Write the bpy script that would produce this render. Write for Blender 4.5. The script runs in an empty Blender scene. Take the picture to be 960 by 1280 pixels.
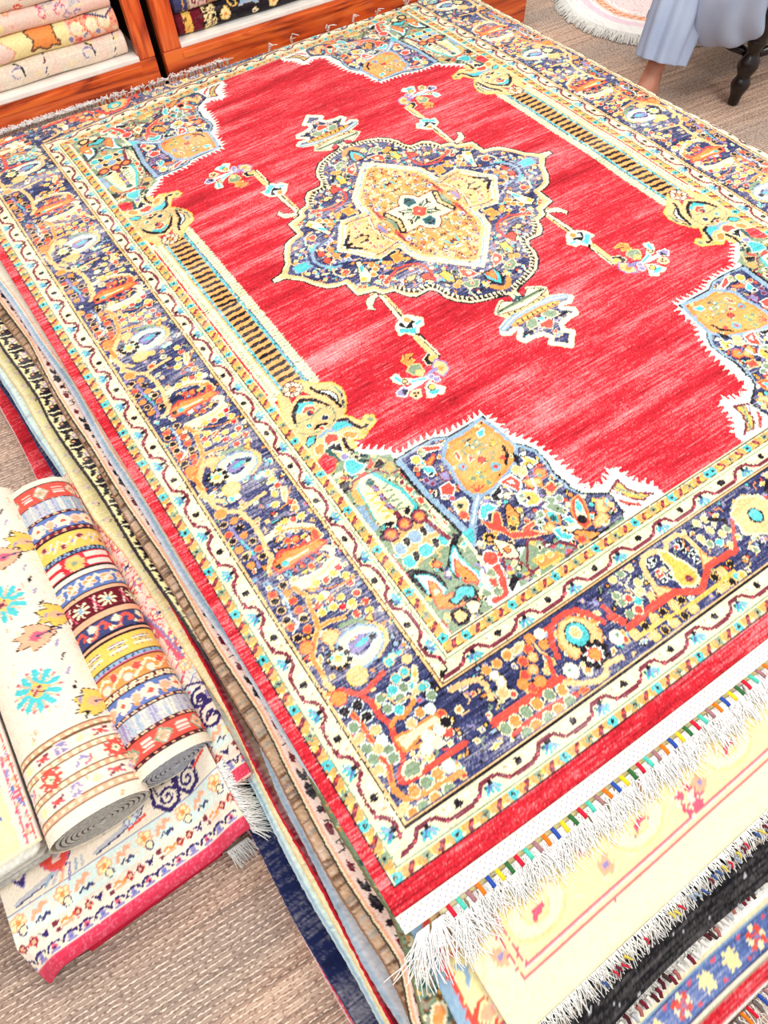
import bpy, bmesh, math, random
import numpy as np
from mathutils import Vector, Matrix

SC = bpy.context.scene
COL = SC.collection

# ---------------------------------------------------------------- camera, world, lamps, exposure
cam_d = bpy.data.cameras.new('camera'); cam = bpy.data.objects.new('camera', cam_d); COL.objects.link(cam)
RGT = Vector((0.826941, -0.561722, -0.025224)); DWN = Vector((-0.487944, -0.694589, -0.528637)); FWD = Vector((0.279426, 0.449459, -0.848473))
m3 = Matrix((RGT, -DWN, -FWD)).transposed()
cam.matrix_world = Matrix.Translation((-0.891959, -1.192392, 1.253814)) @ m3.to_4x4()
cam_d.sensor_fit = 'VERTICAL'; cam_d.sensor_height = 24.0; cam_d.lens = 24.0*805.246/1280
cam_d.clip_start = .05
SC.camera = cam

W = bpy.data.worlds.new('showroom_daylight'); SC.world = W; W.use_nodes = True
W.node_tree.nodes['Background'].inputs[0].default_value = (1.0, .985, .96, 1)
W.node_tree.nodes['Background'].inputs[1].default_value = .80
def lamp(name, loc, size, power, target, col=(1, .97, .92), sy=None):
    d = bpy.data.lights.new(name, 'AREA'); d.energy = power; d.color = col; d.shape = 'RECTANGLE'; d.size = size; d.size_y = sy or size
    o = bpy.data.objects.new(name, d); COL.objects.link(o); o.location = loc
    o.rotation_euler = (Vector(target)-Vector(loc)).to_track_quat('-Z', 'Y').to_euler()
    return o
lamp('ceiling_and_fill_lamp', (.9, -1.3, 2.9), 1.2, 62, (.2, -.6, 0))
lamp('ceiling_and_fill_lamp', (-.6, 1.2, 2.9), 1.2, 40, (-.5, .9, 0))
lamp('ceiling_and_fill_lamp', (-2.6, -1.6, 2.9), 1.2, 36, (-1.6, -1.0, 0))
lamp('ceiling_and_fill_lamp', (2.1, 1.3, 2.9), 1.2, 34, (1.8, .9, 0))  # unseen fill lamp, added to brighten the white round rug and right background
SC.view_settings.view_transform = 'Standard'; SC.view_settings.look = 'None'
SC.view_settings.exposure = -0.08; SC.view_settings.gamma = 1.0; SC.view_settings.use_curve_mapping = False

H = .27            # height of the big rug's face above the floor
RND = random.Random(11)
# ---------------------------------------------------------------- rug painting: knot colours worked out on a grid of knots
PAL = dict(r=(214,40,54), R=(226,48,66), o=(242,150,78), O=(247,168,96), p=(245,198,138), y=(240,194,92), c=(248,234,192), w=(226,240,228),
           n=(64,69,114), k=(34,28,36), g=(136,158,128), t=(84,196,200), b=(146,176,200), m=(128,52,70), q=(232,84,70), l=(150,138,186), d=(40,92,92),
           W=(250,248,240), G=(190,190,196), I=(250,214,200), P=(224,96,120), B=(96,120,180), V=(58,44,104), S=(214,232,226), T=(196,160,128), Z=(120,86,60), X=(20,20,24), Y=(250,232,170), D=(26,34,74), H=(168,150,130), M=(110,24,40), A=(248,176,140), E=(232,222,200), u=(238,225,206), J=(238,206,150), C=(216,58,86))
def lin(c):
    c = np.asarray(c, float)/255.0
    return np.where(c <= .04045, c/12.92, ((c+.055)/1.055)**2.4)
KEYS = list(PAL)
LUT = np.array([lin(PAL[k]) for k in KEYS])
KI = {k: i for i, k in enumerate(KEYS)}

class Knots:
    """colour index per knot over x0..x1, y0..y1 (cm)"""
    def __init__(s, x0, x1, y0, y1, res=.3, base='r'):
        s.x0, s.y0, s.res = x0, y0, res
        s.w = int(round((x1-x0)/res)); s.h = int(round((y1-y0)/res))
        s.a = np.full((s.h, s.w), KI[base], np.uint8)
        s.clip = None
    def win(s, xa, xb, ya, yb):
        i0 = max(0, int((xa-s.x0)/s.res)-1); i1 = min(s.w, int((xb-s.x0)/s.res)+2)
        j0 = max(0, int((ya-s.y0)/s.res)-1); j1 = min(s.h, int((yb-s.y0)/s.res)+2)
        if i1 <= i0 or j1 <= j0: return None
        X = s.x0+(np.arange(i0, i1)+.5)*s.res; Y = s.y0+(np.arange(j0, j1)+.5)*s.res
        return slice(j0, j1), slice(i0, i1), X[None, :], Y[:, None]
    def put(s, js, is_, m, col):
        if s.clip is not None: m = m & s.clip[js, is_]
        s.a[js, is_][m] = KI[col]
    def rect(s, xa, xb, ya, yb, col):
        q = s.win(xa, xb, ya, yb)
        if q: s.put(q[0], q[1], (q[2] >= xa) & (q[2] < xb) & (q[3] >= ya) & (q[3] < yb), col)
    def poly(s, pts, col, oc=None, ow=.35):
        P = np.asarray(pts, float)
        if oc: s.line(np.vstack([P, P[:1]]), oc, ow*2)
        q = s.win(P[:, 0].min(), P[:, 0].max(), P[:, 1].min(), P[:, 1].max())
        if not q: return
        js, is_, X, Y = q
        m = np.zeros((Y.shape[0], X.shape[1]), bool)
        for (xa, ya), (xb, yb) in zip(P, np.roll(P, -1, 0)):
            if ya == yb: continue
            m ^= ((ya > Y) != (yb > Y)) & (X < (xb-xa)*(Y-ya)/(yb-ya)+xa)
        s.put(js, is_, m, col)
    def line(s, pts, col, w):
        w = max(w, s.res*1.05)/2
        for (xa, ya), (xb, yb) in zip(pts[:-1], pts[1:]):
            q = s.win(min(xa, xb)-w, max(xa, xb)+w, min(ya, yb)-w, max(ya, yb)+w)
            if not q: continue
            js, is_, X, Y = q
            dx, dy = xb-xa, yb-ya; L = dx*dx+dy*dy+1e-9
            t = np.clip(((X-xa)*dx+(Y-ya)*dy)/L, 0, 1)
            s.put(js, is_, (X-xa-t*dx)**2+(Y-ya-t*dy)**2 <= w*w, col)
    def disc(s, x, y, r, col, oc=None, ow=.4):
        if oc: s.disc(x, y, r+ow, oc)
        q = s.win(x-r, x+r, y-r, y+r)
        if q: s.put(q[0], q[1], (q[2]-x)**2+(q[3]-y)**2 <= r*r, col)
    def ell(s, x, y, rx, ry, col, oc=None, ow=.4):
        if oc: s.ell(x, y, rx+ow, ry+ow, oc)
        q = s.win(x-rx, x+rx, y-ry, y+ry)
        if q: s.put(q[0], q[1], ((q[2]-x)/rx)**2+((q[3]-y)/ry)**2 <= 1, col)
    def teeth(s, pts, col, h, pitch, oc=None):
        acc = 0.
        for (xa, ya), (xb, yb) in zip(pts[:-1], pts[1:]):
            L = math.hypot(xb-xa, yb-ya)
            if L < 1e-6: continue
            dx, dy = (xb-xa)/L, (yb-ya)/L
            while acc < L:
                x, y = xa+dx*acc, ya+dy*acc
                n = (dy, -dx); b = pitch*.36
                s.poly([(x-dx*b-n[0]*.3, y-dy*b-n[1]*.3), (x+dx*b-n[0]*.3, y+dy*b-n[1]*.3), (x+n[0]*h+dx*b, y+n[1]*h+dy*b)], col, oc, .2)
                acc += pitch
            acc -= L
    def flower(s, x, y, r, pet, cen, oc=None, n=5, ph=0.):
        for k in range(n):
            a = ph+k*2*math.pi/n
            s.disc(x+r*.62*math.cos(a), y+r*.62*math.sin(a), r*.42, pet, oc, .25)
        s.disc(x, y, r*.34, cen)
    def items(s, items, dx=0, dy=0, ds=.8, ls=1.):
        for k, w, oc, a in items:
            kind, col = k[0], k[1]
            pts = [(a[i]+dx, a[i+1]+dy) for i in range(0, len(a), 2)]
            if kind == 'P': s.poly(pts, col, oc or None, w)
            elif kind == 'L': s.line(pts, col, w*ls)
            elif kind == 'D':
                for x, y in pts: s.disc(x, y, w*ds, col, oc or None, .3*ds+.04)
            elif kind == 'T':
                out = oc.endswith('o'); p = float(oc.rstrip('o'))
                s.teeth(pts, col, w if not out else -w, p)

def clutter(K, on, n, rnd, cols='pcoqyg', box=None, size=1.):
    """small outlined blossoms, leaves and tendrils scattered over one ground colour"""
    k = KI[on]; old = K.clip; base = (K.a == k); K.clip = base if old is None else (base & old)
    J, I = np.where(K.clip)
    if len(J) == 0: K.clip = old; return
    for t in range(n):
        q = rnd.randrange(len(J)); x = K.x0+I[q]*K.res; y = K.y0+J[q]*K.res
        if box and not (box[0] <= x <= box[1] and box[2] <= y <= box[3]): continue
        c = rnd.choice(cols); a = rnd.uniform(0, 6.28); L = size*rnd.uniform(.8, 1.9); r_ = rnd.random()
        if r_ < .35: K.disc(x, y, .5*size, c, rnd.choice('ckpl'), .28)
        elif r_ < .6: K.line([(x, y), (x+L*math.cos(a), y+L*math.sin(a)), (x+L*1.7*math.cos(a+.7), y+L*1.7*math.sin(a+.7))], c, .36)
        elif r_ < .85:
            p = [(x+L*math.cos(a), y+L*math.sin(a)), (x-.45*math.sin(a), y+.45*math.cos(a)), (x-.5*L*math.cos(a), y-.5*L*math.sin(a)), (x+.45*math.sin(a), y-.45*math.cos(a))]
            K.poly(p, c, rnd.choice('ckc'), .22)
        else: K.disc(x, y, .33, 'k')
    K.clip = old
def paint_big_rug(DES):
    D = dict(DES)
    rs = .3
    rnd = random.Random(5)
    # a quarter of the field (U outward, V towards an end), repeated four times
    F = Knots(0, 82.2, 0, 123.6, rs, 'r')
    F.items(D['spandrel'])
    # pillar strip along the long side
    F.rect(67.6, 81.6, 0, 43, 'c'); F.rect(70.4, 78.4, 0, 43, 't')
    v = 0.
    while v < 43:
        F.poly([(67.2, v+.2), (67.8, v+.9), (70.2, v+.7), (70.2, v)], 'c'); F.line([(67.6, v), (70.0, v-.3)], 'g', .3); v += 1.3
    F.rect(71.4, 77.4, 0, 43, 'O')
    v = .9
    while v < 42.4:
        F.line([(71.9, v-.2), (73.4, v+.25), (75.0, v-.1), (76.8, v+.3)], 'k', 1.2); F.disc(73.0, v+.1, .8, 'k'); F.disc(75.8, v+.1, .8, 'k'); v += 2.75
    v = .4
    while v < 42:
        for u_ in (70.9, 77.9): F.disc(u_+rnd.uniform(-.2, .2), v, .33, rnd.choice('bbdcl'))
        F.line([(80.9, v), (80.2, v+.6)], 'g', .35); F.line([(79.0, v), (78.6, v+.5)], 'y', .3); v += 1.1
    F.rect(81.6, 82.4, 40, 124, 'c'); F.rect(0, 82.4, 123.2, 123.9, 'c')
    F.line([(70.4, 0), (70.4, 43)], 'n', .3); F.line([(78.5, 0), (78.5, 43)], 'o', .35)
    F.items(D['palmette']); 
    M = Knots(0, 61.2, 0, 78.9, rs, 'r'); M.a[:] = 255
    for g_ in ('candelabra', 'medallion', 'pendant'): M.items(D[g_], 0, 1.0)
    clutter(M, 'n', 190, rnd, 'pcoqbtlo'); clutter(M, 'O', 110, rnd, 'gmcoyw', None, .7); clutter(M, 'p', 60, rnd, 'ogmc', (0, 40, 0, 50), .6)
    clutter(F, 'n', 150, rnd, 'pcoqgtly'); clutter(F, 'g', 150, rnd, 'pcyqktd'); clutter(F, 'o', 20, rnd, 'cyg', None, .6)
    K = Knots(-122, 122, -160.2, 160.2, rs, 'r')
    cx, cy = K.w//2, K.h//2
    fw, fh = F.w, F.h
    def mirror4():
        K.a[cy:cy+fh, cx:cx+fw] = F.a; K.a[cy-fh:cy, cx:cx+fw] = F.a[::-1]
        K.a[cy:cy+fh, cx-fw:cx] = F.a[:, ::-1]; K.a[cy-fh:cy, cx-fw:cx] = F.a[::-1, ::-1]
        full = np.vstack([np.hstack([M.a[::-1, ::-1], M.a[::-1]]), np.hstack([M.a[:, ::-1], M.a])])
        hh, ww = full.shape; y_ = cy-hh//2-3; x_ = cx-ww//2; sub = K.a[y_:y_+hh, x_:x_+ww]; m_ = full != 255; sub[m_] = full[m_]
    # ---- borders: half canvas in U>0 (left side of the rug), whole length
    Hh = Knots(0, 122, -160.2, 160.2, rs, 'r')
    Hh.rect(0, 118.3, -156.3, 156.3, 'k'); Hh.rect(0, 118, -156, 156, 'c'); Hh.rect(0, 117.6, -155.4, 155.4, 'y')
    Hh.rect(0, 116.4, -154.3, 154.3, 'c'); Hh.rect(0, 116.1, -153.9, 153.9, 'g'); Hh.rect(0, 115.8, -153.5, 153.5, 'c')
    Hh.rect(0, 111.6, -149.8, 149.8, 'c'); Hh.rect(0, 111.2, -149.3, 149.3, 'k'); Hh.rect(0, 110.9, -148.9, 148.9, 'p'); Hh.rect(0, 110.4, -148.4, 148.4, 'n')
    Hh.rect(0, 90.5, -131.8, 131.8, 'k'); Hh.rect(0, 90.2, -131.5, 131.5, 'p'); Hh.rect(0, 89.7, -131.0, 131.0, 'Z'); Hh.rect(0, 89.5, -130.8, 130.8, 'c')
    Hh.rect(0, 85.8, -127.2, 127.2, 'g'); Hh.rect(0, 85.5, -126.9, 126.9, 'c'); Hh.rect(0, 84.9, -126.4, 126.4, 'k'); Hh.rect(0, 84.6, -126.1, 126.1, 'y')
    Hh.rect(0, 82.6, -124.3, 124.3, 'c'); Hh.rect(0, 82.3, -123.9, 123.9, 'k')
    inner = (90.6, 131.9); outer = (110.3, 148.3)
    yy = Hh.y0+(np.arange(Hh.h)+.5)*rs; xx = Hh.x0+(np.arange(Hh.w)+.5)*rs
    XX, YY = np.meshgrid(xx, yy)
    inband = ((XX > inner[0]) | (abs(YY) > inner[1])) & (XX < outer[0]) & (abs(YY) < outer[1])
    Hh.clip = inband
    # small filler blossoms over the navy
    for i in range(1500):
        x = rnd.uniform(0, 110); y = rnd.uniform(-148, 148)
        if x < 90 and abs(y) < 131: continue
        c_ = rnd.choice('ppyogqlwt')
        if rnd.random() < .45: Hh.disc(x, y, rnd.uniform(.5, .8), c_, rnd.choice('ccp'))
        elif rnd.random() < .5: Hh.line([(x, y), (x+rnd.uniform(-2, 2), y+rnd.uniform(-2, 2))], rnd.choice('pgkl'), .35)
        else: Hh.disc(x, y, .45, rnd.choice('kkbo'))
    side = inband & (XX > inner[0]) & (abs(YY) < 134)
    Hh.clip = side
    for k in (-5, -4, -3, -2, -1, 0):
        Hh.items(D['tileB'], 0, 58.2*k, .62, .8)
    for k in (-5, -4, -3, -2, -1, 0):
        Hh.items(D['tileA'], 0, 58.2*k-.3, .66, .85)
    Hh.clip = inband & (abs(YY) > 131)
    Hh.items(D['nearA'], 0, 0, .72, .85); Hh.items(D['nearB'], 0, 0, .68, .85)
    Hh.items([(k, w, oc, [(-a_ if i % 2 == 0 else a_) for i, a_ in enumerate(a)]) for k, w, oc, a in D['nearB']], 0, 0, .68, .85)
    # centre filling at u=0
    for s_ in (1,):
        Hh.line([(0, 138), (6, 137), (12, 143), (20, 142)], 'q', .9); Hh.poly([(0, 134), (5, 136), (6, 141), (0, 144)], 'p', 'c', .5); Hh.disc(0, 139, 1.6, 't', 'k')
    Hh.clip = inband & (YY > 120) & ((XX > 84) | (YY > 131))
    Hh.items(D['corner'], 0, 0, .68, .85)
    # far end repeats the near end, mirrored
    m = (yy > 122)
    jj = np.where(m)[0]
    far = Hh.h-1-jj
    sel = (YY[jj] > 131.2) | (XX[jj] > 90)
    blk = Hh.a[jj].copy(); cur = Hh.a[far].copy(); cur[sel] = blk[sel]; Hh.a[far] = cur
    Hh.clip = None
    Hh.clip = inband; clutter(Hh, 'n', 800, rnd, 'pooqgtlybp', None, .75); Hh.clip = None
    # ---- guard stripes: a wave with blue leaves and dark blossoms
    def guard(tr, smax, s0, per, mid, wave_first, sgn, lo=-999):
        n0 = int((lo-s0)//per)-1
        k = n0
        while True:
            s_ = s0+per*k; k += 1
            if s_ > smax: break
            if s_ < lo-per: continue
            pts = [(-.5, .95), (-.28, -1.0+.2), (-.2, -1.1), (.12, -1.15+.1), (.22, .75), (.33, 1.1), (.5, 1.05), (.62, .95)]
            # dot side is at inner side (-), the wave runs outside it there
            w = [tr(s_+a*per, mid+sgn*b) for a, b in [(-.36, 1.05), (-.18, 1.15), (.0, 1.2), (.14, 1.05), (.28, -1.0), (.42, -1.2), (.52, -1.1), (.64, 1.05)]]
            w = [tr(s_+a*per, mid+sgn*b) for a, b in [(-.38, -.9), (-.28, .6), (-.16, 1.05), (.10, 1.1), (.24, .9), (.34, -.7), (.46, -1.15), (.62, -.9)]]
            Hh.line(w, 'm', .8)
            for q_ in w[1::3]: Hh.disc(q_[0], q_[1], .3, 'P')
            x, y = tr(s_, mid-sgn*.55)
            Hh.disc(x, y, .8, 'k'); Hh.disc(*tr(s_-.16*per, mid-sgn*.9), .5, 'S'); Hh.disc(*tr(s_+.15*per, mid-sgn*.75), .5, 'S'); Hh.disc(*tr(s_+.2*per, mid-sgn*1.0), .3, 'A')
            b0 = tr(s_+.50*per, mid-sgn*.35)
            for a, b in [(.40, 1.4), (.46, 1.9), (.54, 2.0), (.62, 1.6), (.60, .7)]:
                Hh.line([b0, tr(s_+a*per, mid+sgn*b*.85)], 't', .6)
            Hh.line([b0, tr(s_+.44*per, mid+sgn*1.2)], 'b', .7); Hh.line([b0, tr(s_+.58*per, mid+sgn*1.0)], 'B', .6)
            Hh.disc(b0[0], b0[1], .55, 'k'); Hh.disc(*tr(s_+.60*per, mid+sgn*.1), .35, 'd')
    def clipband(a, b, av, bv, side_):
        inb = ((XX > a) | (abs(YY) > av)) & (XX < b) & (abs(YY) < bv)
        diag = (XX-a) > (abs(YY)-av)          # mitre
        return inb & (diag if side_ else ~diag)
    L_ = lambda s_, t: (t, s_); N_ = lambda s_, t: (s_, t)
    for sg in (1, -1):
        Ns = lambda s_, t, sg=sg: (s_, sg*t)
        Hh.clip = clipband(111.7, 115.8, 149.9, 153.4, False) & (YY*sg > 0); guard(Ns, 122, .2, 14.35, 151.4, True, 1, -5)
        Hh.clip = clipband(85.9, 89.4, 127.3, 130.8, False) & (YY*sg > 0); guard(Ns, 95, .4, 14.5, 129.0, True, -1 if False else 1, -5)
    Hh.clip = clipband(111.7, 115.8, 149.9, 153.4, True); guard(L_, 152, 11.7, 13.0, 113.5, True, 1, -152)
    Hh.clip = clipband(85.9, 89.4, 127.3, 130.8, True); guard(L_, 131, -.7, 13.0, 87.7, True, -1, -131)
    # yellow stripes with little flowers
    def yst(tr, lo, hi, mid, hw):
        s_ = lo; k = 0
        while s_ < hi:
            Hh.rect
            x, y = tr(s_, mid)
            Hh.disc(*tr(s_+.8, mid+.1), 1.2, 'O')
            if k % 4 == 0: Hh.flower(x, y, 1.2, 't', 'k', None, 5, k)
            elif k % 4 == 2: Hh.flower(x, y, 1.0, 'g', 'k', None, 4, k)
            else:
                Hh.line([tr(s_-.5, mid-.55), tr(s_+.5, mid+.55)], 'm', .9); Hh.disc(x, y, .3, 'q')
            Hh.disc(*tr(s_+1.6, mid+(.5 if k % 2 else -.5)), .4, 'O')
            s_ += 3.25; k += 1
    for sg in (1, -1):
        Ns = lambda s_, t, sg=sg: (s_, sg*t)
        Hh.clip = clipband(116.5, 117.6, 154.4, 155.4, False) & (YY*sg > 0); Hh.clip = ((abs(YY) > 154.4) & (abs(YY) < 155.6) & (XX < 117.6))
        Hh.clip = (abs(YY) > 154.1) & (abs(YY) < 156.0) & (XX < 117.6); yst(Ns, 0, 118, 155.0, 1)
        Hh.clip = (abs(YY) > 124.0) & (abs(YY) < 126.2) & (XX < 84.4); yst(Ns, 1, 84, 125.1, 1)
    Hh.clip = (XX > 116.2) & (XX < 118) & (abs(YY) < 154); yst(L_, -154, 154, 117.0, 1)
    Hh.clip = (XX > 82.3) & (XX < 84.7) & (abs(YY) < 124); yst(L_, -124, 124, 83.5, 1)
    Hh.clip = None
    K.a[:, cx:cx+Hh.w] = Hh.a[:, :K.w-cx]; K.a[:, :cx] = Hh.a[:, ::-1][:, -cx:]
    mirror4()
    return K

def wool(K, seed, streak=.5, jit=.6, knot=.10, abrash={}):
    """indices -> linear colours with hand-knotted irregularity: wandering knots, wool lots, weft streaks"""
    r = np.random.default_rng(seed)
    h, w = K.a.shape
    jj, ii = np.meshgrid(np.arange(h), np.arange(w), indexing='ij')
    if jit:
        jj = np.clip(np.rint(jj+r.normal(0, jit*.45, (h, w))), 0, h-1).astype(int)
        ii = np.clip(np.rint(ii+r.normal(0, jit, (h, w))), 0, w-1).astype(int)
    idx = K.a[jj, ii]
    col = LUT[idx]
    # weft streaks: run along x
    def smooth(n, kx, ky):
        z = r.normal(0, 1, (h//ky+3, w//kx+3))
        fy = np.arange(h)/ky; fx = np.arange(w)/kx
        y0 = fy.astype(int); x0 = fx.astype(int); ty = (fy-y0)[:, None]; tx = (fx-x0)[None, :]
        off = r.integers(0, 1)
        a = z[y0][:, x0]*(1-ty)+z[y0+1][:, x0]*ty; b = z[y0][:, x0+1]*(1-ty)+z[y0+1][:, x0+1]*ty
        return a*(1-tx)+b*tx
    s1 = smooth(0, 26, 1)*.75+smooth(0, 9, 1)*.5; s2 = smooth(0, 120, 10)*.8+smooth(0, 60, 22)*.6
    s = s1*.6+s2*.55+r.normal(0, .35, (h, w))
    amp = np.full(LUT.shape[0], .35*streak)
    for k_, v_ in abrash.items(): amp[KI[k_]] = v_
    A = amp[idx]*s
    lightc = np.where(A[..., None] > 0, col+(1-col)*np.clip(A, 0, 1)[..., None]*np.array([.55, .5, .5]), col*(1+np.clip(A, -.8, 0))[..., None])
    lightc *= 1+r.normal(0, knot, (h, w, 1))
    return np.clip(lightc, .004, .93)
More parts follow.
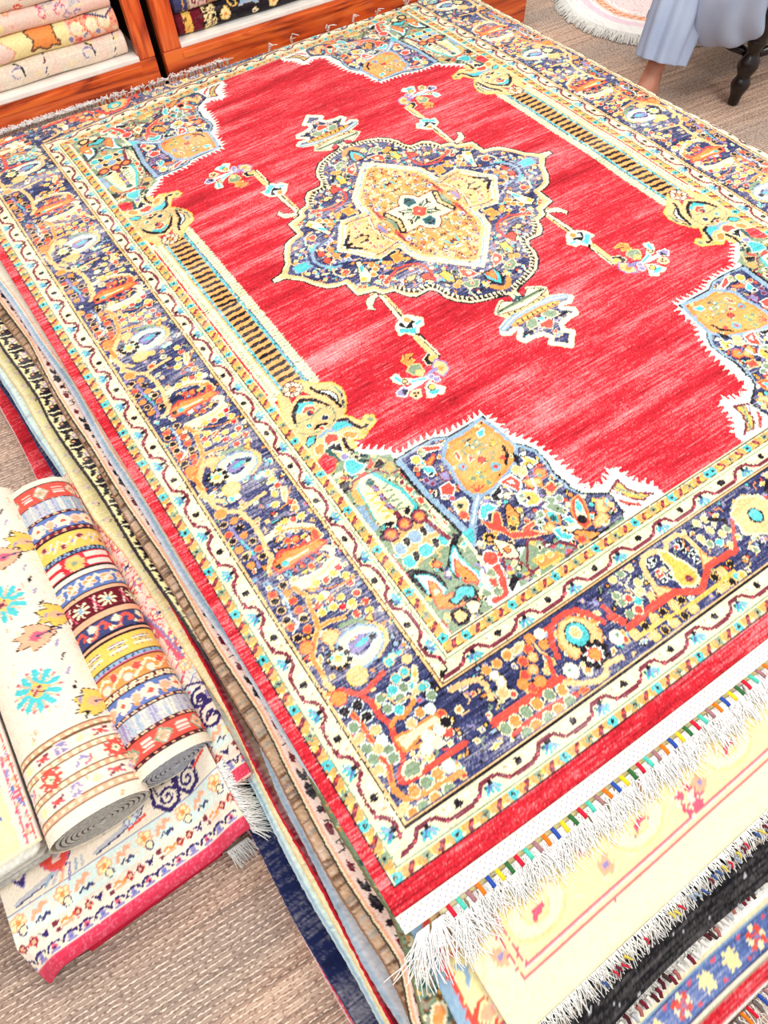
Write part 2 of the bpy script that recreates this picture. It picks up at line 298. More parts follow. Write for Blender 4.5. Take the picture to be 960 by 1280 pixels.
DESIGN = [('medallion',[
('Pc',0.5,'k',[-0.1,-0.8,57.8,-7.8,58.3,-0.2,54.5,0.5,50.9,4.4,48.9,8.7,46.3,12.5,43.2,13.9,40.6,14.3,40.4,21,34.7,22.7,33.8,25.2,29.9,26.2,28.1,30.2,25.6,32.4,22.4,32.3,20.3,32.4,18.8,34.5,18.4,38.1,16.6,41.2,13.6,44.1,9.7,45.8,5.2,46.9,2,48.1,6.9,46.2,3.7,46.9,1.4,48.1,1.4,50.6,-0.2,51.7,-13.8,39.2]),
('Pp',0.35,'',[-0.1,-0.8,56.1,-6.4,55.7,-0.5,50.4,3.6,48.4,7.8,45.7,11.6,42.6,13,39.8,13.4,39.6,20.2,34.5,21.7,32.6,24.9,29.4,25.4,27.5,29.4,25,31.6,21.8,31.5,19.8,31.6,18.3,33.8,17.7,37.3,16.1,40.6,13.1,43.4,9.1,45.1,4.7,46.2,1.3,47.3,6.4,45.6,3.2,46.3,0.6,47.7,-0.4,49.3,-13.2,38.8]),
('Pn',0.35,'',[-0.1,-0.8,50.2,-9.9,52.9,-0.7,49.6,3.1,47.8,6.8,45.2,10.7,42.1,12.3,38.9,12.8,38.1,19,33.3,20.7,32.7,23.4,28.3,24.6,26.3,27.7,23.7,29.9,18.5,29.9,17.2,32.4,16.2,36.7,15.1,39.3,12.2,42.4,8.3,44.1,3.8,45.2,6.8,44.4,4.2,45.2,0.8,46.8,-0.6,48.5,-4.6,46]),
('Lk',1.6,'',[28.5,25,26.7,28.2,24.1,30.4,19.1,30.7,17.7,33.1,16.6,37.2,15.5,39.8,12.6,42.8,8.6,44.5,4.3,45.8,1.8,46.6]),
('Tc',1.9,'1.5',[28.3,24.6,26.3,27.7,23.7,29.9,18.5,29.9,17.2,32.4,16.2,36.7,15.1,39.3,12.2,42.4,8.3,44.1,3.8,45.2,1.3,46]),
('Pt',0.5,'b',[49.7,-1.4,45.3,-0.8,44.7,0.3,48.3,0.9,50.2,0.2]),
('Lb',1.1,'',[44.2,-5.3,40.9,-5.6,37.5,-5.1]),
('Lb',1.1,'',[43.1,-1.9,42,2.2,39,5.6,37.1,5.9]),
('Lt',0.7,'',[42.8,-5,40.5,-5.3]),
('Lt',0.7,'',[41.6,4.1,38.8,5.3]),
('Pq',0.35,'k',[40.6,0,38.2,-0.6,38.2,1.8,40.1,2.4]),
('Po',0.35,'',[35.7,-1.2,34,0.9,35.7,2.1,36.8,0.4]),
('Pp',0.35,'',[38,-1.8,36.3,-1.2,36.8,0.4,38.5,-0.1]),
('Dq',1.5,'c',[37.4,9.6]),
('Do',0.9,'',[37,12.2,38.8,10.2]),
('Pc',0.35,'k',[32.2,7.6,30.8,8.2,31.6,10.4,31.1,12.7,31.8,16.1,33.7,18.2,36.3,16.6,34.6,13.3,33.2,10.4]),
('Pt',0.35,'',[32.5,10.1,30.9,10.5,32.9,13,33.7,12.7]),
('Pw',0.35,'',[33.2,12.7,31.3,13.4,33.4,16.5,35.3,15.9]),
('Py',0.35,'',[34.9,14.6,33.2,15.9,34.4,17.3,35.8,16.2]),
('Do',1.2,'c',[29,11.9,29,14.3,30.8,16.1]),
('Dl',0.8,'w',[35,4.2,33.2,4.8]),
('Lo',0.6,'',[30.1,9.6,27.9,11.1,27.3,14]),
('Lb',0.5,'',[37.1,4.3,33.6,5.3,31.8,6.6]),
('Dy',0.8,'o',[24.8,13.5,25.2,16.3]),
('Dq',1.1,'c',[29.4,18.7,29.7,21.5]),
('Lc',0.5,'',[41.2,7.5,39.4,11.2,36,12.2]),
('Lq',0.9,'',[30.1,21.2,26.6,19.9,23.4,18.4,19.9,18.7,16.7,20.2,15.3,22.7,15.4,26.5,16.6,30.2]),
('Lo',0.5,'',[29,22,24.5,19.9,20.8,19.9,17.4,21.2,16.8,24]),
('Po',0.35,'y',[21.2,12.1,18.4,12.1,18.7,15.5,21.6,15.8]),
('Dy',0.8,'o',[23.7,14.3,17.6,16.3,18.7,14]),
('Pq',0.35,'k',[18.9,25.5,16.1,26,16.6,29.5,19,27.7]),
('Dc',1.0,'q',[19.6,21.2]),
('Pp',0.35,'k',[22.8,23.5,19.6,24.2,21.8,25.7,24.7,25.5]),
('Py',0.3,'k',[13.7,28.5,11.2,28,10.6,31.5,11.8,34.4,13.5,32.4]),
('Pt',0.35,'',[12,30.5,11,32,11.9,33.2]),
('Dk',0.9,'g',[9.1,30.6]),
('Pq',0.35,'c',[7.3,30.7,4.5,32.7,3.6,35.6,6.8,34.9,8.1,33.2]),
('Dc',1.1,'q',[5.6,33.4]),
('Pg',0.35,'c',[10.4,36.1,7.6,36.6,4.8,37.8,7,39.9,9.8,38.7]),
('Do',1.1,'y',[10.7,35.1,12.3,35.8]),
('Lk',0.8,'',[15.4,31.4,13.4,34.4]),
('Dy',0.6,'c',[11.1,27.3,14.8,28.5,4.5,39.5,4.2,41.1]),
('Dq',0.6,'c',[2.7,40,7.5,37.8,13.1,22.7]),
('Pk',0.35,'',[2.3,36,3.1,38.7,2.1,41.6,0.1,44.3,-2.7,42.7,-4.5,39.4,-3.9,36.7,-0.3,35.8]),
('Pt',0.35,'',[2,36.5,2.3,38.9,1.3,41.2,-0.3,43.3,-2.4,41.9,-4,39.1,-3,37.1]),
('Po',0.35,'q',[1.1,36.8,0.9,38.9,-0.4,41.4,-2.2,40.4,-3,37.7]),
('Lo',1.8,'',[3.3,42.4,1.4,44.7,-1.3,44.9,-4.2,43.7]),
('Pp',1.2,'c',[-0.1,-0.8,25.6,-8,32.7,-0.6,29.9,2.8,27.4,6.8,24.5,10,16.3,8.7,15.6,8.4,15.2,14.5,14.1,18.9,10.3,22.6,5.8,27.4,1.4,31.5,-1.4,34.2,-4,31.8,-16,19.1]),
('Pp',0.35,'',[-0.1,-0.8,24.6,-7.3,31.1,-0.9,27.4,3.9,24,9.2,16.3,7.5,14.5,8,14.1,13.7,13,18.1,9.6,21.7,5.2,26.6,0.8,30.8,-1.5,33.1,-3.6,31.5,-15.3,18.5]),
('LS',0.8,'',[24.7,-7.8,31.5,-0.9,29,2.2,26.8,5.9,24.2,9.5,16.4,8]),
('LS',0.8,'',[15,8.2,14.7,14.1,13.5,18.5,9.9,22.1,5.5,27,1,31.1,-1.4,33.6,-6.4,28.7,-15,19.1,-15.7,14.5]),
('Lb',0.35,'',[15,8.2,14.7,14.1,13.5,18.5,9.9,22.1,5.5,27,1,31.1,-1.4,33.6,-6.4,28.7,-15,19.1]),
('PO',0.35,'',[-0.1,-0.8,23.7,-6.6,30.3,-0.6,26.9,3.2,23.6,7.9,16.6,6,13.5,7.5,13.2,13.1,12,17.6,9.1,20.9,4.5,25.8,0.2,30,-1.9,31.9,-3.1,31.1,-15,18.3]),
('Pp',0.35,'',[22.2,-9,29.8,-0.5,26.7,2.9,23.5,7.3,17,5.3,13.9,3.3,15.2,-3.7]),
('Lk',1.1,'',[26.7,-2,30.6,-0.2,26.8,3]),
('Lk',0.5,'',[25.7,0.5,22.7,0.2,20.5,-1.6]),
('Ld',0.5,'',[24,-1.2,22.3,-1.2]),
('Lc',0.9,'',[16.6,-4.8,17.9,0.4,16.4,6.1]),
('Lm',0.4,'',[16.3,-4.5,17.6,1.1,16,5.6]),
('Pl',0.35,'o',[16.4,-1.9,14.7,-0.3,15.7,2,16.8,0.3]),
('Dq',0.7,'c',[23,4.6,23,2.5]),
('Lg',0.4,'',[25.2,-4.3,22.7,-3.2]),
('Lp',1.6,'',[25.1,9.2,22,9.5,16,9]),
('Lm',0.35,'',[24.6,8.6,21.4,8.7,15.2,7.5]),
('Lq',1.3,'',[12.8,3.3,12.7,6.4,12.3,9.2]),
('Dl',0.8,'w',[11.5,8.5]),
('Lm',0.5,'',[13,4.4,12.8,8.8]),
('Pk',0.3,'o',[-0.4,12.1,-1.9,12.4,-2.8,14.2,-1.7,16,-0.2,15.3,0.4,13.6]),
('Lc',0.5,'',[-6.8,11.2,-8.6,8.9]),
('Lc',0.5,'',[-6.8,11.2,-9.2,10.7]),
('Lc',0.5,'',[-6.8,11.2,-8.3,12.6]),
('Lc',0.5,'',[-6.8,11.2,-6.4,13.9]),
('Lc',0.5,'',[-6.8,11.2,-4.9,13.7]),
('Lc',0.5,'',[-6.8,11.2,-4.3,11.9]),
('Lc',0.5,'',[-6.8,11.2,-5.2,10]),
('Lc',0.5,'',[-6.8,11.2,-7,8.7]),
('Dp',0.9,'c',[-6.8,11.2]),
('Lm',0.4,'',[-8.1,12.5,-12.1,15.4,-14.3,15.2]),
('Dl',0.8,'m',[-12.6,18.3]),
('Lw',1.3,'',[-3.3,17.2,-3.7,19.5,-1.8,22.7,-1,25.7,-0.9,27.6]),
('Lt',0.8,'',[-3.8,17.9,-3.7,19.5,-1.8,22.3,-1.1,25.4]),
('Lw',1.0,'',[0.7,20.9,-1.6,22.1]),
('Lt',0.7,'',[2.3,16.4,1.5,19.1]),
('Dc',0.7,'g',[5.4,10.9,3.8,19.1,7,16.8,-7.6,18.9]),
('Do',0.7,'q',[8.7,13.1,11,14.7]),
('Lg',0.4,'',[5.8,7.6,1.9,10,-0.2,9.4]),
('Lm',0.3,'',[10,17.5,9,17.1,8.9,18.2]),
('Lg',0.3,'',[9,19.8,8,19.5,7.9,20.5]),
('Lm',0.3,'',[7.1,22.4,6.1,22,6,23.1]),
('Lm',0.3,'',[4.5,24.7,3.4,24.3,3.3,25.4]),
('Lm',0.3,'',[2.4,27.7,1.4,27.4,1.3,28.4]),
('Lm',0.3,'',[-0.5,28.2,-1.6,27.9,-1.6,28.9]),
('Lm',0.3,'',[-2.8,26.7,-3.9,26.3,-4,27.3]),
('Lm',0.3,'',[-6,24.1,-7.1,23.7,-7.2,24.8]),
('Lm',0.3,'',[4.3,21.6,3.2,21.3,3.1,22.3]),
('Lm',0.3,'',[3,24.2,1.9,23.8,1.8,24.8]),
('Lm',0.3,'',[6.8,19.1,5.7,18.7,5.6,19.7]),
('Lm',0.3,'',[3.8,26.7,2.8,26.4,2.7,27.4]),
('Lm',0.3,'',[-3.6,21.6,-4.7,21.2,-4.7,22.2]),
('Lg',0.3,'',[-8.2,20.7,-9.3,20.3,-9.4,21.4]),
('Lm',0.3,'',[2.9,29.7,1.9,29.4,1.8,30.4]),
('Lm',0.3,'',[12.4,11.7,11.3,11.3,11.2,12.4]),
('Lg',0.3,'',[10,9.3,9,8.9,8.9,9.9]),
('Lm',0.3,'',[6.1,13.8,5,13.4,4.9,14.5]),
('Lg',0.3,'',[-10.6,19.1,-11.7,18.7,-11.8,19.8]),
('Lm',0.3,'',[-5.4,7.6,-6.5,7.2,-6.6,8.3]),
('Lg',0.3,'',[-7.4,16,-8.5,15.6,-8.6,16.6]),
('Dy',0.6,'c',[7.2,19.9]),
('Dy',0.6,'c',[4,23]),
('Dy',0.6,'c',[0.3,24]),
('Dy',0.6,'c',[-4.1,24.7]),
('Dy',0.6,'c',[0,19.3]),
('Dy',0.6,'c',[4,16.5]),
('Dy',0.6,'c',[7.7,15.4]),
('Dy',0.6,'c',[-9.9,14.6]),
('Dy',0.6,'c',[-6.9,22.6]),
('Dy',0.6,'c',[-5.6,14.2]),
('Pc',0.4,'m',[-0.1,-0.8,6.2,-6,11.6,-6.4,10,-0.7,10.6,5.4,3.9,5.1,3.3,7.3,0.9,9.4,-1.9,9.4,-4.4,7.2,-5.4,4,-5.2,-0.3]),
('Pd',0.3,'b',[1.6,3,-0.5,3.3,-3.7,3.3,-3.6,6.2,-0.9,8.6,2.1,5.6]),
('Dk',1.0,'',[-0.5,4.8,-0.7,7.2]),
('Dk',0.7,'',[0.7,6.1,-2.9,4.3,-1.1,5.2,-1.9,6.7]),
('Ld',0.6,'',[-0.1,-0.8,4.7,1]),
('Ld',0.6,'',[-0.1,-0.8,4.4,2.6]),
('Ld',0.6,'',[-0.1,-0.8,2.8,2.4]),
('Lk',0.8,'',[5.8,0.6,5.1,1.6,5.9,2.8]),
('Lg',0.9,'',[2.1,-3.8,5.9,-3.9]),
('Lg',0.9,'',[3.4,-1.1,6.8,-1.9]),
('Pq',0.35,'p',[1.3,-3.2,-2,-3,-2.8,-0.2,-1.9,1.4,0.8,1.6,2.6,-0.6]),
('Dc',0.8,'',[-0.3,-1.1]),
('Lk',2.6,'',[11.1,-5.5,8.9,-1,10.6,4.1]),
('Lp',1.3,'',[11,-5.2,8.9,-1,10.4,3.8]),
('Pg',0.35,'',[11.8,-2,10.2,-0.4,11.4,3,12.3,1.1]),
]),
('pendant',[
('Pn',0.35,'',[-0.7,48.9,1.7,51,5.2,49.2,8,50.9,9.6,52.2,8.4,54.2,7.6,55.9,12.4,57.8,13.7,59.8,11.8,60.8,9,60.2,8,61.4,10.9,64,10.1,65.6,7.7,65.6,3.5,66.4,2.4,68.8,4.4,70.5,1.7,72.6,0.2,74.4,-1.8,75.2,-8.8,61.1,-6.3,53.4]),
('Lc',1.7,'',[5.2,49.2,8,50.9,9.6,52.2,8.4,54.2,7.6,55.9,12.4,57.8,13.7,59.8,11.8,60.8,9,60.2,8,61.4,10.9,64,10.1,65.6,7.7,65.6,3.5,66.4,2.4,68.8,4.4,70.5,1.7,72.6,0.2,74.4,-1.8,75.2,-8.8,61.1,-6.3,53.4]),
('Lw',0.7,'',[13.7,59.8,11.8,60.8,9,60.2,8,61.4,10.9,64,10.1,65.6,7.7,65.6,3.5,66.4,2.4,68.8,4.4,70.5,1.7,72.6,0.2,74.4,-1.8,75.2,-8.8,61.1,-6.3,53.4]),
('Pk',0.35,'',[8.9,62.8,8.7,64.1,5.4,64,5.3,63.3]),
('Dk',0.8,'c',[-0.8,72.6]),
('Pg',0.35,'c',[3.9,59.6,1.2,60.3,2.6,62.8,4.9,62.9,5.8,61.8]),
('Pq',0.35,'c',[1.9,62.7,-3.1,63.2,-3,65.4,-0.2,66.4,2.3,64.1]),
('Pt',0.35,'w',[1,61,-2.1,60.2,-2.3,62.1,0.1,62.7]),
('Pm',0.35,'',[0.7,59.2,-1.8,60,0.5,61]),
('Lo',2.6,'',[8.2,58.5,2.9,58.5,-2.9,58.3,-9.6,58.7]),
('Ly',0.8,'',[8,58.6,2.9,58.5,-2.9,58.3,-9.6,58.7]),
('Lk',0.45,'',[7,58,7.4,59.7]),
('Lk',0.45,'',[4.9,57.9,5.3,59.7]),
('Lk',0.45,'',[2.8,57.9,3.2,59.6]),
('Lk',0.45,'',[0.7,57.8,1.1,59.6]),
('Lk',0.45,'',[-1.4,57.8,-1,59.5]),
('Lk',0.45,'',[-3.5,57.7,-3.1,59.4]),
('Lk',0.45,'',[-5.6,57.7,-5.2,59.4]),
('Lk',0.45,'',[-7.7,57.6,-7.3,59.3]),
('Lk',0.45,'',[-9.9,57.5,-9.4,59.3]),
('Lb',2.0,'',[12.5,58.4,7.3,56.7,1.3,56.1,-4.9,56.1,-9.5,56.2,-12.2,57.4]),
('Lc',0.4,'',[12.5,58.4,7.3,56.7,1.3,56.1,-4.9,56.1,-9.5,56.2,-12.2,57.4]),
('Lp',2.4,'',[7.5,54.2,2.7,54.5,-3.1,54.3,-8.2,54.4]),
('Lk',0.45,'',[6.6,53.7,7,55.3]),
('Lk',0.45,'',[4.4,53.6,4.8,55.2]),
('Lk',0.45,'',[2.2,53.5,2.6,55.1]),
('Lk',0.45,'',[0,53.4,0.4,55]),
('Lk',0.45,'',[-2.2,53.2,-1.8,54.9]),
('Lk',0.45,'',[-4.4,53.1,-4,54.8]),
('Lk',0.45,'',[-6.7,53,-6.3,54.6]),
('Lk',0.45,'',[-9,52.8,-8.5,54.5]),
('Pc',0.3,'k',[-0.5,49.1,0.4,51.3,2.2,51.5,5.2,49.3,8.3,51.3,9.3,53,2.7,54.5,-9.2,55.4,-10.1,52.9,-5.8,49.6,-3.3,51.4]),
('Lg',1.2,'',[9.1,52.2,5.3,52.1,0.7,52.2,-3.4,52.9,-8.3,52.2,-10.1,52.9]),
('Lk',0.4,'',[9.1,52.2,5.2,51.9,0.4,51.9]),
('Ld',1.0,'',[-0.4,48.7,0.2,51.4]),
]),
('candelabra',[
('Lp',2.2,'',[35.8,22.3,36.7,24.6,39,25.4,39.8,27.3]),
('Pc',0.3,'k',[34.9,23.3,38.4,23.9,40,25.3,40.8,28.1,39.5,29.4,38.9,27.3,36.8,25.7,35.2,25]),
('Lk',2.6,'',[34,25.5,34.8,36.5]),
('Lc',2.0,'',[34,25.5,34.8,36.8]),
('Lk',0.45,'',[33.7,26.4,34.3,36.8]),
('Lp',0.8,'',[33.3,25.8,33.6,36.4]),
('Pw',0.6,'c',[37.9,39.1,36.2,37.9,33.3,37,31.9,38,29.8,40.7,31,42.8,32.7,42.8,34.9,45.3,36.1,43.9,36.7,42.3,38.8,42.2]),
('Pt',0.35,'',[37.8,40.3,35.6,41.3,33.3,42.4,34.7,44.9,36.1,43.3,38.5,41.8]),
('Pk',0.3,'w',[37.3,38.9,35.7,38.2,35.6,40.7,34.3,40.2,32.7,39.2,32,40.6,33.3,40.6,34,42.2,35.7,41.5,36.3,40.5]),
('Do',1.3,'c',[33.7,38.5]),
('Lt',0.8,'',[32.1,41.4,30.7,41.2]),
('Lk',2.4,'',[34.9,45.9,35.1,55.3]),
('Lp',1.9,'',[35.6,45.9,35.6,55.5]),
('Lc',0.6,'',[34.4,46.3,34.2,55.3]),
('Pk',0.3,'c',[38.9,54.2,36.5,53.2,35.9,55.8,37.8,57.2,39.4,56.6]),
('Dy',1.2,'p',[36.7,55.5]),
('Pp',0.5,'l',[36.4,56.5,34.7,58.8,35.2,61.1,37.9,62.4,38.8,60.3,38.5,58.3]),
('Do',1.1,'',[37,59.9]),
('Ll',1.3,'',[38,59.2,40.1,59.3,42.5,60.3]),
('Dl',1.1,'w',[40.9,60.9,40.3,62.3]),
('Lw',1.7,'',[42.5,60.3,45.9,60.5,48.5,60.7]),
('Lw',1.5,'',[43,60.4,47.6,58.3]),
('Lt',0.7,'',[42.9,60.2,46.5,59]),
('Pg',0.4,'p',[45.4,55.1,43.3,53.9,41.1,54.9,41.5,57.8,43.1,58.8,45,56.9]),
('Dp',1.2,'y',[43,57.6]),
('Po',0.3,'y',[44.7,51.2,42.9,49.8,40.4,50.5,42,51.5,41.4,53,44,53.7]),
('Lk',0.3,'',[42.6,49.4,43.4,51.1]),
('Lk',0.3,'',[40.9,51.2,42.9,52]),
('Pw',0.3,'c',[50.7,54.5,48.8,54.2,48.5,56.6,46.6,57.9,48.1,59,50,57.6,50.9,56]),
('Pt',0.35,'',[50.3,54.8,49.2,54.8,48.8,57.1,49.5,57.5]),
('Dp',0.8,'k',[48.2,57.9]),
('Pl',0.4,'w',[52.2,59.7,49.6,59.4,49.1,60.9,51.2,62.2,52.7,60.9]),
('Pk',0.35,'',[50.8,59.6,49.1,60.9,50.9,62.1]),
('Pp',0.3,'c',[49.7,62.9,48.5,61.8,46.6,62.6,47.3,64.6,49,64.7]),
('Dk',0.45,'',[48.4,62.8,47.6,63.4,48.7,63.9]),
('Pw',0.4,'c',[44.5,63,42.5,61.9,41.9,63.8,40.2,66,42,67.3,43.4,66.4,44.9,66.8,46,66.1]),
('Pt',0.35,'',[45,64.7,43.4,64.8,41.5,65.6,43.1,66.5,44.7,65.9]),
('Dy',1.1,'k',[43.1,63.8]),
]),
('palmette',[
('Pp',0.5,'y',[73.2,39.9,71.3,41.9,69.2,44,65.3,46.4,64.3,49.8,65.2,53.2,67.4,56.6,69,58,67.6,60,65.9,63.1,63.9,61.7,62.3,62.8,62.9,64.8,66.4,66.1,68.6,67.4,71.1,65.6,71.7,68.8,76.7,68.9,80.8,72.2,81.8,71.5,82,66,82.5,61,82.2,55.6,82,48.8,79.7,41.9,78.8,41.5]),
('Pr',0.35,'',[73.6,43.9,72.3,46.9,75.2,44.8,77.9,46.4,77.7,43.4]),
('Lk',0.9,'',[71,44.5,70.4,46.8,68.6,49.4,68,52.2,67.7,55]),
('Pw',0.4,'k',[69.7,46.8,67.3,48.6,66.6,51.1,67.5,53.1,67.7,49.8]),
('Lg',0.7,'',[65.4,48.4,65.2,51.2,67.1,55.9]),
('Pk',0.35,'',[81.1,53.5,80.3,50.1,78.2,47.7,75.5,46.1,72.9,47.8,71.1,49.9,69.6,53.5,70.6,52.8,72.5,49.7,74.9,47.6,77.4,48.8,79.5,51.2,80.2,53.2]),
('Pt',0.35,'',[78.5,50,76.4,47.5,73.4,48.7,72.7,50.7,75,49,77.8,51]),
('Pq',0.35,'c',[77.4,50.8,75.7,49.6,73.7,50.5,74,52.3,76.1,52.2]),
('Dn',1.3,'p',[75.6,52.2]),
('Pp',0.4,'g',[80.4,53.5,76.4,54,72.3,52.6,70,54.2,70.8,57.1,72.5,58.4,75,58.9,79,58.4,81,56.5]),
('Dn',1.1,'c',[73.2,55.9]),
('Dn',0.9,'c',[78,55.8]),
('Pk',0.35,'',[77.9,57.8,76.2,56.7,73.4,57.5,73.5,58.1,76.3,58]),
('Dq',0.8,'c',[75.5,58.6]),
('Pt',0.35,'b',[73.5,60,71.5,59.1,69.3,60.2,68.6,62.7,70.1,61.6,72.9,61.4]),
('Lk',1.0,'',[70.6,58.8,68.8,59.6,68.2,62,67,64.8,65.3,64.5]),
('Dg',1.0,'y',[63.5,63.4,66.9,65.8]),
('Po',0.35,'c',[72.5,63.2,70.4,63.2,68.8,65.3,70.1,66.3,72.1,64.8]),
('Pt',0.35,'k',[81.5,60.4,80,59.1,78.4,59.8,79.6,61.3,81.6,61.7]),
('Po',0.35,'c',[80.7,63.3,78.8,62.4,77.8,63.6,79.8,65.8,81.2,65.2]),
('Lb',1.0,'',[77.4,60.6,74.9,60,73.4,61.1]),
('Pq',0.35,'c',[77.4,62.4,75.5,61,73.3,62.6,74,64.4,75.9,64,77.4,64.1]),
('Pk',0.3,'w',[77.8,64.9,76,64.8,75.6,64.2,75.5,65.7,74.2,65.3,74.9,67,75.2,68.2,76.5,66.8]),
('Ld',1.3,'',[78.2,65.6,77.7,68.2,77.8,70]),
('Lk',1.0,'',[72.8,64.8,73.5,67.6,73,69.7]),
('Pr',0.4,'q',[81.6,67.2,79.4,66.3,78.2,69.6,79.8,71.6,81.7,72,82.2,69.4]),
('Dl',1.2,'w',[75.6,69.9]),
('Dc',3.4,'k',[75.4,42]),
('Do',0.9,'m',[75.4,42]),
('Dc',0.9,'m',[76.7,41]),
('Dc',0.9,'m',[74.1,43]),
('Dc',0.9,'m',[74.5,40.3]),
('Dc',0.9,'m',[76.4,43.7]),
('Dc',0.9,'m',[75.6,39.8]),
('Dc',0.9,'m',[73.7,41.3]),
('Dc',0.9,'m',[77.2,42.7]),
('Dc',0.9,'m',[75.2,44.1]),
]),
('spandrel',[
('Pw',0.3,'',[72.1,67.2,72.8,69.2,65.2,75.6,65,77.7,59.6,77.6,53.2,77.8,49.2,79.6,43.9,79.7,37.5,79.6,37.9,79.7,36.7,83.7,37,88.2,34,92.3,32.8,95.1,31.8,99.2,31.4,102.8,30.8,106.1,32.1,110.3,32.5,105.4,31.8,109.1,30.8,111.9,27.2,113.9,23.8,113.3,20.4,111.3,19.5,114.6,18.7,117.4,14.9,121.1,14.7,122.6,14.7,124,80.6,124,80.6,75,81.8,71.5]),
('Lw',0.9,'',[72.1,67.2,72.8,69.2,65.2,75.6,65,77.7,59.6,77.6,53.2,77.8,49.2,79.6,43.9,79.7,37.5,79.6,37.9,79.7,36.7,83.7,37,88.2,34,92.3,32.8,95.1,31.8,99.2,31.4,102.8,30.8,106.1,32.1,110.3,32.5,105.4,31.8,109.1,30.8,111.9,27.2,113.9,23.8,113.3,20.4,111.3,19.5,114.6,18.7,117.4,14.9,121.1]),
('Tw',2.3,'1.9o',[72.1,67.2,72.8,69.2,65.2,75.6,65,77.7,59.6,77.6,53.2,77.8,49.2,79.6,43.9,79.7,37.5,79.6,37.9,79.7,36.7,83.7,37,88.2,34,92.3,32.8,95.1,31.8,99.2,31.4,102.8,30.8,106.1,32.1,110.3,32.5,105.4,31.8,109.1,30.8,111.9,27.2,113.9,23.8,113.3,20.4,111.3,19.5,114.6,18.7,117.4,14.9,121.1]),
('Pg',0.35,'',[81.1,72,76.7,68.9,72.5,70.1,70.5,72.5,68,74.7,65,76.3,65.8,76.4,65.7,78.7,65.7,81.8,65.3,90,64.1,99.1,63.3,107.4,63.6,111.8,69.7,117.5,68.4,122.1,68.6,122.4,80.9,122.9,82.2,114.3,81.2,105.1,82.4,79.6,82.3,71.8]),
('Pn',0.5,'k',[65.2,78.8,59.5,78.4,53.7,78.5,49.8,80.4,44.5,80.5,38.2,80.3,38.7,80.8,38.3,85.3,38.5,88.8,37.9,91.4,35.3,93.7,33.6,96.5,33.5,100,34.2,103.9,33.3,108.7,33.8,109.3,32.3,112.5,28.9,114.6,26.6,116,26.9,119,27.4,121.3,29,122.4,35,122.5,40,122.7,43.7,122,49.5,116.7,51.6,116.2,61.6,111.5,59.5,112.8,63.6,111.8,63.7,105,64.7,95.5,65.6,85.5]),
('Pg',0.35,'',[59.4,118.5,52,114.7,49.9,118.5,43.6,121.9,39.8,122.9,35.8,123.3,28.2,122.1,28.4,123.2,36.3,123.8,47.3,123.5,56.2,123.2,61.7,123]),
('Pg',0.35,'',[63.6,111.8,69.7,117.5,65.1,124.2,64.3,123.3,81.3,123.4,81.4,119.7]),
('Pn',0.35,'',[61.7,107.6,57.5,112.4,59.5,117.7,62.4,118.2,60.9,113.6,63.6,111.8]),
('Pg',0.6,'m',[52.2,115,49.6,116.3,50.2,118.8,46.5,119.5,43.9,122.1,46.3,122.4,52.8,121.2,57.7,121.2]),
('Po',0.4,'y',[54.4,119.4,50.6,120.2,48.2,121.3,47.9,122.3,54.2,121.9]),
('Dy',0.9,'c',[52.9,119.9,50.3,120.3]),
('Lk',2.4,'',[65.3,79,65.3,82.1,65.3,90,64.1,99.1,63.3,107.4]),
('Lb',1.6,'',[65.1,79.3,64.9,82.3,65,90.2,63.7,99.3,62.9,107]),
('Lk',0,'',[45.4,74.6,45.4,74.7]),
('Lb',0.9,'',[64.6,78.4,59.4,78.2,53.7,78.5,49.8,80.4,44.5,80.5,38.5,80.3]),
('Lb',0.9,'',[38.9,80.9,38.6,85.6,38.5,88.8,37.9,91.4,35.3,93.7,33.7,96.7,33.6,100.2,34.5,104.6,33.5,109,34.1,108.6,32.3,112.5]),
('Lk',0.4,'',[65.4,78.2,59.2,77.9,53.4,78.1,49.6,80.1,44.2,80.1,37.8,79.9,38,85,38,90.4,34.9,93.3,33.1,96.5,33.1,100.3,34.2,104.8,33.3,108.7,33.5,109,32.2,112.3,28.8,114.5,26.6,116,26.6,118.7,26.7,121.1]),
('Po',1.1,'b',[50.8,81.7,45.5,81.8,39.2,80.8,38.2,84.7,37.7,89,37.5,92.5,40.4,95.8,43.9,97.1,50,98.8,54.8,98.4,55.8,95.7,55.7,92.2,54.7,88.5,54.6,84.9]),
('PO',0.35,'',[50.4,82.4,45.9,82.7,40.1,81.9,39.3,85.1,38.8,88.6,38.8,92.4,41.3,95.2,44.4,96.1,49.8,97.9,54.3,97.7,55,95.5,54.9,92,53.9,88.3,53.7,85.1]),
('Pt',0.35,'w',[42.7,83.4,40.3,83.2,41.3,84.8,42.8,84.9]),
('Pq',0.35,'c',[51.5,85.2,50.8,85.1,51.2,87.4,52,87.8]),
('Db',1.3,'g',[52.5,89.8]),
('Dq',0.6,'',[52.3,89.9]),
('Db',1.4,'t',[45.3,94.5]),
('Dq',0.6,'',[45.3,94.5]),
('Dq',1.0,'m',[47.1,90.9]),
('Lg',0.5,'',[47.8,83.5,46.7,83.4]),
('Lg',0.5,'',[46.4,83.9,45.3,83.9]),
('Lg',0.5,'',[45.2,85.3,44.1,85.2]),
('Lg',0.5,'',[44.8,87,43.7,87]),
('Lg',0.5,'',[43.7,87.8,42.5,87.8]),
('Lg',0.5,'',[46.2,87.1,45.1,87]),
('Lg',0.5,'',[46.9,85.7,45.7,85.6]),
('Lg',0.5,'',[46.2,88.2,45.1,88.1]),
('Lg',0.5,'',[46,85.7,44.9,85.7]),
('Lg',0.5,'',[45,88.4,43.9,88.4]),
('Dc',0.6,'g',[46.9,84.7]),
('Dc',0.6,'g',[46.5,86.5]),
('Dc',0.6,'g',[46.4,88.6]),
